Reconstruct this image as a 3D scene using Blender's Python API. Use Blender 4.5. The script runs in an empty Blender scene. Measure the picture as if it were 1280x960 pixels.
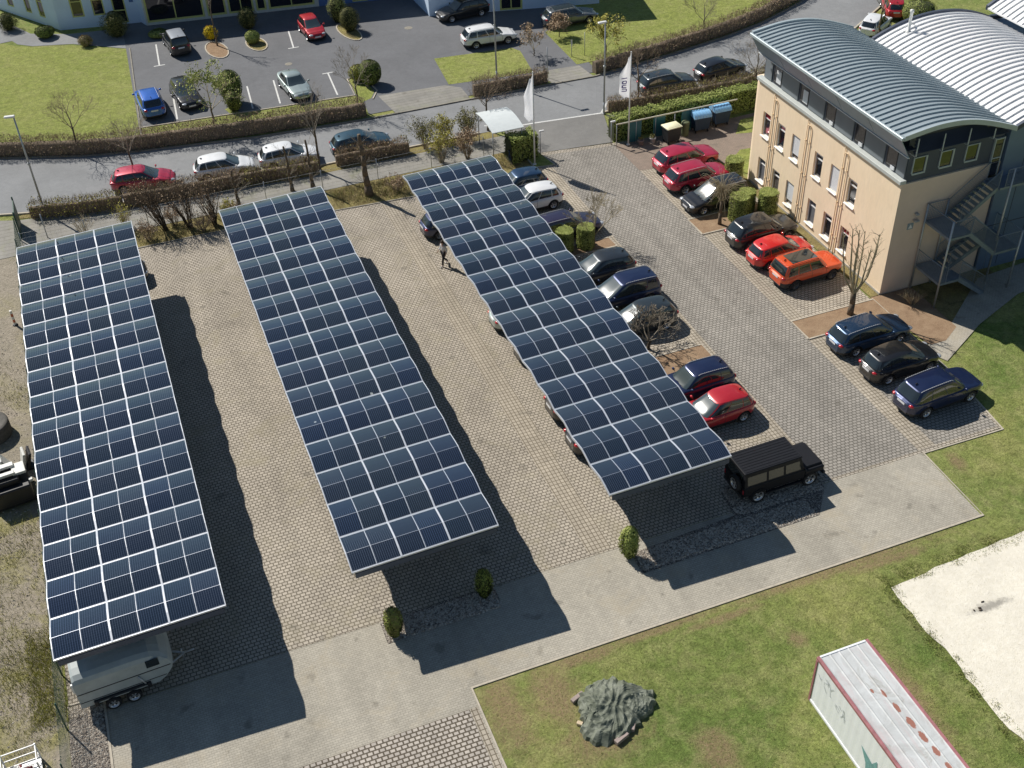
import bpy, math, random
from mathutils import Vector, Matrix
R = math.radians
PI = math.pi
scene = bpy.context.scene
COL = scene.collection

# ------------------------------------------------------------------ camera
FPX = 1437.0
CAMH = 38.0
_th, _ro, _ya = R(38.97), R(-2.373), R(19.577)
_F = Vector((math.sin(_ya)*math.cos(_th), math.cos(_ya)*math.cos(_th), -math.sin(_th)))
_R0 = _F.cross(Vector((0, 0, 1))).normalized()
_U0 = _R0.cross(_F)
_R = _R0*math.cos(_ro)+_U0*math.sin(_ro)
_U = -_R0*math.sin(_ro)+_U0*math.cos(_ro)
cam = bpy.data.cameras.new('camera')
cam.lens = 36*FPX/1280
cam.sensor_width = 36
cam.clip_end = 2000
camo = bpy.data.objects.new('camera', cam)
COL.objects.link(camo)
M = Matrix(((_R.x, _U.x, -_F.x, 0), (_R.y, _U.y, -_F.y, 0), (_R.z, _U.z, -_F.z, CAMH), (0, 0, 0, 1)))
camo.matrix_world = M
scene.camera = camo

# ------------------------------------------------------------------ light
SUNV = Vector((-0.48, 0.90, 1.0)).normalized()      # towards the sun
world = bpy.data.worlds.new('World')
scene.world = world
world.use_nodes = True
wn = world.node_tree.nodes
bg = wn['Background']
sky = wn.new('ShaderNodeTexSky')
sky.sky_type = 'NISHITA'
sky.sun_disc = False
sky.sun_elevation = math.asin(SUNV.z)
sky.sun_rotation = math.atan2(SUNV.x, SUNV.y)
sky.air_density = 1.5
sky.dust_density = 0.2
sky.ozone_density = 4.0
world.node_tree.links.new(sky.outputs[0], bg.inputs[0])
bg.inputs[1].default_value = 0.05
sl = bpy.data.lights.new('sun', 'SUN')
sl.energy = 5.0
sl.angle = R(0.5)
sl.color = (1.0, 0.95, 0.87)
so = bpy.data.objects.new('sun', sl)
COL.objects.link(so)
so.rotation_euler = SUNV.to_track_quat('Z', 'Y').to_euler()
so.location = (0, 0, 60)
vs = scene.view_settings
vs.view_transform = 'Standard'
vs.look = 'None'
vs.exposure = 0.1
vs.gamma = 1.0

# ------------------------------------------------------------------ materials
class NT:
    def __init__(s, name):
        s.m = bpy.data.materials.new(name)
        s.m.use_nodes = True
        s.t = s.m.node_tree
        s.b = s.t.nodes['Principled BSDF']
        s._co = None
    def n(s, typ, **kw):
        nd = s.t.nodes.new(typ)
        for k, v in kw.items():
            setattr(nd, k, v)
        return nd
    def l(s, a, b):
        s.t.links.new(a, b)
    def inp(s, sock, v):
        if hasattr(v, 'is_output') or hasattr(v, 'links'):
            s.l(v, sock)
        else:
            if isinstance(v, (tuple, list)) and len(v) == 3 and sock.type == 'RGBA':
                v = tuple(v)+(1,)
            sock.default_value = v
    def co(s):
        if s._co is None:
            s._co = s.n('ShaderNodeTexCoord').outputs['Object']
        return s._co
    def world(s):
        g = s.n('ShaderNodeNewGeometry')
        return g.outputs['Position']
    def mapping(s, vec, scale=(1, 1, 1), rot=(0, 0, 0), loc=(0, 0, 0)):
        m = s.n('ShaderNodeMapping')
        s.l(vec, m.inputs[0])
        m.inputs['Scale'].default_value = scale
        m.inputs['Rotation'].default_value = rot
        m.inputs['Location'].default_value = loc
        return m.outputs[0]
    def noise(s, scale, detail=4, rough=.6, vec=None, dist=0):
        n = s.n('ShaderNodeTexNoise')
        s.l(vec if vec is not None else s.co(), n.inputs['Vector'])
        n.inputs['Scale'].default_value = scale
        n.inputs['Detail'].default_value = detail
        n.inputs['Roughness'].default_value = rough
        n.inputs['Distortion'].default_value = dist
        return n.outputs['Fac']
    def ramp(s, fac, stops, interp='LINEAR'):
        r = s.n('ShaderNodeValToRGB')
        s.l(fac, r.inputs[0])
        cr = r.color_ramp
        cr.interpolation = interp
        while len(cr.elements) < len(stops):
            cr.elements.new(.5)
        for e, (p, c) in zip(cr.elements, stops):
            e.position = p
            e.color = (c, c, c, 1) if not isinstance(c, (tuple, list)) else tuple(c)+(1,)
        return r.outputs[0]
    def mix(s, fac, a, b, mode='MIX'):
        m = s.n('ShaderNodeMix', data_type='RGBA', blend_type=mode)
        s.inp(m.inputs[0], fac)
        s.inp(m.inputs[6], a)
        s.inp(m.inputs[7], b)
        return m.outputs[2]
    def math(s, op, a, b=0.0, c=None):
        m = s.n('ShaderNodeMath', operation=op)
        s.inp(m.inputs[0], a)
        s.inp(m.inputs[1], b)
        if c is not None:
            s.inp(m.inputs[2], c)
        return m.outputs[0]
    def sep(s, v):
        x = s.n('ShaderNodeSeparateXYZ')
        s.l(v, x.inputs[0])
        return x.outputs
    def bump(s, h, strength=.4, dist=.02):
        b = s.n('ShaderNodeBump')
        s.l(h, b.inputs['Height'])
        b.inputs['Strength'].default_value = strength
        b.inputs['Distance'].default_value = dist
        s.l(b.outputs[0], s.b.inputs['Normal'])
    def base(s, v):
        s.inp(s.b.inputs['Base Color'], v)
    def set(s, **kw):
        for k, v in kw.items():
            s.inp(s.b.inputs[k.replace('_', ' ')], v)
        return s

def sc(c, k):
    return tuple(max(0, min(1, x*k)) for x in c)

def simple(name, col, rough=.6, metal=0, var=.12, scale=3, bump=0, bscale=30, spec=.5, coat=0):
    t = NT(name)
    if var:
        n = t.noise(scale, 5, .65)
        t.base(t.ramp(n, [(.3, sc(col, 1-var)), (.7, sc(col, 1+var))]))
    else:
        t.base(col)
    t.set(Roughness=rough, Metallic=metal, Specular_IOR_Level=spec)
    if coat:
        t.set(Coat_Weight=coat, Coat_Roughness=.04)
    if bump:
        t.bump(t.noise(bscale, 4), bump, .02)
    return t.m

MAT = {}
def paint(name, col, metal=.25, rough=.4):
    t = NT('paint_'+name)
    n = t.noise(1.3, 3)
    t.base(t.ramp(n, [(.3, sc(col, .93)), (.7, sc(col, 1.05))]))
    t.set(Roughness=rough, Metallic=metal, Coat_Weight=1.0, Coat_Roughness=.05)
    return t.m

# ground materials ---------------------------------------------------
def spot(t, w, x, y, r, soft=.5):
    """1 inside a patch round (x,y), wobbling edge"""
    s = t.sep(w)
    dx = t.math('SUBTRACT', s[0], x)
    dy = t.math('SUBTRACT', s[1], y)
    rx, ry = r if isinstance(r, tuple) else (r, r)
    dx = t.math('DIVIDE', dx, rx)
    dy = t.math('DIVIDE', dy, ry)
    d = t.math('SQRT', t.math('ADD', t.math('MULTIPLY', dx, dx), t.math('MULTIPLY', dy, dy)))
    return d

def lawn(name, c1, c2, c3, spots=(), dirt=(.30, .21, .13), patch=.5):
    t = NT(name)
    w = t.world()
    big = t.noise(.16, 5, .6, w, .6)
    mid = t.noise(1.1, 5, .7, w, .5)
    fine = t.noise(9, 4, .75, w)
    vf = t.noise(42, 3, .8, w)
    base = t.mix(t.ramp(big, [(.36, 0.), (.60, 1.)]), c1, c2)
    base = t.mix(t.ramp(mid, [(.45, 0.), (.68, patch)]), base, c3)
    base = t.mix(1.0, base, t.ramp(t.noise(2.7, 5, .75, t.mapping(w, loc=(5, 2, 0)), .7), [(.3, .66), (.7, 1.3)]), 'MULTIPLY')
    base = t.mix(1.0, base, t.ramp(fine, [(.25, .62), (.75, 1.38)]), 'MULTIPLY')
    base = t.mix(1.0, base, t.ramp(vf, [(.25, .62), (.75, 1.38)]), 'MULTIPLY')
    if spots:
        wob = t.math('MULTIPLY', t.math('SUBTRACT', t.noise(1.3, 6, .75, w, .8), .5), 1.5)
        acc = None
        for (x, y, r) in spots:
            d = spot(t, w, x, y, r)
            d = t.math('ADD', d, wob)
            acc = d if acc is None else t.math('MINIMUM', acc, d)
        m = t.math('MULTIPLY', t.ramp(acc, [(.35, 1.), (1.1, 0.)]), t.ramp(t.noise(7, 5, .8, w), [(.35, .45), (.6, 1.)]))
        dd = t.mix(t.ramp(t.noise(5, 6, .75, w), [(.3, 0.), (.7, 1.)]), sc(dirt, .75), sc(dirt, 1.15))
        base = t.mix(t.math('MULTIPLY', m, .85), base, dd)
    t.base(base)
    t.set(Roughness=.95, Specular_IOR_Level=.15)
    h = t.math('ADD', t.math('MULTIPLY', fine, 1.0), t.math('MULTIPLY', vf, .7))
    t.bump(h, .8, .10)
    return t.m

SPOTS = [(8.3, 25.6, (1.1, 3.0)), (10.3, 25.4, (1.3, 2.2)), (11.3, 23.0, (2.2, 1.4)), (12.2, 26.7, (2.6, .5)), (20.5, 24.2, .55),
         (15.4, 26.8, (4, .35)), (24, 26.8, (7, .4)), (15.0, 20.8, (1.0, 1.5)),
          (36.8, 42.4, (1.6, 1.3)), (39.2, 41.2, (1.6, 3)), (23, 20, (.9, 3)),
         (33.1, 30.4, (.5, .9)), (18.3, 26.3, (2.4, .3)), (26.6, 26.4, (3, .4))]
MAT['ground'] = lawn('lawn_south', (.17, .235, .06), (.32, .335, .11), (.46, .42, .20), SPOTS, (.36, .25, .155), .42)
MAT['lawn_north'] = lawn('lawn_north', (.31, .335, .10), (.27, .31, .08), (.40, .38, .17), (), patch=.4)
t = NT('yard_dirt')
w = t.world()
b = t.ramp(t.noise(.33, 6, .7, w, .8), [(.32, (.27, .235, .18)), (.47, (.37, .325, .26)), (.58, (.31, .275, .215)), (.72, (.42, .375, .305))])
yy_ = t.sep(w)[1]
g = t.math('MULTIPLY', t.ramp(t.noise(.28, 5, .7, t.mapping(w, loc=(7, 3, 0)), .6), [(.48, 0.), (.60, 1.)]), t.ramp(t.math('DIVIDE', yy_, 70.), [(.62, 1.), (.70, .35)]))
b = t.mix(t.math('MULTIPLY', g, .7), b, (.29, .27, .09))
b = t.mix(1.0, b, t.ramp(t.noise(7, 6, .8, w), [(.25, .55), (.75, 1.4)]), 'MULTIPLY')
b = t.mix(1.0, b, t.ramp(t.noise(34, 3, .8, w), [(.25, .7), (.75, 1.3)]), 'MULTIPLY')
t.base(b); t.set(Roughness=.95, Specular_IOR_Level=.15); t.bump(t.noise(5, 8, .8, w), .8, .12)
MAT['dirt'] = t.m

def brick(name, c1, c2, mortar, bw, rh, ms, rot=0, bump=.6, dist=.012, stain=.2, tint=None, off=.5, loc=(0, 0, 0), smooth=.15):
    t = NT(name)
    w = t.world()
    v = t.mapping(w, rot=(0, 0, R(rot)), loc=loc)
    k = t.n('ShaderNodeTexBrick')
    k.offset = off
    k.squash = 1
    t.l(v, k.inputs['Vector'])
    k.inputs['Color1'].default_value = c1+(1,)
    k.inputs['Color2'].default_value = c2+(1,)
    k.inputs['Mortar'].default_value = mortar+(1,)
    k.inputs['Scale'].default_value = 1
    k.inputs['Mortar Size'].default_value = ms
    k.inputs['Mortar Smooth'].default_value = smooth
    k.inputs['Bias'].default_value = 0
    k.inputs['Brick Width'].default_value = bw
    k.inputs['Row Height'].default_value = rh
    c = k.outputs['Color']
    st = t.noise(.22, 6, .65, w, .7)
    c = t.mix(1.0, c, t.ramp(st, [(.3, 1-stain), (.7, 1+stain*.6)]), 'MULTIPLY')
    st2 = t.noise(1.7, 6, .75, w, .5)
    c = t.mix(1.0, c, t.ramp(st2, [(.3, 1-stain*.6), (.7, 1+stain*.5)]), 'MULTIPLY')
    c = t.mix(1.0, c, t.ramp(t.noise(28, 3, .8, w), [(.3, .86), (.7, 1.14)]), 'MULTIPLY')
    tr = t.noise(.9, 4, .6, t.mapping(w, scale=(1, .07, 1)), .3)
    c = t.mix(1.0, c, t.ramp(tr, [(.35, 1-stain*.8), (.65, 1+stain*.3)]), 'MULTIPLY')
    oil = t.noise(1.15, 3, .5, t.mapping(w, loc=(11, 4, 0)), .2)
    c = t.mix(t.ramp(oil, [(.63, 0.), (.72, .45)]), c, (.12, .11, .09))
    if tint:
        c = t.mix(t.ramp(t.noise(.5, 6, .7, t.mapping(w, loc=(3, 9, 0)), .6), [(.52, 0.), (.72, .55)]), c, tint)
    t.base(c)
    t.set(Roughness=.9, Specular_IOR_Level=.25)
    h = t.math('SUBTRACT', t.math('MULTIPLY', t.noise(40, 3, .7, w), .15), k.outputs['Fac'])
    t.bump(h, bump, dist)
    return t.m

PC1, PC2, PCM = (.50, .445, .37), (.41, .365, .305), (.165, .143, .11)
MAT['pavers'] = brick('grass_joint_pavers', PC1, PC2, PCM, .236, .185, .024, stain=.13, tint=(.31, .275, .185))
MAT['pavers_edge'] = brick('edge_row_pavers', (.48, .425, .345), (.40, .352, .285), (.18, .153, .11), .19, .236, .020, rot=0, stain=.14, off=0)
MAT['pavers_grey'] = brick('grey_lane_pavers', (.39, .36, .32), (.32, .298, .265), (.15, .138, .118), .236, .185, .024, stain=.16)
MAT['pavers_low'] = brick('pale_grass_joint_pavers', (.53, .48, .42), (.43, .39, .345), (.12, .10, .075), .236, .185, .032, stain=.12)
MAT['drive'] = brick('fine_drive_pavers', (.46, .425, .355), (.40, .37, .31), (.29, .268, .223), .205, .105, .010, stain=.13, bump=.3, dist=.004, tint=(.42, .36, .26))
MAT['red_pavers'] = brick('reddish_pavers', (.30, .235, .19), (.26, .21, .17), (.2, .16, .13), .205, .105, .008, stain=.12, bump=.2, dist=.004)
MAT['walk'] = brick('footway_slabs', (.31, .295, .265), (.28, .27, .245), (.19, .18, .155), 30, .45, .02, stain=.15, bump=.2, dist=.005, tint=(.26, .27, .15))

def asphalt(name, col, crack=True):
    t = NT(name)
    w = t.world()
    c = t.ramp(t.noise(.2, 5, .6, w, .5), [(.3, sc(col, .86)), (.7, sc(col, 1.1))])
    c = t.mix(1.0, c, t.ramp(t.noise(30, 3, .8, w), [(.25, .8), (.75, 1.2)]), 'MULTIPLY')
    c = t.mix(1.0, c, t.ramp(t.noise(2.2, 7, .8, w, .9), [(.3, .88), (.7, 1.1)]), 'MULTIPLY')
    if crack:
        v = t.n('ShaderNodeTexVoronoi', feature='DISTANCE_TO_EDGE')
        t.l(t.mapping(w, scale=(1, 1, 1)), v.inputs['Vector'])
        v.inputs['Scale'].default_value = .17
        e = t.math('ADD', v.outputs['Distance'], t.math('MULTIPLY', t.noise(3, 4, .7, w), .02))
        c = t.mix(t.ramp(e, [(.006, .25), (.014, 0.)]), c, sc(col, .5))
    t.base(c)
    t.set(Roughness=.88, Specular_IOR_Level=.3)
    t.bump(t.noise(60, 3, .8, w), .25, .006)
    return t.m
MAT['road'] = asphalt('road_asphalt', (.245, .25, .255))
MAT['asphalt'] = asphalt('lot_asphalt', (.155, .158, .167), False)
MAT['asphalt_old'] = asphalt('drive_asphalt', (.205, .20, .19), False)

t = NT('gravel')
w = t.world()
v = t.n('ShaderNodeTexVoronoi', feature='F1')
t.l(w, v.inputs['Vector']); v.inputs['Scale'].default_value = 14
c = t.mix(1.0, t.ramp(t.sep(v.outputs['Color'])[0], [(0., (.20, .17, .145)), (1., (.50, .45, .39))]), t.ramp(v.outputs['Distance'], [(.2, 1.1), (.7, .35)]), 'MULTIPLY')
t.base(c); t.set(Roughness=.9, Specular_IOR_Level=.2)
t.bump(t.math('MULTIPLY', v.outputs['Distance'], -1.), 1., .05)
MAT['gravel'] = t.m
t = NT('mulch')
w = t.world()
c = t.ramp(t.noise(1.2, 6, .75, w), [(.3, (.25, .165, .105)), (.7, (.38, .27, .175))])
c = t.mix(1.0, c, t.ramp(t.noise(22, 4, .8, w), [(.25, .6), (.75, 1.35)]), 'MULTIPLY')
t.base(c); t.set(Roughness=.95, Specular_IOR_Level=.1); t.bump(t.noise(20, 5, .8, w), .7, .04)
MAT['mulch'] = t.m
t = NT('bright_sand')
w = t.world()
n1 = t.noise(4.5, 8, .75, w)
c = t.ramp(n1, [(.3, (.72, .67, .555)), (.7, (.83, .785, .685))])
g = t.mix(1.0, c, t.ramp(t.noise(.8, 5, .6, w), [(.3, .92), (.7, 1.05)]), 'MULTIPLY')
sd = t.math('ADD', spot(t, w, 28.8, 22.6, (1.3, .28)), t.math('MULTIPLY', t.math('SUBTRACT', t.noise(4, 6, .75, w), .5), 1.6))
g = t.mix(t.ramp(sd, [(.35, .75), (.95, 0.)]), g, (.25, .235, .21))
t.base(g); t.set(Roughness=.95, Specular_IOR_Level=.1)
t.bump(t.math('ADD', n1, t.math('MULTIPLY', t.noise(22, 4, .7, w), .5)), .55, .045)
MAT['sand'] = t.m
t = NT('scrub_ground')
w = t.world()
c = t.ramp(t.noise(1.0, 6, .75, w, .5), [(.32, (.15, .12, .055)), (.5, (.29, .24, .11)), (.68, (.33, .29, .11))])
c = t.mix(1.0, c, t.ramp(t.noise(14, 5, .8, w), [(.25, .5), (.75, 1.45)]), 'MULTIPLY')
t.base(c); t.set(Roughness=.95, Specular_IOR_Level=.1); t.bump(t.noise(9, 6, .8, w), .9, .12)
MAT['scrub_ground'] = t.m
MAT['kerb'] = simple('kerb_concrete', (.47, .42, .34), .85, var=.2, scale=4, bump=.3)
MAT['kerb_dark'] = simple('kerb_old', (.26, .24, .20), .9, var=.25, scale=4, bump=.3)
MAT['paintline'] = simple('worn_white_line', (.62, .62, .60), .8, var=.2, scale=8)

# object materials ----------------------------------------------------
MAT['tyre'] = simple('tyre_rubber', (.02, .02, .022), .85, var=.2)
MAT['rim'] = simple('alloy_rim', (.62, .62, .64), .3, .8, var=.06)
MAT['rim_dark'] = simple('dark_rim', (.09, .09, .1), .35, .6, var=.06)
MAT['trim'] = simple('black_trim', (.022, .022, .025), .55, var=.15)
MAT['plate'] = simple('number_plate', (.75, .75, .76), .5, var=.05)
MAT['rail_silver'] = simple('rail_silver', (.45, .46, .48), .5, .3, var=.05)
t = NT('car_glass'); t.base((.018, .024, .026)); t.set(Roughness=.08, Specular_IOR_Level=.9, Coat_Weight=.6, Coat_Roughness=.03); MAT['glass'] = t.m
t = NT('windscreen_glass'); t.base((.05, .07, .075)); t.set(Roughness=.14, Specular_IOR_Level=1., Coat_Weight=1., Coat_Roughness=.10); MAT['windscreen'] = t.m
t = NT('headlamp_lens'); t.base((.55, .57, .6)); t.set(Roughness=.08, Coat_Weight=1., Metallic=.3); MAT['lamp'] = t.m
t = NT('tail_lens'); t.base((.42, .012, .02)); t.set(Roughness=.15, Coat_Weight=1.); MAT['tail'] = t.m
MAT['white_metal'] = simple('white_metal', (.78, .78, .76), .4, .0, var=.06)
MAT['galv'] = simple('galvanised_steel', (.46, .48, .50), .45, .6, var=.15)
MAT['galv_blue'] = simple('stair_steel', (.24, .29, .35), .5, .5, var=.15)
MAT['alu'] = simple('aluminium_frame', (.64, .67, .72), .33, .35, var=.05)
MAT['alu_dull'] = simple('dull_aluminium', (.33, .36, .42), .4, .4, var=.08)
MAT['twig'] = simple('bare_twig', (.22, .165, .115), .9, var=.3, scale=6)
MAT['twig_pale'] = simple('pale_twig', (.38, .32, .21), .9, var=.3, scale=6)
MAT['twig_grey'] = simple('grey_twig', (.25, .215, .17), .9, var=.3, scale=6)
MAT['hedge_twig'] = simple('hedge_twig', (.40, .30, .22), .9, var=.3, scale=6)
MAT['hedge_twig_dark'] = simple('dark_hedge_twig', (.16, .115, .085), .9, var=.3, scale=6)
MAT['bark'] = simple('bark', (.15, .115, .08), .95, var=.4, scale=7, bump=.7, bscale=20)
MAT['bark_dark'] = simple('dark_bark', (.075, .058, .043), .95, var=.4, scale=7, bump=.7, bscale=20)
def leafmat(name, c):
    t = NT(name)
    t.base(t.ramp(t.noise(2.6, 4, .7), [(.3, sc(c, .62)), (.7, sc(c, 1.35))]))
    t.set(Roughness=.7, Specular_IOR_Level=.25, Subsurface_Weight=0)
    return t.m
MAT['leaf_brown'] = leafmat('dry_beech_leaf', (.40, .29, .19))
MAT['leaf_olive'] = leafmat('olive_leaf', (.21, .20, .07))
MAT['leaf_yellow'] = leafmat('yellow_bud', (.40, .37, .07))
MAT['leaf_green'] = leafmat('clipped_leaf', (.22, .27, .06))
MAT['leaf_lime'] = leafmat('clipped_lime_leaf', (.36, .40, .12))
MAT['leaf_dark'] = leafmat('dark_leaf', (.05, .068, .02))
MAT['leaf_grass'] = leafmat('pale_grass_blade', (.36, .36, .14))
MAT['flower_yellow'] = leafmat('yellow_flower', (.80, .58, .02))
MAT['core'] = simple('hedge_core', (.20, .155, .11), .95, var=.3)
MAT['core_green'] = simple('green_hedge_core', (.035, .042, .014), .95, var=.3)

# ------------------------------------------------------------------ mesh builder
class MB:
    def __init__(s):
        s.v = []; s.f = []; s.mi = []; s.sm = []
    def add(s, vs, fs, mi=0, smooth=False):
        o = len(s.v)
        s.v.extend(tuple(p) for p in vs)
        for f in fs:
            s.f.append(tuple(i+o for i in f)); s.mi.append(mi); s.sm.append(smooth)
        return s
    def box(s, x0, x1, y0, y1, z0, z1, mi=0, mtx=None):
        vs = [(x0, y0, z0), (x1, y0, z0), (x1, y1, z0), (x0, y1, z0), (x0, y0, z1), (x1, y0, z1), (x1, y1, z1), (x0, y1, z1)]
        if mtx is not None:
            vs = [tuple(mtx @ Vector(p)) for p in vs]
        return s.add(vs, [(3, 2, 1, 0), (4, 5, 6, 7), (0, 1, 5, 4), (1, 2, 6, 5), (2, 3, 7, 6), (3, 0, 4, 7)], mi)
    def bbox(s, x0, x1, y0, y1, z0, z1, r, mi=0, mtx=None):
        """box with its edges bevelled by r"""
        c = ((x0+x1)/2, (y0+y1)/2, (z0+z1)/2); h = ((x1-x0)/2, (y1-y0)/2, (z1-z0)/2)
        vs = []; idx = {}
        for sx in (-1, 1):
            for sy in (-1, 1):
                for sz in (-1, 1):
                    for a in range(3):
                        p = [h[0]-r, h[1]-r, h[2]-r]; p[a] = h[a]
                        idx[(sx, sy, sz, a)] = len(vs)
                        q = (c[0]+sx*p[0], c[1]+sy*p[1], c[2]+sz*p[2])
                        vs.append(tuple(mtx @ Vector(q)) if mtx is not None else q)
        fs = []
        I = lambda sx, sy, sz, a: idx[(sx, sy, sz, a)]
        for q in (-1, 1):
            fs.append([I(q, -1, -1, 0), I(q, 1, -1, 0), I(q, 1, 1, 0), I(q, -1, 1, 0)][::q])
            fs.append([I(-1, q, -1, 1), I(-1, q, 1, 1), I(1, q, 1, 1), I(1, q, -1, 1)][::q])
            fs.append([I(-1, -1, q, 2), I(1, -1, q, 2), I(1, 1, q, 2), I(-1, 1, q, 2)][::q])
        for u in (-1, 1):
            for w_ in (-1, 1):
                fs.append([I(u, w_, -1, 0), I(u, w_, -1, 1), I(u, w_, 1, 1), I(u, w_, 1, 0)][::u*w_])
                fs.append([I(u, -1, w_, 2), I(u, -1, w_, 0), I(u, 1, w_, 0), I(u, 1, w_, 2)][::u*w_])
                fs.append([I(-1, u, w_, 1), I(-1, u, w_, 2), I(1, u, w_, 2), I(1, u, w_, 1)][::u*w_])
                for sz in (-1, 1):
                    fs.append([I(u, w_, sz, 0), I(u, w_, sz, 1), I(u, w_, sz, 2)][::u*w_*sz])
        return s.add(vs, fs, mi)
    def tube(s, p0, p1, r0, r1=None, n=6, mi=0, caps=True, smooth=True):
        r1 = r0 if r1 is None else r1
        p0 = Vector(p0); p1 = Vector(p1)
        d = p1-p0
        if d.length < 1e-6:
            return s
        d.normalize()
        a = d.orthogonal().normalized(); b = d.cross(a)
        vs = []
        for i in range(n):
            t_ = 2*PI*i/n
            o = a*math.cos(t_)+b*math.sin(t_)
            vs.append(p0+o*r0); vs.append(p1+o*r1)
        fs = [(2*i, (2*i+2) % (2*n), (2*i+3) % (2*n), 2*i+1) for i in range(n)]
        if caps:
            fs.append(tuple(2*i for i in range(n))[::-1]); fs.append(tuple(2*i+1 for i in range(n)))
        return s.add(vs, fs, mi, smooth)
    def path(s, pts, rs, n=6, mi=0):
        for i in range(len(pts)-1):
            a = rs[i] if isinstance(rs, (list, tuple)) else rs
            b = rs[i+1] if isinstance(rs, (list, tuple)) else rs
            s.tube(pts[i], pts[i+1], a, b, n, mi)
        return s
    def lathe(s, prof, n=24, mi=0, axis='z', c=(0, 0, 0), smooth=True, closed=False):
        vs = []
        for (r, z) in prof:
            for i in range(n):
                t_ = 2*PI*i/n
                x, y = r*math.cos(t_), r*math.sin(t_)
                p = (x, y, z) if axis == 'z' else ((x, z, y) if axis == 'y' else (z, x, y))
                vs.append((p[0]+c[0], p[1]+c[1], p[2]+c[2]))
        fs = []
        for k in range(len(prof)-1):
            for i in range(n):
                j = (i+1) % n
                q = (k*n+i, k*n+j, (k+1)*n+j, (k+1)*n+i)
                fs.append(q if axis != 'y' else q[::-1])
        if closed:
            fs.append(tuple(range(n))[::-1]); fs.append(tuple((len(prof)-1)*n+i for i in range(n)))
        return s.add(vs, fs, mi, smooth)
    def ell(s, c, r, nu=10, nv=6, mi=0, mtx=None):
        vs = [(0, 0, -1)]
        for j in range(1, nv):
            ph = -PI/2+PI*j/nv
            for i in range(nu):
                t_ = 2*PI*i/nu
                vs.append((math.cos(ph)*math.cos(t_), math.cos(ph)*math.sin(t_), math.sin(ph)))
        vs.append((0, 0, 1))
        fs = []
        for i in range(nu):
            fs.append((0, 1+(i+1) % nu, 1+i))
            fs.append((len(vs)-1, 1+(nv-2)*nu+i, 1+(nv-2)*nu+(i+1) % nu))
        for j in range(nv-2):
            for i in range(nu):
                a = 1+j*nu
                fs.append((a+i, a+(i+1) % nu, a+nu+(i+1) % nu, a+nu+i))
        out = []
        for p in vs:
            q = Vector((p[0]*r[0], p[1]*r[1], p[2]*r[2]))
            if mtx is not None:
                q = mtx @ q
            out.append((q.x+c[0], q.y+c[1], q.z+c[2]))
        return s.add(out, fs, mi, True)
    def grid(s, P, mi=0, smooth=True, flip=False, closed_u=False):
        """P[j][i] rows of points"""
        n = len(P[0]); vs = [p for row in P for p in row]; fs = []
        for j in range(len(P)-1):
            for i in range(n if closed_u else n-1):
                k = (i+1) % n
                q = (j*n+i, j*n+k, (j+1)*n+k, (j+1)*n+i)
                fs.append(q[::-1] if flip else q)
        return s.add(vs, fs, mi, smooth)
    def prism(s, pts, z0, z1, mi=0):
        n = len(pts)
        vs = [(p[0], p[1], z0) for p in pts]+[(p[0], p[1], z1) for p in pts]
        fs = [tuple(range(n))[::-1], tuple(range(n, 2*n))]+[(i, (i+1) % n, n+(i+1) % n, n+i) for i in range(n)]
        return s.add(vs, fs, mi)
    def card(s, c, ux, uy, mi=0):
        c = Vector(c)
        return s.add([c-ux-uy, c+ux-uy, c+ux+uy, c-ux+uy], [(0, 1, 2, 3)], mi)
    def mesh(s, name, mats):
        me = bpy.data.meshes.new(name)
        me.from_pydata(s.v, [], s.f)
        for m in (mats if isinstance(mats, (list, tuple)) else [mats]):
            me.materials.append(m)
        me.polygons.foreach_set('material_index', s.mi)
        me.polygons.foreach_set('use_smooth', s.sm)
        me.update()
        return me
    def build(s, name, mats, parent=None, loc=None, sharp=None):
        me = s.mesh(name, mats)
        if sharp:
            me.set_sharp_from_angle(angle=R(sharp))
        o = bpy.data.objects.new(name, me)
        COL.objects.link(o)
        if parent is not None:
            o.parent = parent
        if loc is not None:
            o.location = loc
        return o

def tag(o, label, cat, group=None):
    o['label'] = label; o['category'] = cat
    if group:
        o['group'] = group
    return o
def thing(name, label, cat, loc=(0, 0, 0), rz=0, group=None):
    o = bpy.data.objects.new(name, None)
    o.empty_display_size = .3
    COL.objects.link(o)
    o.location = loc; o.rotation_euler = (0, 0, rz)
    return tag(o, label, cat, group)
def copy_tree(o, parent=None):
    c = o.copy(); COL.objects.link(c)
    if parent is not None:
        c.parent = parent
    for ch in list(o.children):
        copy_tree(ch, c)
    return c
def inst(name, me, parent, loc=(0, 0, 0), rot=(0, 0, 0), label=None):
    o = bpy.data.objects.new(name, me); COL.objects.link(o); o.parent = parent
    o.location = loc; o.rotation_euler = rot
    if label:
        o['label'] = label
    return o
def stuff(o, kind='stuff'):
    o['kind'] = kind
    return o
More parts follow.
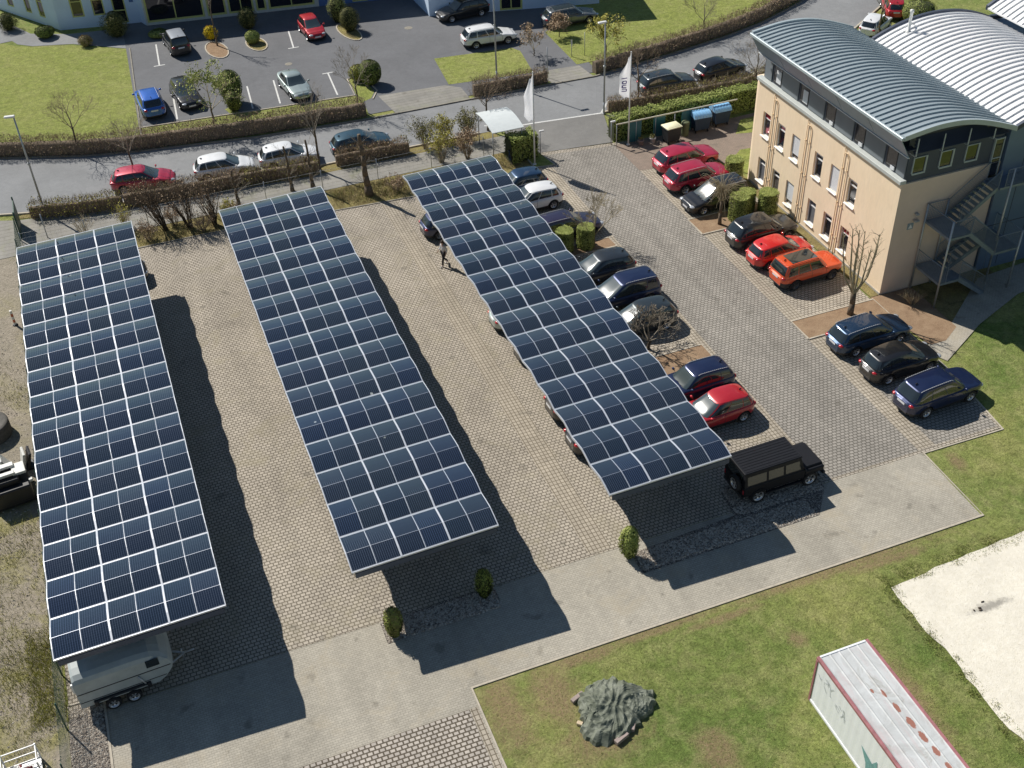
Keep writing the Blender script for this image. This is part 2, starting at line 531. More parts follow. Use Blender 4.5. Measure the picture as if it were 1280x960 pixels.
# ------------------------------------------------------------------ ground
def sheet(name, pts, z, mat, kind='structure'):
    mb = MB()
    mb.add([(x, y, z) for x, y in pts], [tuple(range(len(pts)))])
    o = mb.build(name, MAT[mat])
    # triangulated n-gon is fine; make it face upwards
    if o.data.polygons[0].normal.z < 0:
        o.data.flip_normals()
    o['kind'] = kind
    return o
def strip(name, pts, width, z0, z1, mat, side=0):
    """raised strip along a polyline"""
    mb = MB()
    L = []; Rr = []
    for i, p in enumerate(pts):
        p = Vector(p)
        a = Vector(pts[max(0, i-1)]); b = Vector(pts[min(len(pts)-1, i+1)])
        d = (b-a).normalized(); nrm = Vector((-d.y, d.x))
        L.append(p+nrm*(width*(.5+side*.5))); Rr.append(p-nrm*(width*(.5-side*.5)))
    for i in range(len(pts)-1):
        q = [L[i], L[i+1], Rr[i+1], Rr[i]]
        vs = [(p.x, p.y, z0) for p in q]+[(p.x, p.y, z1) for p in q]
        mb.add(vs, [(4, 5, 6, 7)[::-1], (0, 1, 5, 4)[::-1], (2, 3, 7, 6)[::-1], (1, 2, 6, 5)[::-1], (3, 0, 4, 7)[::-1]])
    o = mb.build(name, MAT[mat])
    o['kind'] = 'structure'
    return o

sheet('ground', [(-260, -150), (330, -150), (330, 480), (-260, 480)], 0, 'ground')
sheet('yard_ground', [(-60, 5), (-7.85, 5), (-7.8, 30), (-7.9, 70.5), (-60, 70.5)], .008, 'dirt')
# parking pavers
sheet('parking_pavement', [(-7.7, 31.6), (36.56, 31.5), (36.9, 34), (37.2, 41.4), (37.25, 66), (32, 66.6), (26.4, 67.4), (26.4, 65.4), (17, 65.1), (11.5, 65.5), (6.4, 66), (-7.7, 66.2)], .030, 'pavers')
sheet('lane_pavement', [(26.75, 31.7), (31.9, 31.7), (32.0, 66.2), (26.75, 66.9)], .034, 'pavers_grey')
sheet('stall_pavement', [(32.9, 31.75), (36.5, 31.7), (37.1, 41.35), (32.9, 41.35)], .034, 'pavers_grey')
for i, (x0, x1, y0, y1) in enumerate([(14.55, 15.6, 31.7, 65.0), (25.85, 26.73, 31.7, 65.4), (31.92, 32.85, 31.7, 66)]):
    sheet('pavement_edge_rows', [(x0, y0), (x1, y0), (x1, y1), (x0, y1)], .036, 'pavers_edge')
sheet('driveway', [(-6.3, 10), (-6.3, 31.58), (31.97, 31.5), (31.85, 27.05), (7.4, 27.05), (7.36, 10)], .026, 'drive')
sheet('lower_pavement', [(-6.0, 10), (-6.0, 26.08), (6.95, 26.08), (6.95, 10)], .032, 'pavers_low')
sheet('lower_edge_rows', [(6.97, 10), (7.28, 10), (7.28, 26.08), (6.97, 26.08)], .032, 'pavers_edge')
strip('kerb', [(7.36, 10), (7.38, 27.0), (31.95, 27.0), (32.02, 31.45), (36.62, 31.4), (37.15, 36), (37.25, 41.3)], .10, 0, .042, 'kerb')
strip('kerb', [(-6.35, 10), (-6.35, 32.2), (-7.7, 32.3)], .09, 0, .06, 'kerb')
strip('kerb', [(-7.7, 66.25), (6.4, 66.05), (11.5, 65.55), (17, 65.15), (26.3, 65.3)], .10, 0, .07, 'kerb_dark')
sheet('gravel_strip', [(-7.85, 5), (-6.4, 5), (-6.4, 32.2), (-7.75, 32.3), (-7.8, 30)], .014, 'gravel')
# planted islands with kerbs
def island(pts, mat='mulch', name='planting_bed', kerbmat='kerb'):
    sheet(name, pts, .062, mat)
    strip('kerb', list(pts)+[pts[0]], .09, 0, .085, kerbmat)
island([(31.95, 41.42), (37.3, 41.42), (37.3, 43.2), (31.95, 43.2)])
sheet('planting_bed', [(37.25, 40.9), (37.25, 43.4), (40.0, 43.4), (39.9, 39.2), (38.6, 38.4), (37.6, 38.4)], .05, 'mulch')
sheet('shaded_bed', [(39.95, 39.6), (45.2, 42.6), (45.2, 43.3), (40.05, 43.38)], .043, 'scrub_ground')
sheet('foot_path', [(37.55, 36.9), (36.9, 38.2), (39.6, 39.4), (44, 42.6), (52, 43.2), (52, 41.4), (45, 40.4), (41.2, 38.9)], .045, 'drive')
island([(31.85, 53.25), (33.6, 53.25), (37.2, 53.25), (37.2, 55.15), (31.85, 55.15)])
island([(21.6, 41.6), (26.45, 41.6), (26.4, 43.3), (21.6, 43.3)])
island([(21.6, 54.2), (26.45, 54.2), (26.4, 55.3), (21.6, 55.3)])
island([(25.6, 65.5), (27.0, 65.3), (26.7, 67.3), (25.6, 67.4)], 'lawn_north', 'grass_patch')
# pebble beds under the carport ends
sheet('pebble_bed', [(4.9, 30.35), (10.0, 30.7), (10.0, 31.6), (8.5, 31.65), (4.9, 31.5)], .04, 'gravel')
sheet('pebble_bed', [(16.2, 29.75), (25.2, 29.85), (26.4, 31.3), (26.5, 33.2), (21.8, 33.0), (21.6, 31.3), (16.3, 31.0)], .04, 'gravel')
# wall-side strip of the office
sheet('planting_bed', [(37.3, 43.45), (37.9, 43.45), (37.9, 58.8), (37.3, 58.8)], .045, 'scrub_ground')
sheet('bin_yard_pavement', [(31.9, 62.2), (37.25, 61.5), (38.2, 59), (44.5, 59.2), (44.5, 66.6), (31.9, 66.2)], .042, 'red_pavers')
sheet('grass_patch', [(38.2, 58.9), (44.5, 58.9), (44.5, 61.5), (39.5, 62.0), (37.6, 60.4)], .047, 'lawn_north')
sheet('grass_patch', [(40.4, 64.2), (44.5, 63.2), (44.5, 66.2), (41.8, 66.0)], .047, 'lawn_north')
# scrub strip and footway south of the road
sheet('scrub_bed', [(-7.8, 66.3), (6.4, 66.1), (11.5, 65.6), (17, 65.2), (25.5, 65.4), (25.5, 68.5), (-7.8, 68.3)], .02, 'scrub_ground')
sheet('footway', [(-60, 71.5), (-12, 68.4), (25.5, 68.5), (25.5, 70.9), (11, 70.9), (0, 71.5), (-8, 73.0), (-14, 75.5), (-60, 99)], .024, 'walk')
sheet('verge', [(-8.2, 73.2), (0, 71.4), (11, 70.8), (25, 70.9), (25, 71.85), (16, 71.95), (7, 71.8), (-.5, 72.5), (-7.4, 73.7)], .03, 'scrub_ground')
# road
RN = [(-60, 112), (-22, 89.6), (-8.7, 82.6), (-3.3, 80.5), (0, 79.6), (8.9, 78.1), (17, 77.5), (25.5, 77.45), (32, 77.3), (35.4, 77.2), (42.9, 78.5), (48.4, 79.7), (52.3, 80.9), (57.6, 83.4), (63, 87.2), (70, 93), (90, 116)]
RS = [(-60, 104), (-22, 80.4), (-8.9, 74.1), (-4.5, 72.8), (-.8, 72.35), (7, 71.95), (16, 71.95), (23.9, 71.9), (28, 71.75), (33.4, 71.2), (38, 71.3), (44, 71.8), (50, 73), (58, 76.2), (66, 81.5), (80, 94), (100, 116)]
sheet('road', RN+RS[::-1], .036, 'road')
strip('kerb', RN[1:-1], .14, 0, .12, 'kerb_dark')
strip('kerb', RS[1:8], .14, 0, .12, 'kerb')
strip('kerb', RS[9:-1], .14, 0, .12, 'kerb')
strip('road_marking', [(25.6, 71.95), (28, 71.78), (33.2, 71.2)], .16, .037, .041, 'paintline')
strip('road_marking', [(24.6, 72.9), (26.6, 71.9)], .14, .037, .041, 'paintline')
strip('road_marking', [(33.2, 71.25), (34.6, 73.0)], .14, .037, .041, 'paintline')
sheet('gate_asphalt', [(25.6, 67.5), (32, 66.7), (33.3, 71.1), (28, 71.7), (25.6, 71.85)], .038, 'asphalt_old')
sheet('footway', [(33.4, 66.9), (45, 67.8), (52, 69), (52, 72.6), (44, 71.3), (38, 70.9), (33.4, 70.8)], .024, 'walk')
# north side
sheet('lawn', [(-60, 113), (-22, 90.4), (-8.7, 83.4), (-3.3, 81.3), (0, 80.4), (.98, 80.3), (2.2, 98.8), (-2.2, 101.9), (-5.0, 102.6), (-6.8, 104.0), (-30, 125), (-60, 130)], .02, 'lawn_north')
sheet('north_path', [(-60, 131), (-9, 104.9), (-7, 105.2), (-6.6, 104.2), (-5.4, 103.2), (-2.2, 102.2), (2.2, 99.0), (4, 100), (4, 103.7), (-2.2, 104.6), (-5.4, 106.2), (-8.3, 112), (-9.5, 120), (-60, 150)], .024, 'road')
sheet('parking_asphalt', [(1.0, 80.3), (17.3, 78.3), (36, 78.0), (36.2, 86.6), (48, 89.5), (48, 96), (28, 104), (2.3, 106)], .028, 'asphalt')
sheet('verge', [(1.0, 80.2), (8.9, 78.9), (17.4, 78.2), (17.6, 80.6), (18.3, 80.9), (18.9, 82.0), (18.6, 85.2), (17.6, 84.9), (17.4, 81.8), (9.8, 82.4), (8.7, 82.6), (8.0, 84.0), (7.6, 83.8), (7.9, 82.6), (1.1, 83.2)], .034, 'lawn_north')
strip('kerb', [(1.0, 83.3), (7.9, 82.7), (9.8, 82.5), (17.3, 81.9), (17.5, 85.0), (18.8, 85.3), (19.1, 82.0), (18.4, 80.7)], .09, 0, .09, 'kerb')
strip('kerb', [(1.05, 80.5), (2.25, 99)], .1, 0, .09, 'kerb_dark')
sheet('lawn', [(24.5, 80.7), (31.3, 80.0), (31.9, 84.3), (31.5, 85.2), (25.0, 85.9)], .036, 'lawn_north')
sheet('lawn', [(35.0, 79.9), (43, 80.2), (48.4, 81.2), (52.3, 82.6), (57.6, 85.1), (63, 89), (68, 100), (44, 100), (40, 92.5), (37.3, 88.9), (35.2, 87.0)], .036, 'lawn_north')
sheet('footway', [(19.3, 77.6), (25.2, 77.6), (25.2, 79.8), (24.2, 80.7), (18.9, 81.1)], .034, 'walk')
sheet('footway', [(31.9, 77.4), (35.3, 77.4), (35.1, 79.7), (31.5, 79.9)], .034, 'walk')
for i, (a, b) in enumerate([((4.42, 98.9), (4.1, 94.3)), ((15.4, 96.9), (15.0, 93.1)), ((16.4, 86.9), (16.1, 82.6)), ((12.1, 87.4), (11.7, 83.0)), ((9.95, 87.2), (9.6, 83.0)), ((4.3, 88), (4.0, 83.6))]):
    strip('parking_line', [a, b], .12, .029, .033, 'paintline')
    if i < 3:
        e = b if i < 2 else a
        strip('parking_line', [(e[0]-.45, e[1]), (e[0]+.45, e[1])], .12, .0295, .0335, 'paintline')
def kidney(x, y, lx, ly, ang, mat='scrub_ground'):
    pts = []
    for i in range(16):
        a = 2*PI*i/16
        u, v = lx*math.cos(a), ly*math.sin(a)
        ca, sa = math.cos(ang), math.sin(ang)
        pts.append((x+u*ca-v*sa, y+u*sa+v*ca))
    sheet('planting_bed', pts, .05, mat)
    strip('kerb', pts+[pts[0]], .1, 0, .09, 'kerb')
kidney(9.0, 95.4, .85, 1.9, .1, 'mulch'); kidney(12.3, 95.2, .8, 1.6, .1); kidney(20.1, 94.3, .75, 2.1, .15)
# sand court with a ragged edge
rnd = random.Random(4)
sp = [(25.6, 25.0)]
for i in range(1, 30):
    sp.append((25.6+.12*rnd.uniform(-1, 1), 25.0-.5*i))
sp += [(25.6, 9), (50, 9), (50, 26)]
for i in range(40):
    x = 49-.6*i
    if x > 26:
        sp.append((x, 25.05+.07*(x-25.6)/1.0*.9+.06*rnd.uniform(-1, 1)))
sheet('sand_court', sp, .03, 'sand')
# ------------------------------------------------------------------ cars
def lerp(a, b, t): return a+(b-a)*t
def interp(x, pts):
    if x <= pts[0][0]: return pts[0][1]
    for (a, va), (b, vb) in zip(pts, pts[1:]):
        if x <= b:
            t = (x-a)/(b-a); t = t*t*(3-2*t)*.5+t*.5
            return va+(vb-va)*t
    return pts[-1][1]
STY = {
 'hatch':  dict(a=.225, b=.445, c=.90, d=.975, drop=.12, belt=.62, cowl=.60, nose=.44, n=5, tail=.60, bw0=.90, bw1=.68, pn=6),
 'estate': dict(a=.26, b=.42, c=.90, d=.98, drop=.07, belt=.62, cowl=.60, nose=.44, n=6, tail=.60, bw0=.90, bw1=.70, pn=7),
 'suv':    dict(a=.25, b=.41, c=.88, d=.975, drop=.07, belt=.62, cowl=.60, nose=.50, n=6, tail=.60, bw0=.91, bw1=.71, pn=7),
 'boxsuv': dict(a=.27, b=.38, c=.92, d=.985, drop=.03, belt=.61, cowl=.60, nose=.54, n=9, tail=.59, bw0=.93, bw1=.77, pn=9),
 'van':    dict(a=.21, b=.44, c=.93, d=.985, drop=.06, belt=.58, cowl=.56, nose=.44, n=7, tail=.56, bw0=.91, bw1=.75, pn=8),
 'sedan':  dict(a=.28, b=.46, c=.76, d=.89, drop=.06, belt=.63, cowl=.60, nose=.46, n=5, tail=.645, bw0=.89, bw1=.67, pn=6),
}
_wheel_cache = {}
def wheel_meshes(r, dark=False):
    k = (round(r, 2), dark)
    if k in _wheel_cache:
        return _wheel_cache[k]
    mb = MB(); w = .105
    mb.lathe([(r*.64, -w*.7), (r*.70, -w), (r*.92, -w), (r, -w*.72), (r, w*.72), (r*.92, w), (r*.70, w), (r*.64, w*.7)], 28, axis='y')
    ty = mb.mesh('wheel', [MAT['tyre']])
    m2 = MB()
    m2.lathe([(0, -w*.55), (r*.60, -w*.55), (r*.62, -w*.75), (r*.68, -w*.98), (r*.70, -w*.92)], 28, 1 if False else 0, axis='y')
    m2.lathe([(r*.70, w*.92), (r*.68, w*.98), (r*.62, w*.75), (r*.60, w*.3), (0, w*.3)], 28, 0, axis='y')
    for side in (-1, 1):
        for q in range(5):
            a0 = 2*PI*q/5+.3
            # dark gaps between spokes: wedge plates
            vs = []
            for (rr, da) in ((.20, .20), (.56, .38), (.56, -.38+2*PI/5*0+0), (.20, -.20)):
                a = a0+da
                vs.append((r*rr*math.cos(a), side*(w*.56 if side < 0 else w*.31)+side*.004, r*rr*math.sin(a)))
            m2.add(vs if side > 0 else vs[::-1], [(0, 1, 2, 3)], 1)
    ri = m2.mesh('rim', [MAT['rim_dark'] if dark else MAT['rim'], MAT['trim']])
    _wheel_cache[k] = (ty, ri)
    return ty, ri

PAINTS = {}
def getpaint(p):
    name, col = p[0], p[1]
    if name not in PAINTS:
        PAINTS[name] = paint(name, col, *(p[2:] if len(p) > 2 else ()))
    return PAINTS[name]

def make_car(name, label, x, y, ang, style='hatch', L=4.25, W=1.80, H=1.48, p=None, cat='car', group=None,
             rails=None, pano=False, dark_wheels=False, wr=None, spare=False, tow=False, roof_paint=None, clad=False, glare=False, arch=False):
    S = STY[style]
    pm = getpaint(p)
    z0 = .02+.034
    car = thing(name, label, cat, (x, y, z0), R(ang), group)
    wr = wr or (.34 if style in ('suv', 'boxsuv') else .315)
    wbx = (L*.5-L*.195, -L*.5+L*.205)      # wheel x
    zb = .26 if style in ('suv', 'boxsuv') else .20
    ztpts = [(-L/2, H*S['tail']*.90), (-L*.47, H*S['tail']), (-L*.2, H*S['belt']), (L*(.5-S['a']), H*S['cowl']), (L*.40, H*lerp(S['cowl'], S['nose'], .55)), (L*.475, H*S['nose']), (L/2, H*S['nose']*.82)]
    def zt(xx): return interp(xx, ztpts)
    def hw(xx):
        s = abs(2*xx/L)
        n = S['pn']
        tapr = 1-.04*(abs(xx)/(L/2))**2
        return W/2*tapr*max(0.0, 1-s**n*.93)**(1/ (n*.62))
    def archz(xx):
        z = 0
        for wx in wbx:
            q = (wr+.065)**2-(xx-wx)**2
            if q > 0: z = max(z, wr+math.sqrt(q))
        return z
    N = 64
    xs = []
    for i in range(N+1):
        t_ = i/N
        u = .5-.5*math.cos(PI*t_)
        xs.append(lerp(-L/2, L/2, lerp(t_, u, .45)))
    sh = [(-1, 0)]
    def section(xx):
        w = hw(xx); t_ = zt(xx); a = archz(xx); e = max(0, (abs(2*xx/L)-.93)/.07)
        b = zb+.10*e
        s_ = t_-.035
        az = lambda z: max(z, a+.012) if a > 0 else z
        pts = [(0, max(b, a*1.0)), (w*.80, max(b, a)), (w*.955, az(b+.03)), (w*.985, az(H*.26)), (w*1.0, az(H*.36)), (w*.995, max(H*.47 if H*.47 < s_-.04 else s_-.04, a+.03)),
               (w*.975, max(s_-.02, a+.05)), (w*.935, s_+.012), (w*.86, s_+.03), (w*.5, t_+.008), (0, t_+.022)]
        return pts
    mb = MB()
    rows = []
    for xx in xs:
        s_ = section(xx)
        rows.append([(xx, -p_[0], p_[1]) for p_ in s_[::-1]]+[(xx, p_[0], p_[1]) for p_ in s_[1:]])
    # orientation: rows along x, points go from top centre (-y) round bottom to top centre(+y)
    base_i = len(mb.f)
    mb.grid(rows, 0, True, flip=True)
    ncol = len(rows[0])-1
    for k in range(base_i, len(mb.f)):
        c = (k-base_i) % ncol
        if c in (8, 9, 10, 11): mb.mi[k] = 1          # underside
        elif (clad or True) and c in (7, 12): mb.mi[k] = 1
        elif clad and c in (6, 13): mb.mi[k] = 1
    mb.add(rows[0], [tuple(range(len(rows[0])))[::-1]], 0)
    mb.add(rows[-1], [tuple(range(len(rows[-1])))], 0)
    # greenhouse
    x_f0, x_f1, x_r1, x_r0 = L*(.5-S['a'])+.03, L*(.5-S['b']), L*(.5-S['c']), L*(.5-S['d'])
    crown = .055
    zR = H-crown
    xm = lerp(x_f1, x_r1, .25)
    def zroof(xx):
        d = (xx-xm)
        if d < 0: return zR-S['drop']*(d/(x_r1-xm))**2
        return zR-.035*(d/(x_f1-xm))**2
    def zbelt(xx): return zt(max(-L*.46, min(L*.5, xx)))-.03
    def gh(v):
        e = math.sin(PI*v)*.02
        b = lerp(S['bw0'], S['bw1'], v**1.15)*W/2+e
        return lerp(x_f0, x_f1, v)+e*.8, lerp(x_r0, x_r1, v**1.3 if style != 'sedan' else v)-e*.6, b
    n_ = S['n']
    def gz(xx, v): return lerp(zbelt(xx), zroof(xx), v)
    def gp_front(s, v, off=0):
        xf, xr, b = gh(v); cx, a = (xf+xr)/2, (xf-xr)/2
        xx = cx+(a)*(1-abs(s)**n_)**(1/n_)
        return (xx+off, s*b, gz(xx, v)+off*.4)
    def gp_rear(s, v, off=0):
        xf, xr, b = gh(v); cx, a = (xf+xr)/2, (xf-xr)/2
        xx = cx-(a)*(1-abs(s)**n_)**(1/n_)
        return (xx-off, s*b, gz(xx, v)+off*.4)
    def gp_side(side, q, v, off=0):      # q in 0..1 rear->front of belt
        xf, xr, b = gh(v); cx, a = (xf+xr)/2, (xf-xr)/2
        xx = lerp(xr, xf, q)
        k = min(.999, abs((xx-cx)/a))
        return (xx, side*(b*(1-k**n_)**(1/n_)+off), gz(xx, v))
    PN = 48
    rings = []
    for j in range(8):
        v = j/7
        xf, xr, b = gh(v); cx, a = (xf+xr)/2, (xf-xr)/2
        row = []
        for i in range(PN):
            t_ = 2*PI*i/PN
            c_, s_ = math.cos(t_), math.sin(t_)
            xx = cx+a*math.copysign(abs(c_)**(2/n_), c_); yy = b*math.copysign(abs(s_)**(2/n_), s_)
            row.append((xx, yy, gz(xx, v)-(.04 if j == 0 else 0)))
        rings.append(row)
    xf, xr, b = gh(1); cx, a = (xf+xr)/2, (xf-xr)/2
    for k in (.975, .92, .78, .5, .2):
        row = []
        for i in range(PN):
            t_ = 2*PI*i/PN
            c_, s_ = math.cos(t_), math.sin(t_)
            xx = cx+a*k*math.copysign(abs(c_)**(2/n_), c_); yy = b*k*math.copysign(abs(s_)**(2/n_), s_)
            row.append((xx, yy, zroof(xx)+crown*(1-k**3)))
        rings.append(row)
    gstart = len(mb.f)
    mb.grid(rings, 0, True, closed_u=True)
    top = rings[-1]
    mb.add(top, [tuple(range(PN))], 0)
    mb.build('body', [pm, MAT['trim']], car, sharp=42)
    if roof_paint is not None:
        m = MB()
        P_ = [[(lerp(x_r1+.05, x_f1-.05, i/8), lerp(-1, 1, j/8)*b*.9, zroof(lerp(x_r1+.05, x_f1-.05, i/8))+crown*(1-abs(lerp(-1, 1, j/8)*.9)**3)+.004) for i in range(9)] for j in range(9)]
        m.grid(P_); m.build('roof', [getpaint(roof_paint)], car)
    # glass
    m = MB()
    s0 = .86
    P_ = [[gp_front(lerp(-s0, s0, i/12), lerp(.05, .95, j/5), .008) for i in range(13)] for j in range(6)]
    m.grid(P_); m.build('windscreen', [MAT['windscreen']], car)
    m = MB()
    P_ = [[gp_rear(lerp(-.84, .84, i/10), lerp(.18 if style != 'sedan' else .1, .93, j/4), .008) for i in range(11)] for j in range(5)]
    m.grid(P_, flip=True); m.build('rear_window', [MAT['glass']], car)
    qs = [(.085, .30), (.32, .60), (.62, .90)] if style in ('estate', 'suv', 'van', 'boxsuv') else [(.10, .26), (.28, .58), (.60, .90)]
    for side in (-1, 1):
        for (qa, qb) in qs:
            m = MB()
            P_ = []
            for j in range(5):
                v = lerp(.10, .88, j/4)
                qa_, qb_ = qa, qb
                if qb > .85: qb_ = qb+.02*(1-v)
                P_.append([gp_side(side, lerp(qa_, qb_, i/5), v, .006) for i in range(6)])
            m.grid(P_, flip=(side > 0)); m.build('side_window', [MAT['glass']], car)
    if pano:
        m = MB()
        xa, xb = lerp(x_r1, x_f1, .18), lerp(x_r1, x_f1, .93)
        P_ = [[(lerp(xa, xb, i/8), lerp(-1, 1, j/6)*b*.72, zroof(lerp(xa, xb, i/8))+crown*(1-abs(lerp(-1, 1, j/6)*.72)**3)+.006) for i in range(9)] for j in range(7)]
        m.grid(P_); m.build('glass_roof', [MAT['glass']], car)
    # door gaps + handles + lower details
    m = MB()
    for side in (-1, 1):
        for q in (.30, .61, .93):
            gx = lerp(x_r0, x_f0, q)
            if min(abs(gx-wx) for wx in wbx) < wr+.02: continue
            sp_ = section(gx)
            for (a_, b_) in zip(sp_[2:7], sp_[3:8]):
                m.add([(gx-.008, side*(a_[0]+.003), a_[1]), (gx+.008, side*(a_[0]+.003), a_[1]), (gx+.008, side*(b_[0]+.003), b_[1]), (gx-.008, side*(b_[0]+.003), b_[1])], [(0, 1, 2, 3) if side < 0 else (3, 2, 1, 0)])
    # bonnet shut line
    for q in range(8):
        a_, b_ = lerp(-.8, .8, q/8), lerp(-.8, .8, (q+1)/8)
        hx = L*.5-.13*L*.5
        def hp(s, o): 
            w_ = hw(hx); return (hx-.06*s*s+o, s*w_, zt(hx-.06*s*s+o)+.02)
        m.add([hp(a_, -.008), hp(a_, .008), hp(b_, .008), hp(b_, -.008)], [(0, 1, 2, 3)])
    # grille, plates
    nw = hw(L*.485)
    m.bbox(L/2-.07, L/2+.012, -nw*.5, nw*.5, H*.245, H*.36, .02)
    m.bbox(L/2-.07, L/2+.008, -nw*.72, nw*.72, zb+.02, zb+.14, .02)
    m.bbox(-L/2-.008, -L/2+.07, -nw*.75, nw*.75, zb+.03, zb+.15, .02)
    m.build('trim', [MAT['trim']], car)
    m = MB()
    m.box(L/2+.008, L/2+.022, -.26, .26, H*.25, H*.25+.11); m.build('number_plate', [MAT['plate']], car)
    m = MB(); zp = H*.45 if style not in ('sedan',) else H*.42
    m.box(-L/2-.02, -L/2-.006, -.26, .26, zp, zp+.11); m.build('number_plate', [MAT['plate']], car)
    for side in (-1, 1):
        m = MB()
        hx = L/2-.17
        m.ell((hx, side*hw(hx)*.80, H*.405), (.20, .19, .075), 12, 8, mtx=Matrix.Rotation(-side*.45, 3, 'Z'))
        m.build('headlight', [MAT['lamp']], car)
        m = MB()
        tx = -L/2+.10
        hh = .15 if style in ('hatch', 'sedan') else .17
        m.ell((tx+.05, side*hw(tx+.05)*.80, H*.52), (.155, .175, hh*.62), 12, 8, mtx=Matrix.Rotation(side*.35, 3, 'Z'))
        m.build('tail_light', [MAT['tail']], car)
        m = MB()
        q = gp_side(side, .90, .0)
        m.ell((q[0]-.02, side*(W/2+.09), H*.64+.05), (.07, .11, .075), 10, 6); m.tube((q[0]-.02, side*(W/2-.06), H*.62), (q[0]-.02, side*(W/2+.06), H*.64+.04), .02, .02, 5)
        m.build('mirror', [pm], car)
        if rails:
            m = MB()
            pr = []
            for i in range(17):
                xx = lerp(x_r1+.02, x_f1-.18, i/16)
                pr.append((xx, side*b*.90, zroof(xx)+.035+(.02 if 0 < i < 16 else -.02)))
            m.path(pr, .018, 6); m.build('roof_rail', [MAT['rail_silver'] if rails == 'silver' else MAT['trim']], car)
    for (u, v) in ((-.5, .05), (.05, .55)):
        m = MB(); m.tube(gp_front(u, .06, .02), gp_front(v, .16, .025), .009, .009, 4); m.build('wiper', [MAT['trim']], car)
    m = MB(); m.ell((x_r1+.22, 0, zroof(x_r1+.22)+crown+.03), (.09, .025, .045), 8, 6); m.build('aerial', [MAT['trim']], car)
    ty, ri = wheel_meshes(wr, dark_wheels)
    for wx in wbx:
        for side in (-1, 1):
            w_ = inst('wheel', ty, car, (wx, side*(W/2-.125), wr-.0), (0, 0, 0 if side > 0 else PI))
            inst('rim', ri, w_)
    if spare:
        w_ = inst('spare_wheel', ty, car, (-L/2-.13, .05, H*.44), (0, 0, PI/2)); inst('rim', ri, w_)
    return car

BLACK = ('black', (.012, .012, .014), .2, .35); NAVY = ('navy', (.012, .022, .075), .4, .35); DKBLUE = ('dark_blue', (.014, .045, .105), .4, .35)
RED = ('red', (.46, .012, .022), .15, .4); BRIGHTRED = ('bright_red', (.62, .014, .012), .1, .4); CRIMSON = ('crimson', (.43, .012, .045), .2, .4)
ORANGE = ('orange', (.72, .085, .018), .15, .4); WHITE = ('white', (.78, .79, .80), 0, .4); SILVERG = ('silver_green', (.40, .47, .45), .5, .35)
GREYG = ('grey_green', (.035, .045, .05), .4, .35); TEAL = ('teal_blue', (.025, .07, .10), .4, .35); BLUE = ('bright_blue', (.02, .12, .50), .35, .35)
PURPLE = ('aubergine', (.035, .028, .07), .4, .35); GREY = ('dark_grey', (.035, .042, .05), .45, .35); OFFB = ('flat_black', (.010, .012, .018), .1, .4)

GP_E = 'cars parked nose-in towards the office building'
GP_M = 'cars parked at the right edge of the third solar carport'
GP_L = 'cars under the left edge of the third solar carport'
GP_R = 'cars parked along the road behind the hedge'
GP_N = 'cars on the asphalt lot of the blue building'
make_car('parked_car', 'dark blue estate-like SUV, last in the row at the paving corner beside the lawn', 34.95, 34.5, 4, 'suv', 4.65, 1.88, 1.66, NAVY, group=GP_E, rails='silver')
make_car('parked_car', 'black compact SUV parked between two dark blue cars near the lawn', 34.75, 37.35, 2, 'hatch', 4.3, 1.82, 1.55, BLACK, group=GP_E)
make_car('parked_car', 'steel-blue estate car with silver roof rails beside the brown bed with the pollarded tree', 34.7, 40.02, 2, 'estate', 4.7, 1.84, 1.5, DKBLUE, group=GP_E, rails='silver')
make_car('parked_car', 'orange compact SUV with a black glass roof, nose to the beige wall', 34.95, 46.65, 3, 'boxsuv', 4.2, 1.82, 1.66, ORANGE, group=GP_E, pano=True, dark_wheels=True, clad=True, rails='black')
make_car('parked_car', 'bright red hatchback beside the orange SUV', 34.65, 49.0, 3, 'hatch', 4.05, 1.76, 1.5, BRIGHTRED, group=GP_E)
make_car('parked_car', 'black SUV with a shiny tailgate beside the bright red hatchback', 34.8, 51.35, 3, 'suv', 4.5, 1.86, 1.62, BLACK, group=GP_E)
make_car('parked_car', 'black MPV reversed in with its white grille towards the lane', 34.3, 56.2, 183, 'van', 4.4, 1.84, 1.6, BLACK, group=GP_E, rails='silver')
make_car('parked_car', 'red SUV with grey roof rails, front one of the two red cars by the bins', 34.45, 58.95, 2, 'suv', 4.5, 1.84, 1.58, CRIMSON, group=GP_E, rails='silver')
make_car('parked_car', 'red coupe-like SUV nearest to the waste bins', 34.95, 61.45, 4, 'suv', 4.6, 1.86, 1.55, CRIMSON, group=GP_E)
make_car('parked_car', 'dark blue small car nearest to the flagpole at the carport corner', 23.3, 62.85, 182, 'hatch', 4.0, 1.75, 1.48, DKBLUE, group=GP_M)
make_car('parked_car', 'white hatchback half under the third carport', 23.4, 60.65, 182, 'hatch', 4.1, 1.76, 1.48, WHITE, group=GP_M)
make_car('parked_car', 'dark aubergine estate car, nose to the lane, beside two round clipped shrubs', 24.1, 56.75, 1, 'estate', 4.7, 1.84, 1.48, PURPLE, group=GP_M, rails='silver')
make_car('parked_car', 'dark grey-blue hatchback next to the pair of round shrubs, nose under the roof', 24.1, 51.55, 181, 'hatch', 4.25, 1.8, 1.5, GREY, group=GP_M)
make_car('parked_car', 'navy MPV with silver window trim between two dark cars at the third carport', 24.2, 48.75, 182, 'van', 4.5, 1.84, 1.62, NAVY, group=GP_M, rails='silver')
make_car('parked_car', 'dark grey hatchback behind the dark bare tree', 24.0, 46.05, 183, 'hatch', 4.3, 1.8, 1.5, GREYG, group=GP_M)
make_car('parked_car', 'navy hatchback with silver rails beside the small brown bed', 24.15, 39.95, 182, 'estate', 4.2, 1.78, 1.5, NAVY, group=GP_M, rails='silver')
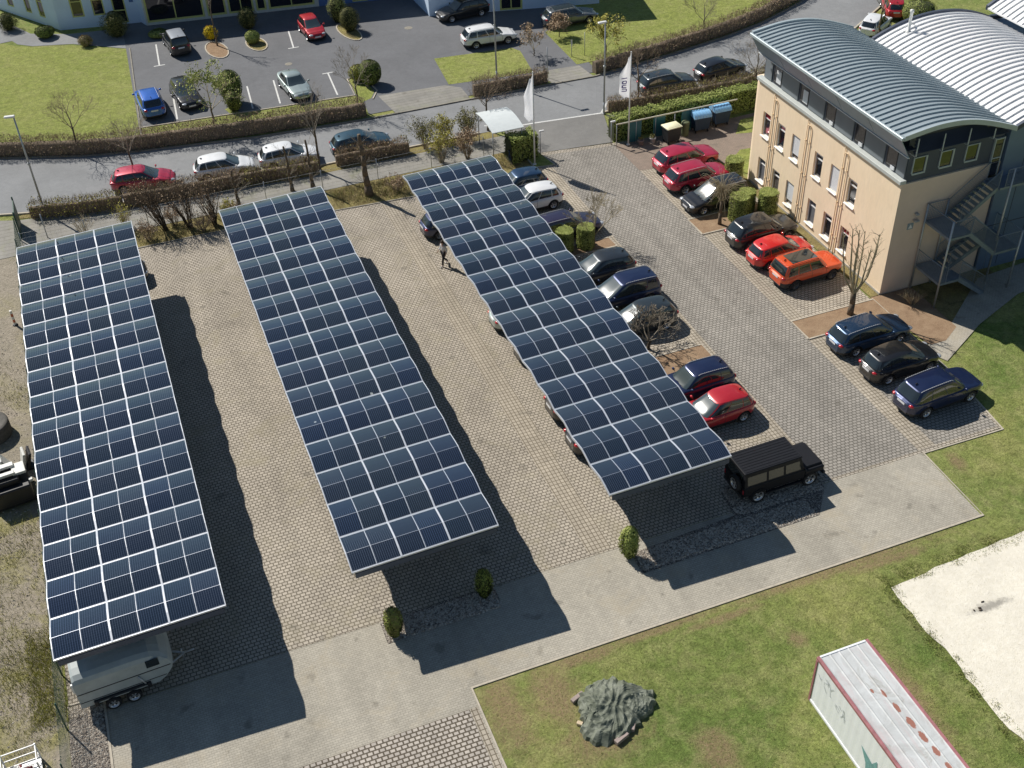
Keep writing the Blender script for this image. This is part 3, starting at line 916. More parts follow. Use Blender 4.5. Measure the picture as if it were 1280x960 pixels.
make_car('parked_car', 'red hatchback at the carport edge behind the black off-roader', 24.05, 37.6, 183, 'hatch', 4.0, 1.76, 1.5, RED, group=GP_M)
# left side under the third carport
make_car('parked_car', 'blue car at the far end, poking out under the third carport towards the aisle', 17.95, 60.2, 2, 'hatch', 4.2, 1.78, 1.45, NAVY, group=GP_L)
make_car('parked_car', 'silver-grey car with only its tail showing halfway along the third carport', 18.55, 49.3, 2, 'hatch', 4.2, 1.78, 1.45, SILVERG, group=GP_L)
make_car('parked_car', 'black car with only its tail showing below the silver one under the third carport', 18.75, 46.0, 2, 'hatch', 4.2, 1.78, 1.45, BLACK, group=GP_L)
make_car('parked_car', 'dark brown car near the front end, tail showing under the third carport', 18.65, 41.0, 2, 'suv', 4.4, 1.84, 1.6, ('dark_brown', (.035, .028, .022), .3, .4), group=GP_L)
make_car('parked_car', 'black car nearest to the front end, tail showing under the third carport', 18.6, 38.3, 2, 'suv', 4.4, 1.84, 1.6, BLACK, group=GP_L)
make_car('parked_car', 'black car under the far right corner of the first carport', -3.0, 62.6, 1, 'suv', 4.5, 1.84, 1.6, BLACK)
# road
make_car('parked_car', 'red car behind the hedge, leftmost of the road row', .45, 74.05, -11, 'hatch', 4.25, 1.78, 1.45, CRIMSON, group=GP_R)
make_car('parked_car', 'white hatchback just ahead of the red car at the roadside', 5.85, 73.45, -6, 'hatch', 4.1, 1.76, 1.5, WHITE, group=GP_R)
make_car('parked_car', 'white hatchback in front of the other white one at the roadside', 10.3, 73.2, -4, 'hatch', 4.15, 1.76, 1.5, WHITE, group=GP_R)
make_car('parked_car', 'teal-blue hatchback, foremost of the four cars at the left roadside', 15.4, 72.95, -1, 'hatch', 4.3, 1.78, 1.46, TEAL, group=GP_R)
make_car('parked_car', 'grey-black estate car at the roadside above the green bin hedge', 39.3, 72.75, -1, 'estate', 4.5, 1.8, 1.47, GREYG, group=GP_R, rails='silver')
make_car('parked_car', 'black car at the roadside half behind the bare tree by the office', 44.1, 73.2, 8, 'hatch', 4.3, 1.8, 1.47, BLACK, group=GP_R)
make_car('parked_car', 'white hatchback seen beyond the long metal roofs', 59.8, 75.5, 33, 'hatch', 3.9, 1.72, 1.48, WHITE, group=GP_R)
make_car('parked_car', 'dark red car beyond the long metal roofs, further than the white one', 63.5, 78.3, 62, 'hatch', 4.1, 1.75, 1.47, RED, group=GP_R)
# north lot
make_car('parked_car', 'bright blue SUV with silver roof rails at the edge of the upper lawn', 2.45, 86.2, 93, 'suv', 4.4, 1.84, 1.6, BLUE, group=GP_N, rails='silver')
make_car('parked_car', 'black hatchback beside the bright blue SUV, bonnet towards the road', 5.15, 86.6, -84, 'hatch', 4.3, 1.78, 1.47, BLACK, group=GP_N)
make_car('parked_car', 'silver-green saloon parked alone in the middle of the upper lot', 13.25, 84.6, -84, 'sedan', 4.5, 1.76, 1.42, SILVERG, group=GP_N)
make_car('parked_car', 'black van-like car with a pale grey roof close to the blue building', 6.0, 97.2, 95, 'van', 4.2, 1.78, 1.65, BLACK, group=GP_N, roof_paint=('pale_roof', (.34, .37, .42), .3, .4))
make_car('parked_car', 'red small car parked in the shadow line of the glass front', 17.1, 95.2, -86, 'hatch', 3.7, 1.68, 1.5, RED, group=GP_N)
make_car('parked_car', 'white estate car beside the small lawn with the pole', 30.15, 86.95, -3, 'estate', 4.6, 1.82, 1.5, WHITE, group=GP_N, rails='silver')
make_car('parked_car', 'grey estate car with a glass roof near the door of the blue building', 37.9, 88.1, -2, 'estate', 4.8, 1.86, 1.47, ('mid_grey', (.15, .165, .18), .55, .35), group=GP_N, pano=True, rails='silver')
make_car('parked_car', 'black estate car in the shadow of the blue building', 30.1, 93.4, 186, 'estate', 4.7, 1.84, 1.5, BLACK, group=GP_N, rails='silver')

# ---- black off-roader, boxy, built separately
t = NT('olive_tinted_glass'); t.base((.09, .088, .065)); t.set(Roughness=.15, Specular_IOR_Level=.7); MAT['olive_glass'] = t.m
def offroader():
    car = thing('off_road_car', 'boxy black off-roader with a spare wheel on its back, by the third carport end', 'off-road car', (24.35, 32.5, .05), R(1))
    L, W, H = 4.35, 1.78, 2.0
    pm = simple('matt_black_body', (.012, .013, .017), .55, .0, var=.15, spec=.25)
    m = MB()
    # main tub
    m.bbox(-L/2, 1.05, -W/2, W/2, .62, 1.18, .03)
    # bonnet
    m.bbox(1.04, L/2-.10, -W/2+.13, W/2-.13, .62, 1.17, .05)
    # wings
    for s in (-1, 1):
        m.bbox(1.03, L/2-.08, s*(W/2-.11)-.13, s*(W/2-.11)+.13, .78, 1.08, .05)
    # upper body (tapered)
    def hull(x0, x1, xt0, xt1, y, yt, z0, z1):
        vs = [(x0, -y, z0), (x1, -y, z0), (x1, y, z0), (x0, y, z0), (xt0, -yt, z1), (xt1, -yt, z1), (xt1, yt, z1), (xt0, yt, z1)]
        m.add(vs, [(3, 2, 1, 0), (4, 5, 6, 7), (0, 1, 5, 4), (1, 2, 6, 5), (2, 3, 7, 6), (3, 0, 4, 7)])
    hull(-L/2+.02, 1.02, -L/2+.07, .80, W/2-.03, W/2-.15, 1.175, 1.90)
    m.build('body', [pm], car)
    m = MB()
    m.bbox(-L/2+.01, .86, -W/2+.11, W/2-.11, 1.895, 1.965, .03)
    for i in range(9):
        yy = -W/2+.22+i*.165
        m.box(-L/2+.1, .75, yy-.012, yy+.012, 1.963, 1.978)
    m.build('roof', [pm], car)
    m = MB()
    m.bbox(L/2-.08, L/2+.06, -W/2+.02, W/2-.02, .46, .62, .03); m.bbox(-L/2-.05, -L/2+.05, -W/2+.05, W/2-.05, .46, .60, .03)
    m.box(-L/2, 1.8, -W/2+.25, W/2-.25, .40, .63)
    m.box(-1.0, .95, -W/2-.02, -W/2+.1, .44, .50); m.box(-1.0, .95, W/2-.1, W/2+.02, .44, .50)
    for wx in (1.42, -1.35):
        for s in (-1, 1):
            for q in range(8):
                a0, a1 = PI*q/8, PI*(q+1)/8
                r = .47
                y0, y1 = s*(W/2-.14), s*(W/2+.035)
                m.add([(wx+r*math.cos(a0), y0, .42+r*math.sin(a0)), (wx+r*math.cos(a1), y0, .42+r*math.sin(a1)), (wx+r*math.cos(a1), y1, .42+r*math.sin(a1)), (wx+r*math.cos(a0), y1, .42+r*math.sin(a0))], [(0, 1, 2, 3)])
    m.build('trim', [MAT['trim']], car)
    def yz(x, z): return W/2-.03-.12*(z-1.175)/.725
    for s in (-1, 1):
        for (a, b_) in ((-2.0, -1.02), (-.90, -.12), (0.0, .72)):
            m = MB()
            za, zc = 1.25, 1.72
            m.add([(a, s*(yz(a, za)+.006), za), (b_+(.08 if b_ > .5 else 0), s*(yz(b_, za)+.006), za), (b_, s*(yz(b_, zc)+.006), zc), (a, s*(yz(a, zc)+.006), zc)], [(0, 1, 2, 3) if s < 0 else (3, 2, 1, 0)])
            m.build('side_window', [MAT['olive_glass']], car)
        m = MB(); m.lathe([(0, L/2-.055), (.085, L/2-.055), (.09, L/2-.075)], 14, axis='x', c=(0, s*.62, .90)); m.build('headlight', [MAT['lamp']], car)
        m = MB(); m.bbox(-L/2-.02, -L/2+.03, s*.80-.05, s*.80+.05, .78, 1.02, .01); m.build('tail_light', [MAT['tail']], car)
        m = MB(); m.ell((.92, s*(W/2+.13), 1.32), (.04, .1, .08)); m.tube((.95, s*(W/2-.03), 1.2), (.92, s*(W/2+.12), 1.3), .014, .014, 5); m.build('mirror', [MAT['trim']], car)
    m = MB()
    def xw(z): return 1.02-.22*(z-1.175)/.725+.008
    m.add([(xw(1.22), -.74, 1.22), (xw(1.22), .74, 1.22), (xw(1.82), .66, 1.82), (xw(1.82), -.66, 1.82)], [(0, 1, 2, 3)])
    m.build('windscreen', [MAT['windscreen']], car)
    m = MB(); m.add([(-L/2+.015, .62, 1.28), (-L/2+.015, -.62, 1.28), (-L/2+.045, -.58, 1.75), (-L/2+.045, .58, 1.75)], [(0, 1, 2, 3)]); m.build('rear_window', [MAT['glass']], car)
    m = MB(); m.bbox(L/2-.11, L/2-.06, -.42, .42, .66, 1.08, .015); m.build('grille', [MAT['trim']], car)
    ty, ri = wheel_meshes(.40)
    for wx in (1.42, -1.35):
        for s in (-1, 1):
            w_ = inst('wheel', ty, car, (wx, s*(W/2-.11), .40), (0, 0, 0 if s > 0 else PI)); inst('rim', ri, w_)
    w_ = inst('spare_wheel', ty, car, (-L/2-.12, -.28, 1.12), (0, 0, PI/2)); inst('rim', ri, w_)
offroader()

# ---- horse trailer
def trailer():
    t_ = thing('horse_trailer', 'pale grey twin-axle horse trailer under the near end of the first carport', 'horse trailer', (-5.15, 32.6, .05), R(3))
    m = MB()
    W = 1.05
    # profile (x,z) with a sloped nose
    prof = [(-2.0, .55), (1.0, .55), (1.42, .74), (1.70, 1.08), (1.76, 1.38), (1.64, 1.72), (1.36, 2.02), (.95, 2.22), (.4, 2.28), (-1.9, 2.28), (-2.0, 2.2)]
    rows = []
    n = len(prof)
    def ins(k): return [(x_*k+(1-k)*-.2 if False else x_, z_) for x_, z_ in prof]
    vs = []
    for (yy, sh_) in ((-W, .32), (-W+.09, .16), (-W+.28, .05), (-W+.6, .0), (W-.6, 0), (W-.28, .05), (W-.09, .16), (W, .32)):
        for (x_, z_) in prof:
            zc = z_-sh_ if z_ > 2 else z_
            xc = x_-sh_*.35 if x_ > 1 else x_
            vs.append((xc, yy, zc))
    fs = [tuple(range(n)), tuple(range(7*n, 8*n))[::-1]]
    for r in range(7):
        for i in range(n):
            j = (i+1) % n
            fs.append((r*n+i, (r+1)*n+i, (r+1)*n+j, r*n+j))
    m.add(vs, fs, 0)
    m.build('body', [simple('trailer_shell', (.40, .445, .45), .55, var=.1, scale=2)], t_)
    m = MB()
    m.box(-1.98, 1.6, -W-.012, -W+.01, 1.33, 1.37); m.box(-1.98, 1.35, -W-.012, -W+.01, .84, .87)
    m.box(-2.03, -1.99, -W, W, .5, .58)
    m.build('trim_rail', [MAT['trim']], t_)
    m = MB(); m.bbox(.72, 1.22, -W-.018, -W+.01, 1.55, 1.95, .006); m.build('window', [MAT['glass']], t_)
    m = MB()
    m.bbox(-1.35, .55, -W-.12, -W+.05, .72, .80, .02); m.bbox(-1.5, -1.35, -W-.12, -W+.05, .52, .8, .02); m.bbox(.55, .7, -W-.12, -W+.05, .52, .8, .02)
    m.build('mudguard', [MAT['trim']], t_)
    m = MB(); m.tube((.62, -W-.06, .45), (.32, -W-.05, 1.3), .035, .035, 8); m.build('support_leg', [MAT['galv']], t_)
    m = MB(); m.tube((1.2, -.55, .55), (2.2, 0, .5), .045, .045, 6); m.tube((1.2, .55, .55), (2.2, 0, .5), .045, .045, 6); m.tube((2.1, 0, .5), (2.6, 0, .52), .04, .04, 6); m.tube((2.1, 0, .1), (2.1, 0, .8), .03, .03, 6)
    m.build('drawbar', [MAT['galv']], t_)
    m = MB(); m.bbox(-2.07, -1.99, -W+.02, -W+.12, 1.5, 2.0, .01); m.build('marker_post', [MAT['white_metal']], t_)
    ty, ri = wheel_meshes(.30)
    for wx in (-.85, -.05):
        for s in (-1, 1):
            w_ = inst('wheel', ty, t_, (wx, s*(W+.0), .30), (0, 0, 0 if s > 0 else PI)); inst('rim', ri, w_)
trailer()
# ------------------------------------------------------------------ solar carports
def panel_mat():
    t = NT('solar_glass')
    s = t.sep(t.co())
    fx = t.math('FRACT', t.math('MULTIPLY', s[0], 12/1.06))
    fy = t.math('FRACT', t.math('MULTIPLY', s[1], 20/2.06))
    fx6 = t.math('FRACT', t.math('MULTIPLY', s[0], 6/1.06))
    l1 = t.math('LESS_THAN', t.math('ABSOLUTE', t.math('SUBTRACT', fx, .5)), .095)
    l2 = t.math('LESS_THAN', fy, .08)
    ln = t.math('MAXIMUM', t.math('MULTIPLY', l1, .75), t.math('MULTIPLY', l2, .5))
    oi = t.n('ShaderNodeObjectInfo').outputs['Random']
    c = t.ramp(oi, [(0., (.004, .006, .011)), (.35, (.005, .007, .009)), (.6, (.004, .006, .013)), (.85, (.005, .008, .010)), (1., (.004, .007, .016))])
    line = t.ramp(oi, [(0., (.085, .105, .155)), (.5, (.10, .115, .14)), (1., (.085, .11, .18))])
    c = t.mix(ln, c, line)
    d = t.noise(2.2, 5, .7, t.world())
    c = t.mix(t.ramp(d, [(.45, 0.), (.8, .03)]), c, (.25, .26, .26))
    dr = t.n('ShaderNodeTexVoronoi'); t.l(t.world(), dr.inputs['Vector']); dr.inputs['Scale'].default_value = .55
    c = t.mix(t.ramp(t.math('ADD', dr.outputs['Distance'], t.math('MULTIPLY', t.noise(9, 4, .7, t.world()), .06)), [(.058, .8), (.075, 0.)]), c, (.55, .55, .52))
    t.base(c)
    t.set(Roughness=.06, Specular_IOR_Level=.4, Coat_Weight=1.0, Coat_Roughness=.03, Coat_IOR=2.15)
    t.set(Coat_Tint=t.ramp(oi, [(0., (.74, .82, 1.)), (.25, (.95, 1., .93)), (.45, (.62, .70, .92)), (.65, (1., 1., .96)), (.85, (.66, .74, .76)), (1., (.86, .93, 1.))]))
    return t.m
MAT['solar'] = panel_mat()
HB = .20
RK = .455
MAT['end_dark'] = simple('dark_blue_edge', (.07, .09, .14), .4, .3, var=.1)
MAT['alu_mid'] = simple('mid_aluminium', (.55, .58, .63), .35, .35, var=.05)
def make_carport(name, label, xl, xr, y0, y1, zl, zr, rows=15, gp='three parallel solar carports'):
    root = thing(name, label, 'solar carport', (xl, y0, zl), 0, gp)
    Wd = xr-xl; p = (y1-y0)/rows
    tilt = math.atan2(zr-zl, Wd)
    w = Wd/6
    k = .014
    # one panel: two facets
    mb = MB()
    xa, xb = k*.5, w-k*.5
    g = .03
    def zz(y): 
        t_ = y/p
        f = t_/RK if t_ < RK else (1-t_)/(1-RK)
        return HB*(f+.09*math.sin(PI*f))
    rp = RK*p
    ys = [g, g+.02]+[lerp(g+.02, rp-.009, i/4) for i in range(1, 5)]+[lerp(rp+.009, p-g-.02, i/4) for i in range(0, 4)]+[p-g-.02, p-g]
    fr = .007
    P0 = [[(x_, y_, zz(y_)) for x_ in (xa, xa+fr, xb-fr, xb)] for y_ in ys]
    n0 = len(mb.f)
    mb.grid(P0, 0, False)
    for q in range(n0, len(mb.f)):
        r_, c_ = divmod(q-n0, 3)
        if c_ != 1 or r_ == 0 or r_ == len(ys)-2: mb.mi[q] = 1
        if r_ == 5: mb.mi[q] = 2
    # edges (thickness)
    for (rowA, fl) in ((P0[0], True), (P0[-1], False)):
        vs = list(rowA)+[(a[0], a[1], a[2]-.035) for a in rowA]
        mb.add(vs, [(i, i+1, 4+i+1, 4+i) if not fl else (4+i, 4+i+1, i+1, i) for i in range(3)], 1)
    for ci in (0, 3):
        col = [r_[ci] for r_ in P0]; n = len(col)
        vs = col+[(a[0], a[1], a[2]-.035) for a in col]
        mb.add(vs, [(i, n+i, n+i+1, i+1) for i in range(n-1)], 1)
    me = mb.mesh('solar_panel', [MAT['solar'], MAT['alu'], MAT['alu_dull']])
    for r in range(rows):
        for c in range(6):
            inst('solar_panel', me, root, (c*w*math.cos(tilt), r*p, c*w*math.sin(tilt)), (0, -tilt, 0))
    # rails following the wave
    def railm(width, z_off, z_th):
        m = MB()
        for r in range(rows):
            yy = [r*p+q for q in (0, p*.22, p*(RK-.02), p*(RK+.02), p*.75, p)]
            for a, b_ in zip(yy, yy[1:]):
                za, zb_ = zz((a-r*p)), zz(b_-r*p)
                vs = [(-width/2, a, za+z_off-z_th), (width/2, a, za+z_off-z_th), (width/2, a, za+z_off), (-width/2, a, za+z_off),
                      (-width/2, b_, zb_+z_off-z_th), (width/2, b_, zb_+z_off-z_th), (width/2, b_, zb_+z_off), (-width/2, b_, zb_+z_off)]
                m.add(vs, [(3, 2, 6, 7), (0, 4, 5, 1), (0, 3, 7, 4), (1, 5, 6, 2)])
        return m
    thick = railm(.075, .014, .09).mesh('long_rail', [MAT['alu']])
    thin = railm(.016, .004, .07).mesh('long_rail', [MAT['alu_mid']])
    edge = railm(.038, .010, .13).mesh('long_rail', [MAT['alu']])
    for c in range(7):
        me_ = edge if c in (0, 6) else (thick if c in (2, 4) else thin)
        inst('long_rail', me_, root, (c*w*math.cos(tilt), 0, c*w*math.sin(tilt)), (0, -tilt, 0))
    m = MB(); m.box(-.02, Wd/math.cos(tilt)+.02, -.015, .015, -.07, .008)
    crm = m.mesh('cross_rail', [MAT['alu']])
    for r in range(rows+1):
        inst('cross_rail', crm, root, (0, r*p, 0), (0, -tilt, 0))
    # gutter / end beams and underside structure
    m = MB(); m.box(.1, Wd-.1, -.10, -.04, -.36, -.10); m.box(.3, Wd-.2, -.04, .06, -.40, -.34)
    bm = m.mesh('end_beam', [MAT['end_dark']])
    inst('end_beam', bm, root, (0, .06, 0), (0, -tilt, 0))
    inst('end_beam', bm, root, (0, y1-y0+.02, 0), (0, -tilt, 0))
    m = MB(); m.box(-.07, .07, .05, y1-y0-.05, -.42, -.10)
    lb = m.mesh('purlin', [MAT['alu_dull']])
    px = (1.9, Wd-1.9)
    for x_ in px+(Wd*.5,):
        inst('purlin', lb, root, (x_, 0, x_*math.tan(tilt)), (0, 0, 0))
    m = MB(); m.box(.25, Wd-.25, -.06, .06, -.60, -.42)
    cb = m.mesh('cross_beam', [MAT['galv']])
    nb = 7
    for i in range(nb):
        yy = 4.4+i*(y1-y0-6.0)/(nb-1)
        inst('cross_beam', cb, root, (0, yy, 0), (0, -tilt, 0))
        for x_ in px:
            m = MB(); hh = zl+x_*math.tan(tilt)-.5
            m.box(-.075, .075, -.075, .075, -hh, 0); m.box(-.16, .16, -.16, .16, -hh, -hh+.03)
            m.tube((0, 0, -.9), (.75 if x_ < Wd/2 else -.75, 0, -.05), .035, .035, 5)
            inst('post', m.mesh('post', [MAT['galv']]), root, (x_, yy, hh-zl+.034), (0, 0, 0))
    return root
make_carport('solar_carport', 'leftmost solar carport, beside the dirt yard, with the horse trailer under its end', -7.34, -.88, 31.56, 62.85, 3.6, 3.8)
make_carport('solar_carport', 'solar carport roof between the other two, over empty paving', 4.12, 10.35, 31.50, 62.35, 3.55, 3.75)
make_carport('solar_carport', 'solar carport roof nearest to the office building, with cars along both edges', 15.42, 21.24, 31.55, 61.95, 3.5, 3.65)
# ------------------------------------------------------------------ office building
t = NT('beige_render'); w = t.world()
c = t.ramp(t.noise(.5, 5, .6, w), [(.3, (.93, .745, .53)), (.7, (.98, .80, .585))])
c = t.mix(1.0, c, t.ramp(t.noise(6, 5, .7, t.mapping(w, scale=(1, 1, .25))), [(.3, .93), (.7, 1.03)]), 'MULTIPLY')
t.base(c); t.set(Roughness=.9, Specular_IOR_Level=.2); t.bump(t.noise(60, 3, .8, w), .2, .004); MAT['beige'] = t.m
MAT['tan'] = simple('gable_render', (.72, .575, .47), .9, var=.05, scale=1)
MAT['slate'] = simple('slate_cladding', (.07, .085, .12), .5, .2, var=.08, scale=1)
MAT['slate_panel'] = simple('grey_facade_panel', (.20, .225, .25), .5, .1, var=.06, scale=1)
MAT['soffit'] = simple('blue_grey_soffit', (.25, .33, .42), .45, .4, var=.1, scale=1)
MAT['zinc'] = simple('zinc_sheet', (.33, .39, .42), .45, .2, var=.07, scale=.8)
MAT['zinc_edge'] = simple('zinc_edge', (.43, .50, .53), .42, .2, var=.06, scale=1)
MAT['hallroof'] = simple('pale_standing_seam', (.82, .82, .82), .5, .05, var=.06, scale=.7)
MAT['win_frame'] = simple('white_window_frame', (.80, .80, .80), .4, var=.03)
MAT['sill'] = simple('white_sill', (.82, .82, .81), .35, var=.03)
MAT['shutter'] = simple('white_shutter', (.72, .74, .77), .5, var=.04, scale=2)
MAT['screen'] = simple('grey_screen', (.13, .135, .15), .7, var=.1)
MAT['olive_blind'] = simple('olive_blind', (.13, .14, .03), .8, var=.15)
MAT['pipe'] = simple('beige_downpipe', (.74, .58, .39), .5, 0, var=.15)
t = NT('room_glass'); t.base((.016, .017, .024)); t.set(Roughness=.05, Specular_IOR_Level=.9, Coat_Weight=.5, Coat_Roughness=.02); MAT['pane'] = t.m
MAT['concrete'] = simple('plain_concrete', (.40, .38, .34), .9, var=.15, scale=3, bump=.3)

ob = thing('office_building', 'beige two-storey office with a dark top floor and a barrel-vaulted grey-blue metal roof', 'building', (37.9, 43.45, 0))
def wall_holes(a0, a1, z0, z1, holes, P, depth, mi_reveal=0):
    """wall in (a,z) with rectangular holes; P(a,z,d) -> point, d = depth into the wall"""
    A = sorted(set([a0, a1]+[h[0] for h in holes]+[h[1] for h in holes]))
    Z = sorted(set([z0, z1]+[h[2] for h in holes]+[h[3] for h in holes]))
    m = MB()
    for i in range(len(A)-1):
        for j in range(len(Z)-1):
            ca, cz = (A[i]+A[i+1])/2, (Z[j]+Z[j+1])/2
            if any(h[0] < ca < h[1] and h[2] < cz < h[3] for h in holes): continue
            m.add([P(A[i], Z[j], 0), P(A[i+1], Z[j], 0), P(A[i+1], Z[j+1], 0), P(A[i], Z[j+1], 0)], [(0, 1, 2, 3)])
    for (h0, h1, g0, g1) in holes:
        m.add([P(h0, g0, 0), P(h1, g0, 0), P(h1, g1, 0), P(h0, g1, 0), P(h0, g0, depth), P(h1, g0, depth), P(h1, g1, depth), P(h0, g1, depth)],
              [(0, 4, 5, 1), (1, 5, 6, 2), (2, 6, 7, 3), (3, 7, 4, 0)], mi_reveal)
    return m
# front wall faces -x ; local coords: a = y-43.45
Pw = lambda a, z, d: (d, a, z)
ysl = [(c_-43.45) for c_ in (56.78, 55.06, 53.4, 50.93, 49.22, 47.45)]
holes = []
for a in ysl:
    holes.append((a-.43, a+.43, .62, 2.2)); holes.append((a-.43, a+.43, 3.78, 5.36))
m = wall_holes(0, 14.6, 0, 7.1, holes, Pw, .20)
# rounded far corner
for i in range(8):
    a0, a1 = PI/2*i/8, PI/2*(i+1)/8
    r = .65
    p0 = (r-r*math.cos(a0), 14.6+r*math.sin(a0)); p1 = (r-r*math.cos(a1), 14.6+r*math.sin(a1))
    m.add([(p0[0], p0[1], 0), (p1[0], p1[1], 0), (p1[0], p1[1], 7.1), (p0[0], p0[1], 7.1)], [(0, 1, 2, 3)], 0, True)
m.add([(.65, 15.25, 0), (6.4, 15.25, 0), (6.4, 15.25, 7.1), (.65, 15.25, 7.1)], [(0, 1, 2, 3)])
m.add([(6.4, 0, 0), (6.4, 15.25, 0), (6.4, 15.25, 7.1), (6.4, 0, 7.1)], [(0, 1, 2, 3)])
m.add([(0, 0, 7.1), (6.4, 0, 7.1), (6.4, 15.25, 7.1), (.2, 15.25, 7.1), (0, 14.6, 7.1)], [(0, 1, 2, 3, 4)])
m.build('wall', [MAT['beige']], ob)
m = MB(); m.add([(0, 0, 0), (5.7, 0, 0), (5.7, 0, 7.1), (0, 0, 7.1)], [(0, 1, 2, 3)])
m.add([(5.7, 0, 0), (6.4, 0, 0), (6.4, 0, 6.2), (5.7, 0, 6.2)], [(0, 1, 2, 3)])
m.build('gable_wall', [MAT['tan']], ob)
kinds_low = ['screen', 'dark', 'shutter', 'screen', 'dark', 'red']
kinds_up = ['red', 'dark', 'shutter', 'dark', 'shutterfull', 'dark']
MAT['red_blind'] = simple('red_curtain', (.30, .02, .03), .8, var=.2)
def window(a, z0, z1, kind, lab=None):
    m = MB()
    y0, y1 = a-.43, a+.43
    x = .15
    for (b0, b1, c0, c1) in ((y0, y0+.06, z0, z1), (y1-.06, y1, z0, z1), (y0+.06, y1-.06, z1-.07, z1), (y0+.06, y1-.06, z0, z0+.06), (y0+.06, y1-.06, z1-.45, z1-.38)):
        m.box(x-.03, x+.04, b0+.001, b1-.001, c0+.001, c1-.001)
    fr = m.build('window', [MAT['win_frame']], ob)
    g = MB()
    g.box(x+.005, x+.02, y0+.06, y1-.06, z0+.06, z1-.07)
    g.build('pane', [{'screen': MAT['screen'], 'red': MAT['pane']}.get(kind, MAT['pane'])], fr)
    if kind in ('shutter', 'shutterfull'):
        s_ = MB(); zb_ = z0+.33 if kind == 'shutter' else z0+.04
        n = 14
        for i in range(n):
            q0 = zb_+(z1-.02-zb_)*i/n; q1 = zb_+(z1-.02-zb_)*(i+1)/n
            s_.box(x-.07, x-.045, y0+.02, y1-.02, q0, q1-.008)
        s_.build('shutter', [MAT['shutter']], fr)
    if kind == 'red':
        s_ = MB(); s_.box(x-.01, x-.004, y0+.07, y1-.07, z1-.40, z1-.09); s_.build('blind', [MAT['red_blind']], fr)
    if kind == 'dark':
        s_ = MB(); s_.box(x-.012, x-.002, y0+.07, y1-.07, z1-.20, z1-.10); s_.build('blind', [MAT['win_frame']], fr)
    s_ = MB()
    s_.add([(-.10, y0-.04, z0-.05), (-.10, y1+.04, z0-.05), (.13, y1+.001, z0+.02), (.13, y0-.001, z0+.02), (-.10, y0-.04, z0-.085), (-.10, y1+.04, z0-.085), (.0, y1+.04, z0-.05), (.0, y0-.04, z0-.05)],
           [(3, 2, 1, 0), (0, 1, 5, 4), (1, 2, 6, 5), (3, 0, 4, 7), (4, 5, 6, 7)])
    s_.build('sill', [MAT['sill']], fr)
for a, k1, k2 in zip(ysl, kinds_low, kinds_up):
    window(a, .62, 2.2, k1); window(a, 3.78, 5.36, k2)
# downpipes in pairs
for yy in (56.12, 52.38, 48.55):
    a = yy-43.45
    m = MB()
    for q in (0, -.40):
        m.tube((-.06, a+q, .03), (-.06, a+q, 6.95 if q == 0 else 6.4), .028, .028, 8)
    m.path([(-.06, a-.4, 6.4), (-.06, a-.36, 6.6), (-.06, a-.2, 6.68), (-.06, a, 6.55)], .028, 8)
    for z_ in (1.2, 3.4, 5.6):
        m.box(-.115, .0, a-.06, a+.06, z_, z_+.03); m.box(-.115, .0, a-.46, a-.34, z_, z_+.03)
    m.build('downpipe', [MAT['pipe']], ob)
# coping
m = MB(); m.bbox(-.14, .25, -.03, 14.75, 7.1, 7.32, .02)
m.build('coping', [simple('grey_coping', (.50, .53, .51), .6, var=.06)], ob)
m = MB(); m.box(-.05, .0, 0, 14.6, .01, .16); m.build('plinth', [MAT['concrete']], ob)
# top storey
x0 = .22
m = MB()
m.box(x0, 6.35, .12, 14.5, 7.1, 9.25)
m.build('upper_wall', [MAT['slate']], ob)
uw = [(56.4-43.45), (53.43-43.45), (50.68-43.45), (47.8-43.45), (44.85-43.45)]
prev = 14.4
for i, a in enumerate(uw):
    m = MB()
    y1_, y0_ = (prev, a+.62)
    if y1_-y0_ > .3:
        m.bbox(x0-.06, x0-.002, y0_, y1_-.02, 7.36, 8.72, .025)
        m.build('facade_panel', [MAT['slate_panel']], ob)
    prev = a-.48
    f = MB()
    for (b0, b1, c0, c1) in ((a-.45, a-.40, 7.42, 8.6), (a+.40, a+.45, 7.42, 8.6), (a-.40, a+.40, 7.42, 7.5), (a-.40, a+.40, 8.55, 8.6)):
        f.box(x0-.03, x0-.001, b0, b1, c0, c1)
    fr = f.build('window', [MAT['trim']], ob)
    g = MB(); g.box(x0-.018, x0-.003, a-.40, a+.40, 7.5, 8.55); g.build('pane', [MAT['pane']], fr)
    g = MB()
    if i < 2:
        g.box(x0-.045, x0-.025, a-.38, a+.12, 7.52, 8.3)
    else:
        g.box(x0-.10, x0-.035, a-.38, a-.05, 7.42, 7.62)
    g.build('blind', [MAT['shutter']], fr)
m = MB(); m.bbox(x0-.06, x0-.002, .02+.14, uw[-1]-.50, 7.36, 8.72, .02); m.build('facade_panel', [MAT['slate_panel']], ob)
# gable windows
for gx in (38.84, 40.55, 42.2):
    a = gx-37.9
    f = MB()
    for (b0, b1, c0, c1) in ((a-.42, a-.36, 7.6, 8.55), (a+.36, a+.46, 7.5, 8.55), (a-.36, a+.36, 7.5, 7.6), (a-.36, a+.36, 8.5, 8.55)):
        f.box(b0, b1, .05, .119, c0, c1)
    fr = f.build('window', [MAT['zinc_edge']], ob)
    g = MB(); g.box(a-.36, a+.36, .10, .117, 7.6, 8.5); g.build('pane', [MAT['pane']], fr)
    g = MB(); g.box(a-.33, a+.30, .086, .098, 7.78, 8.48); g.build('blind', [MAT['olive_blind']], fr)
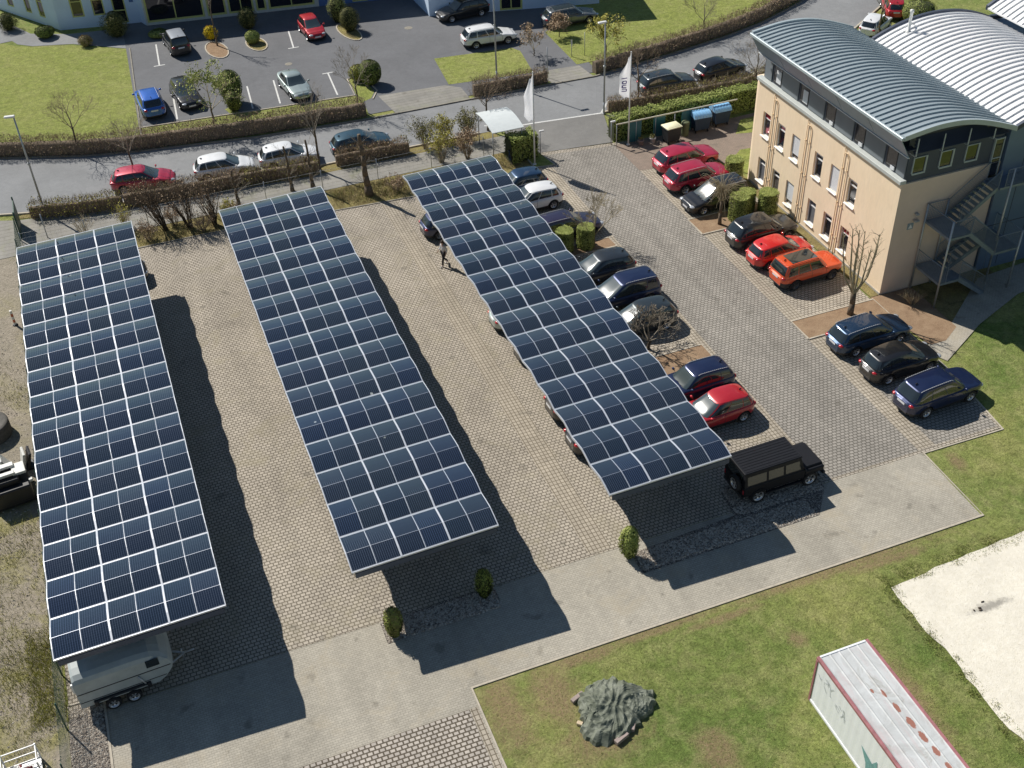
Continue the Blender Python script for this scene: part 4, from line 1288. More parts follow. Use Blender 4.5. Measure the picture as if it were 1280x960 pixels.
# gable door
g = MB(); g.box(5.75, 6.3, .03, .11, 6.32, 8.5); d_ = g.build('door', [MAT['pane']], ob)
g = MB(); g.box(5.70, 5.76, .0, .12, 6.3, 8.6); g.box(6.28, 6.34, .0, .12, 6.3, 8.6); g.box(5.76, 6.28, .0, .12, 8.5, 8.56); g.box(5.76, 6.28, .0, .12, 7.35, 7.41); g.build('frame', [MAT['zinc_edge']], d_)
# little sign with pale triangle on the gable
g = MB(); g.box(.95, 1.33, -.03, -.001, 4.1, 4.48); s_ = g.build('wall_sign', [simple('sign_blue_grey', (.25, .32, .37), .5, var=0)], ob)
g = MB(); g.add([(1.0, -.034, 4.16), (1.28, -.034, 4.16), (1.14, -.034, 4.42)], [(0, 1, 2)]); g.build('symbol', [MAT['sill']], s_)
g = MB(); g.bbox(1.25, 1.45, -.22, -.02, 5.0, 5.12, .02); g.bbox(1.2, 1.5, -.28, -.05, 4.62, 4.72, .02); g.build('wall_lamp', [MAT['galv']], ob)

# vaulted roof: arc through measured points
def arc_fn(pts):
    def f(x):
        if x <= pts[0][0]: return pts[0][1]
        for i in range(len(pts)-1):
            if x <= pts[i+1][0]:
                p0 = pts[max(0, i-1)]; p1 = pts[i]; p2 = pts[i+1]; p3 = pts[min(len(pts)-1, i+2)]
                t_ = (x-p1[0])/(p2[0]-p1[0])
                m1 = (p2[1]-p0[1])/(p2[0]-p0[0])*(p2[0]-p1[0]); m2 = (p3[1]-p1[1])/(p3[0]-p1[0])*(p2[0]-p1[0])
                return (2*t_**3-3*t_**2+1)*p1[1]+(t_**3-2*t_**2+t_)*m1+(-2*t_**3+3*t_**2)*p2[1]+(t_**3-t_**2)*m2
        return pts[-1][1]
    return f
def vault(parent, x0, x1, f, y0, y1, mat, ribmat, edgemat, pitch=.45, rw=.055, rh=.10, th=.12, nx=26, origin=(0, 0, 0), ribflat=False):
    ox, oy, oz = origin
    X = [x0+(x1-x0)*i/nx for i in range(nx+1)]
    m = MB()
    top0 = [(x-ox, y0-oy, f(x)-oz) for x in X]; top1 = [(x-ox, y1-oy, f(x)-oz) for x in X]
    b0 = [(p[0], p[1], p[2]-th) for p in top0]; b1 = [(p[0], p[1], p[2]-th) for p in top1]
    m.grid([top0, top1], 0, True); m.grid([b0, b1], 0, True, flip=True)
    m.grid([b0, top0], 0, False); m.grid([top1, b1], 0, False)
    m.grid([[b0[0], top0[0]], [b1[0], top1[0]]], 0, False, flip=True); m.grid([[b0[-1], top0[-1]], [b1[-1], top1[-1]]], 0, False)
    ro = m.build('roof', [mat], parent)
    m = MB()
    n = int((y1-y0)/pitch)
    for k in range(1, n):
        y = y0+(y1-y0)*k/n-oy
        rows = []
        for (dy, dz) in ((-rw/2, .0), (-rw/2, rh), (rw/2, rh), (rw/2, .0)):
            rows.append([(x-ox, y+dy, f(x)-oz+dz) for x in X])
        m.grid(rows, 0, False)
        for e in (0, -1):
            q = [r_[e] for r_ in rows]
            m.add(q, [(0, 1, 2, 3) if e == -1 else (3, 2, 1, 0)])
    m.build('standing_seams', [ribmat], ro)
    for y in (y0, y1):
        m = MB()
        rows = []
        for (dy, dz) in ((-.09, -.16), (-.09, rh+.03), (.09, rh+.03), (.09, -.16)):
            rows.append([(x-ox, y-oy+dy, f(x)-oz+dz) for x in X])
        m.grid(rows, 0, False)
        for e in (0, -1):
            q = [r_[e] for r_ in rows]
            m.add(q, [(0, 1, 2, 3) if e == -1 else (3, 2, 1, 0)])
        m.build('verge_trim', [edgemat], ro)
    return ro
OFF = (37.9, 43.45, 0)
fo = arc_fn([(36.95, 10.28), (38.85, 10.52), (40.26, 10.50), (41.35, 10.33), (42.5, 10.0), (43.88, 9.5), (44.3, 9.32)])
ro = vault(ob, 36.98, 44.25, fo, 42.92, 58.0, MAT['zinc'], MAT['zinc_edge'], MAT['zinc_edge'], .43, .05, .085, .10, 30, OFF)
# gutter at the eave
m = MB()
m.bbox(36.84-37.9, 36.99-37.9, 42.85-43.45, 58.07-43.45, 10.12, 10.32, .03)
m.build('gutter', [MAT['zinc_edge']], ro)
# inclined soffit panels
m = MB()
n = 5
for i in range(n):
    a0 = -.45+15.0*i/n+.02; a1 = -.45+15.0*(i+1)/n-.02
    m.add([(-.98, a0, 10.12), (-.98, a1, 10.12), (-.30, a1, 8.98), (-.30, a0, 8.98), (-.94, a0, 10.12), (-.94, a1, 10.12), (-.26, a1, 8.98), (-.26, a0, 8.98)],
          [(0, 1, 2, 3)[::-1], (4, 5, 6, 7), (2, 6, 7, 3), (0, 3, 7, 4), (1, 5, 6, 2)])
m.build('soffit_panel', [MAT['soffit']], ob)
m = MB(); m.box(-.34, -.24, -.45, 14.55, 8.93, 8.97); m.build('soffit_edge', [MAT['sill']], ob)
m = MB(); m.box(-.25, .22, -.3, 14.5, 9.25, 9.30)
m.build('soffit_board', [MAT['slate']], ob)
# gable fill under the vault + louvres + brackets
m = MB()
X = [37.95+(44.2-37.95)*i/20 for i in range(21)]
m.grid([[(x-37.9, .12, 9.25) for x in X], [(x-37.9, .12, fo(x)-.1) for x in X]], 0, False)
m.grid([[(x-37.9, 14.5, 9.25) for x in X], [(x-37.9, 14.5, fo(x)-.1) for x in X]], 0, False, flip=True)
m.grid([[(.05, .12, 9.25), (.05, 14.5, 9.25)], [(.05, .12, 10.3), (.05, 14.5, 10.3)]], 0, False)
m.build('gable_infill', [MAT['slate']], ob)
m = MB()
for k in range(5):
    z_ = 9.0+.2*k
    xe = max(x for x in X if fo(x)-.2 > z_+.05)
    m.add([(.15, -.28, z_), (xe-37.9-.1, -.28, z_), (xe-37.9-.1, -.10, z_+.10), (.15, -.10, z_+.10)], [(0, 1, 2, 3)])
m.build('louvres', [MAT['slate']], ob)
for bx, zt_ in ((38.09, 9.95), (39.73, 9.9), (41.35, 9.85), (43.0, 9.5)):
    m = MB(); m.bbox(bx-37.9-.03, bx-37.9+.03, -.42, .11, 8.86, 8.92, .01); m.bbox(bx-37.9-.03, bx-37.9+.03, -.42, -.36, 8.86, zt_, .01)
    m.build('bracket', [MAT['zinc_edge']], ob)

# ------------------------------------------------------------------ halls behind
hb = thing('hall_building', 'long hall with a pale ribbed barrel roof behind the beige office', 'building', (44.35, 43.3, 0))
def arch(x0, x1, zv, za):
    c = (x0+x1)/2; hwid = (x1-x0)/2
    return lambda x: zv+(za-zv)*(1-((x-c)/hwid)**2)
HO = (44.35, 43.3, 0)
m = MB(); m.box(0, 17.2, .0, 12.6, 0, 9.1); m.build('wall', [simple('blue_hall_cladding', (.16, .23, .36), .45, .4, var=.06, scale=.6)], hb)
f1 = arch(44.2, 52.95, 9.25, 10.25)
vault(hb, 44.3, 52.9, f1, 43.0, 56.0, MAT['hallroof'], MAT['hallroof'], MAT['slate'], .45, .05, .10, .10, 30, HO)
m = MB()
for i in range(1, 12):
    m.box(i*1.4-.02, i*1.4+.02, -.012, .0, .2, 9.0)
m.box(0, 17.2, -.014, 0, 3.0, 3.05); m.box(0, 17.2, -.014, 0, 6.1, 6.15)
m.build('cladding_joint', [MAT['slate']], hb)
hb2 = thing('hall_building', 'second pale ribbed barrel roof, at the top right corner of the picture', 'building', (52.95, 43.3, 0))
f2 = arch(52.0, 64, 9.2, 11.2)
vault(hb2, 52.95, 63.9, f2, 43.0, 56.3, MAT['hallroof'], MAT['hallroof'], MAT['slate'], .45, .05, .10, .10, 30, (52.95, 43.3, 0))
m = MB(); m.box(8.7, 10.9, .02, 12.9, 0, 9.1); m.box(0, 10.9, 12.62, 12.9, 0, 9.3); m.build('wall', [MAT['slate']], hb2)
# vent pipe
cp = thing('roof_vent', 'white vent pipe with a side arm on the pale hall roof', 'vent pipe', (46.0, 54.9, f1(46.0)-.05))
m = MB(); m.lathe([(.16, 0), (.16, .12), (.09, .14), (.09, 1.25), (.12, 1.27), (.12, 1.42), (0, 1.45)], 14); m.build('pipe', [MAT['white_metal']], cp)
m = MB(); m.tube((0, 0, .62), (.55, .25, .35), .05, .05, 8); m.build('stay', [MAT['galv']], cp)

# ------------------------------------------------------------------ outside stair
st = thing('fire_stair', 'blue-grey steel outside stair with mesh railings in the shade of the gable', 'outside stair', (39.9, 41.2, 0))
S_ = MAT['galv_blue']
def platform(x0, x1, y0, y1, z, open_sides):
    m = MB(); m.box(x0, x1, y0, y1, z-.14, z); 
    for i in range(int((x1-x0)/.12)):
        m.box(x0+.05+i*.12, x0+.07+i*.12, y0+.03, y1-.03, z, z+.012)
    pl = m.build('landing', [S_], st)
    for (a, b_) in open_sides:
        rail(a, b_, pl)
def rail(a, b_, parent=None):
    a = Vector(a); b_ = Vector(b_)
    m = MB(); up = Vector((0, 0, 1.05))
    m.tube(a+up, b_+up, .025, .025, 6); m.tube(a+Vector((0, 0, .12)), b_+Vector((0, 0, .12)), .012, .012, 4)
    L = (b_-a).length; n = max(2, int(L/.11))
    for i in range(n+1):
        p = a.lerp(b_, i/n)
        r_ = .022 if i in (0, n) else .008
        m.tube(p+Vector((0, 0, .0)), p+up, r_, r_, 4, caps=False)
    for k in range(1, 7):
        q = Vector((0, 0, .12+.13*k)); m.tube(a+q, b_+q, .005, .005, 3, caps=False)
    m.build('railing', [S_], parent if parent is not None else st)
def flight(x0, z0, x1, z1, y0, y1):
    m = MB(); n = max(3, int(abs(z1-z0)/.19))
    for s in (y0, y1):
        d = .09
        m.add([(x0, s-.02, z0-.22), (x1, s-.02, z1-.22), (x1, s-.02, z1+.06), (x0, s-.02, z0+.06), (x0, s+.02, z0-.22), (x1, s+.02, z1-.22), (x1, s+.02, z1+.06), (x0, s+.02, z0+.06)],
              [(0, 1, 2, 3), (4, 7, 6, 5), (3, 2, 6, 7), (0, 4, 5, 1)])
    for i in range(n):
        t_ = (i+.5)/n; xx = lerp(x0, x1, t_); z_ = lerp(z0, z1, t_)
        m.box(xx-.14, xx+.14, y0+.02, y1-.02, z_-.02, z_+.02)
    fl = m.build('stair_flight', [S_], st)
    rail((x0, y0, z0), (x1, y0, z1), fl); rail((x0, y1, z0), (x1, y1, z1), fl)
platform(0, 1.35, 0, 2.15, 4.5, [((0, 0, 4.5), (0, 2.15, 4.5)), ((0, 0, 4.5), (1.35, 0, 4.5)), ((0, 2.15, 4.5), (1.35, 2.15, 4.5))])
platform(3.6, 7.4, 1.0, 2.15, 6.25, [((3.9, 1.0, 6.25), (7.4, 1.0, 6.25))])
flight(1.35, 4.5, 3.6, 6.25, 1.15, 2.1)
platform(3.4, 5.0, 0, 2.15, 2.75, [((5.0, 0, 2.75), (5.0, 2.15, 2.75)), ((3.4, 0, 2.75), (5.0, 0, 2.75))])
flight(1.35, 4.5, 3.4, 2.75, .05, 1.0)
platform(0, 1.35, 0, 2.15, 1.6, [((0, 0, 1.6), (0, 2.15, 1.6)), ((0, 0, 1.6), (.4, 0, 1.6))])
flight(1.35, 1.6, 3.4, 2.75, 1.15, 2.1)
flight(1.35, 1.6, 3.4, .06, .05, 1.0)
for (px_, py_, h_) in ((0, 0, 5.55), (0, 2.15, 5.55), (5.0, 0, 3.8), (5.0, 2.15, 3.8), (1.35, 2.15, 5.5), (7.4, 1.0, 7.3), (4.3, 1.0, 7.3)):
    m = MB(); m.tube((px_, py_, 0), (px_, py_, h_), .055, .055, 8); m.build('post', [MAT['galv']], st)

# ------------------------------------------------------------------ blue building (north-west)
bb = thing('blue_building', 'pale blue single-storey building with yellow-framed windows and a glass front', 'building', (4.0, 103.55, 0))
BO = Vector((4.0, 103.55, 0))
MAT['bluewall'] = simple('pale_blue_render', (.64, .78, .97), .85, var=.05, scale=.6)
MAT['bluedark'] = simple('deep_blue_render', (.10, .19, .42), .8, var=.05, scale=.6)
MAT['yframe'] = simple('yellow_green_frame', (.62, .62, .22), .5, var=.05)
MAT['pale_plinth'] = simple('pale_plinth', (.62, .64, .60), .7, var=.08)
BH = 6.0
def bwall(p, q, h, openings, wallmat='bluewall', z0=0):
    """wall from p to q (plan), seen from its right-hand side; openings: (s0,s1,z0,z1,kind)"""
    p = Vector(p+(0,)); q = Vector(q+(0,)); d = (q-p); L = d.length; d.normalize()
    nrm = Vector((d.y, -d.x, 0))     # outward (towards the camera)
    P = lambda a, z, dep: tuple(p+d*a-nrm*dep+Vector((0, 0, z))-BO)
    m = wall_holes(0, L, z0, h, [o[:4] for o in openings], P, .18)
    m.build('wall', [MAT[wallmat]], bb)
    for (s0, s1, z0_, z1_, kind) in openings:
        m = MB()
        def bx(mm, a0, a1, b0, b1, dn, df, mi=0):
            vs = [P(a0, b0, dn), P(a1, b0, dn), P(a1, b0, df), P(a0, b0, df), P(a0, b1, dn), P(a1, b1, dn), P(a1, b1, df), P(a0, b1, df)]
            mm.add(vs, [(3, 2, 1, 0), (4, 5, 6, 7), (0, 1, 5, 4), (1, 2, 6, 5), (2, 3, 7, 6), (3, 0, 4, 7)], mi)
        e = .002
        f_ = .11 if kind in ('win', 'door') else .16
        bx(m, s0+e, s0+f_, z0_+e, z1_-e, .03, .12); bx(m, s1-f_, s1-e, z0_+e, z1_-e, .03, .12)
        bx(m, s0+f_, s1-f_, z0_+e, z0_+f_, .03, .12); bx(m, s0+f_, s1-f_, z1_-f_, z1_-e, .03, .12)
        if kind == 'win': bx(m, s0+f_, s1-f_, z0_+(z1_-z0_)*.62, z0_+(z1_-z0_)*.62+.08, .04, .11)
        if kind == 'door': bx(m, s0+f_, s1-f_, z0_+2.2, z0_+2.3, .04, .11); bx(m, s0+f_, s1-f_, z0_+1.05, z0_+1.15, .04, .11)
        if kind.startswith('glaz'):
            nv = int(kind[4:])
            for k in range(1, nv):
                a = s0+(s1-s0)*k/nv; bx(m, a-.05, a+.05, z0_+f_, z1_-f_, .04, .11)
            zq = z0_+2.5
            while zq < z1_-.5:
                bx(m, s0+f_, s1-f_, zq, zq+.09, .045, .105); zq += 1.3
        fr = m.build('door' if kind == 'door' else 'window', [MAT['yframe']], bb)
        g = MB(); bx(g, s0+f_*.5, s1-f_*.5, z0_+f_*.5, z1_-f_*.5, .075, .085); g.build('pane', [MAT['pane']], fr)
bwall((-9.2, 116.0), (-2.9, 105.9), BH, [(2.0, 3.0, .7, 2.9, 'win'), (4.4, 5.4, .7, 2.9, 'win'), (7.2, 8.1, .7, 2.9, 'win'), (9.2, 10.1, .7, 2.9, 'win')])
bwall((-2.9, 105.9), (3.9, 104.55), BH, [(1.3, 2.35, 1.0, 3.1, 'win'), (3.1, 4.1, 1.0, 3.1, 'win'), (4.8, 5.9, .15, 3.4, 'door')])
bwall((3.9, 104.55), (4.25, 103.55), BH, [])
bwall((4.25, 103.55), (19.2, 101.35), BH, [(.15, 5.1, .25, 4.4, 'glaz2'), (5.35, 7.0, .25, 4.4, 'glaz1'), (7.2, 9.4, .25, 4.4, 'glaz2'), (9.6, 10.5, .25, 4.4, 'glaz1'), (10.7, 14.75, .25, 4.4, 'glaz2')], 'pale_plinth')
bwall((19.2, 101.35), (27.3, 99.9), BH, [(3.0, 4.4, .1, 2.4, 'door')], 'bluedark')
bwall((27.3, 99.9), (27.45, 94.7), 5.4, [], 'bluewall')
bwall((27.45, 94.7), (42, 91.0), 5.4, [(2.2, 3.4, .8, 2.6, 'win'), (6.2, 8.2, .05, 3.0, 'glaz2')], 'bluewall')
m = MB()
fp_ = [(-9.2, 116.0), (-2.9, 105.9), (3.9, 104.55), (4.25, 103.55), (19.2, 101.35), (27.3, 99.9), (27.45, 94.7), (42, 91.0), (45, 106), (0, 122)]
m.prism([(a-BO.x, b_-BO.y) for a, b_ in fp_], BH-.02, BH+.2)
m.build('roof', [MAT['zinc']], bb)
# small dark plaques by the door (deep blue, unreadable at this size)
m = MB()
d = (Vector((3.9, 104.55))-Vector((-2.9, 105.9))).normalized(); nn = Vector((d.y, -d.x))
for (s_, z_, wq, hq) in ((6.25, 2.6, .55, .18), (6.3, 1.9, .35, .35)):
    c_ = Vector((-2.9, 105.9))+d*s_+nn*.02
    c2 = Vector((-2.9, 105.9))+d*(s_+wq)+nn*.02
    m.add([(c_.x-4, c_.y-103.55, z_), (c2.x-4, c2.y-103.55, z_), (c2.x-4, c2.y-103.55, z_+hq), (c_.x-4, c_.y-103.55, z_+hq)], [(0, 1, 2, 3)])
m.build('plaque', [MAT['bluedark']], bb)
# ------------------------------------------------------------------ vegetation
def twigtube(m, p, q, r0, r1, mi=0, n=3):
    m.tube(p, q, r0, r1, n, mi, caps=False, smooth=True)

def grow(m, p, d, L, r, depth, rnd, spread=.6, split=(2, 3), gravity=.05, mi=0, minr=.006, seg=2, tips=None, shrink=.72, upb=.15):
    """recursive branch; tapering, slightly wandering"""
    p = Vector(p); d = Vector(d).normalized()
    for s_ in range(seg):
        nd = (d+Vector((rnd.gauss(0, .10), rnd.gauss(0, .10), rnd.gauss(0, .08)+upb*.2))).normalized()
        q = p+nd*(L/seg)
        r1 = max(minr, r*(1-.3/seg))
        twigtube(m, p, q, r, r1, mi, 5 if r > .04 else 3)
        p, d, r = q, nd, r1
        if depth > 0 and s_ < seg-1 and rnd.random() < .7:
            a = rnd.uniform(0, 2*PI); o = d.orthogonal().normalized(); o = Matrix.Rotation(a, 3, d) @ o
            dd = (d+o*rnd.uniform(.5, 1.)*spread*1.5+Vector((0, 0, upb))).normalized()
            grow(m, p, dd, L*shrink*rnd.uniform(.6, 1), r*.55, depth-1, rnd, spread, split, gravity, mi, minr, seg, tips, shrink, upb)
    if depth <= 0:
        if tips is not None: tips.append((p.copy(), d.copy()))
        return
    k = rnd.randint(*split); a0 = rnd.uniform(0, 2*PI)
    for i in range(k):
        a = a0+2*PI*i/k+rnd.uniform(-.5, .5); o = d.orthogonal().normalized(); o = Matrix.Rotation(a, 3, d) @ o
        dd = (d+o*rnd.uniform(.5, 1.1)*spread+Vector((0, 0, upb))).normalized()
        grow(m, p, dd, L*shrink*rnd.uniform(.75, 1.1), r*.68, depth-1, rnd, spread, split, gravity, mi, minr, seg, tips, shrink, upb)

def tree(name, label, x, y, h, seed, spread=.6, trunk=.35, r=.07, depth=5, twig='twig', lean=(0, 0), buds=None, nb=2, cat='tree', group=None, minr=.006, bark='bark', upb=.15, split=(2, 3), shrink=.72, z=.03):
    rnd = random.Random(seed)
    t_ = thing(name, label, cat, (x, y, z), 0, group)
    m = MB(); ht = h*trunk
    pts = [Vector((0, 0, -.08))]; rs = [r*1.35]
    for i in range(1, 7):
        pts.append(Vector((lean[0]*ht*i/6+rnd.gauss(0, .02), lean[1]*ht*i/6+rnd.gauss(0, .02), ht*i/6))); rs.append(r*(1.1-.35*i/6))
    m.path(pts, rs, 9)
    m.build('trunk', [MAT[bark]], t_)
    c = MB(); tips = []
    rest = h-ht
    L0 = rest*(1-shrink)/(1-shrink**(depth+1))*1.12
    top = pts[-1]
    k = rnd.randint(3, 4); a0 = rnd.uniform(0, 6)
    grow(c, top, Vector((lean[0], lean[1], 1)), L0, rs[-1]*.85, depth, rnd, spread, split, .05, 0, minr, 2, tips, shrink, upb)
    for i in range(k):
        a = a0+2*PI*i/k
        grow(c, top-Vector((0, 0, ht*.06*i)), Vector((math.cos(a)*spread*1.3, math.sin(a)*spread*1.3, .9)), L0*.95, rs[-1]*.6, depth-1, rnd, spread, split, .05, 0, minr, 2, tips, shrink, upb)
    if buds:
        for (p, d) in tips:
            for q in range(nb):
                s_ = rnd.uniform(.03, .065)
                v = Vector((rnd.gauss(0, 1), rnd.gauss(0, 1), rnd.gauss(0, 1))).normalized(); u = v.orthogonal().normalized()
                c.card(p+Vector((rnd.gauss(0, .09), rnd.gauss(0, .09), rnd.gauss(0, .09))), v*s_, u*s_*.7, 1)
    c.build('crown', [MAT[twig], MAT[buds or 'leaf_olive']], t_)
    return t_

SG = 'young bare trees along the road hedge'
tree('bare_tree', 'small bare tree rising out of the long hedge at the upper lawn', -3.3, 81.0, 4.9, 1, .75, .42, .075, 5, group=SG)
tree('bare_tree', 'bare tree with fine ascending twigs behind the red roadside car', 0.0, 75.9, 5.2, 2, .62, .38, .07, 5, 'twig_grey', group=SG)
tree('bare_tree', 'young tree with pale green buds beside the black hatchback and the tall clipped bush', 6.3, 80.1, 5.4, 3, .8, .38, .075, 5, 'twig_pale', buds='leaf_lime', nb=2, group=SG)
tree('bare_tree', 'young bare tree at the right end of the long hedge near the lot entrance', 16.9, 79.4, 4.9, 4, .6, .38, .065, 5, 'twig_grey', group=SG)
tree('bare_tree', 'thin bare street tree in front of the second white roadside car', 12.0, 71.4, 5.9, 5, .4, .5, .085, 4, 'twig_grey', group=SG)
tree('bare_tree', 'street tree with a tight round brown crown beside the white-roofed shelter', 24.6, 72.1, 4.6, 6, .8, .48, .075, 5, group=SG)
tree('bare_tree', 'small yellow-green budding tree behind the street lamp', 37.3, 79.4, 4.0, 7, .6, .35, .055, 5, 'twig_pale', buds='leaf_yellow', nb=2, group=SG)
tree('bare_tree', 'bare street tree right behind the flag with blue letters', 36.3, 71.5, 5.0, 8, .75, .42, .075, 5, group=SG)
tree('bare_tree', 'thin bare tree on the lawn edge above the roadside hedge, upper right', 46.5, 80.3, 4.6, 9, .6, .35, .055, 5, 'twig_grey', group=SG)
tree('bare_tree', 'wide bare tree close to the far corner of the office building', 45.6, 70.4, 4.6, 10, .85, .28, .085, 5, 'twig_grey')
tree('bare_tree', 'slim bare tree rising in front of the white car beyond the roofs', 58.9, 73.8, 5.2, 11, .5, .5, .08, 4, 'twig_grey')
tree('bare_tree', 'leafless shrub-like tree on the small lawn beside the upper driveway', 32.6, 83.0, 2.6, 12, .7, .2, .045, 5, 'twig_pale', buds='leaf_brown', nb=1)
tree('bare_tree', 'small round reddish shrub on the lawn beside the grey estate car', 35.9, 85.6, 1.9, 13, .8, .3, .04, 5, 'twig', buds='leaf_brown', nb=2)
tree('bare_tree', 'broad bare tree with fine pale twigs beside the aubergine car', 25.2, 54.8, 3.8, 14, .5, .2, .08, 5, 'twig_pale', upb=.12, minr=.009)
tree('bare_tree', 'dark knotty bare tree in front of the grey-green car at the third carport', 23.6, 44.1, 3.0, 15, .95, .2, .09, 5, 'twig_grey', minr=.014, bark='bark_dark')
tree('fir_tree' if False else 'bare_tree', 'thin bare sapling close to the glass front of the blue building', 9.2, 96.3, 6.5, 16, .35, .55, .06, 4, 'twig_grey')

def pollard(label, x, y, h, seed, n=9, knob=1.3, r=.14, cat='tree', spr=.5, twigs=True):
    rnd = random.Random(seed)
    t_ = thing('pollarded_tree', label, cat, (x, y, .05))
    m = MB(); m.path([(0, 0, -.05), (.02, 0, knob*.5), (0, .02, knob)], [r*1.2, r, r*.95], 10); m.build('trunk', [MAT['bark']], t_)
    c = MB()
    for i in range(n):
        a = 2*PI*i/n+rnd.uniform(-.3, .3); s_ = rnd.uniform(.15, 1)*spr
        p = Vector((math.cos(a)*.06, math.sin(a)*.06, knob-.1)); rr = r*rnd.uniform(.35, .55)
        hh = (h-knob)*rnd.uniform(.8, 1.05)
        q = p+Vector((math.cos(a)*s_*.9, math.sin(a)*s_*.9, hh*.3)); twigtube(c, p, q, rr, rr*.8, 0, 6)
        q2 = q+Vector((math.cos(a)*s_*.4, math.sin(a)*s_*.4, hh*.4)); twigtube(c, q, q2, rr*.8, rr*.55, 0, 5)
        q3 = q2+Vector((math.cos(a)*s_*.2+rnd.gauss(0, .05), math.sin(a)*s_*.2+rnd.gauss(0, .05), hh*.3)); twigtube(c, q2, q3, rr*.55, rr*.35, 0, 4)
        if twigs:
            for (u, v) in ((q, q2), (q2, q3), (q2, q3)):
                for k in range(3):
                    pp = u.lerp(v, rnd.random()); aa = rnd.uniform(0, 2*PI)
                    grow(c, pp, Vector((math.cos(aa)*.7, math.sin(aa)*.7, .8)), rnd.uniform(.18, .4), .018, 1, rnd, .5, (2, 2), 0, 0, .008)
    c.build('crown', [MAT['twig_pale']], t_)
pollard('pollarded tree with upright knobbly branches at the beige building corner', 35.3, 42.5, 5.2, 21, 9, 1.5, .16, spr=.75)
t_ = thing('pollarded_tree', 'pollarded tree with a mop of hanging thin twigs beside the black MPV', 'tree', (33.4, 53.9, .06))
m = MB(); m.path([(0, 0, -.05), (0, .02, .8), (.03, 0, 1.7)], [.13, .10, .10], 9); m.build('trunk', [MAT['bark']], t_)
c = MB(); rnd = random.Random(5)
for i in range(130):
    a = rnd.uniform(0, 2*PI); s_ = rnd.uniform(.1, 1)**.6*1.1
    p = Vector((0, 0, 1.6)); q = p+Vector((math.cos(a)*s_*.5, math.sin(a)*s_*.5, rnd.uniform(.5, 1.5))); e = q+Vector((math.cos(a)*s_*.8, math.sin(a)*s_*.8, rnd.uniform(-.5, .6)))
    twigtube(c, p, q, .02, .012); twigtube(c, q, e, .012, .006); twigtube(c, e, e+Vector((math.cos(a)*.25, math.sin(a)*.25, -.25)), .007, .004)
c.build('crown', [MAT['twig_pale']], t_)

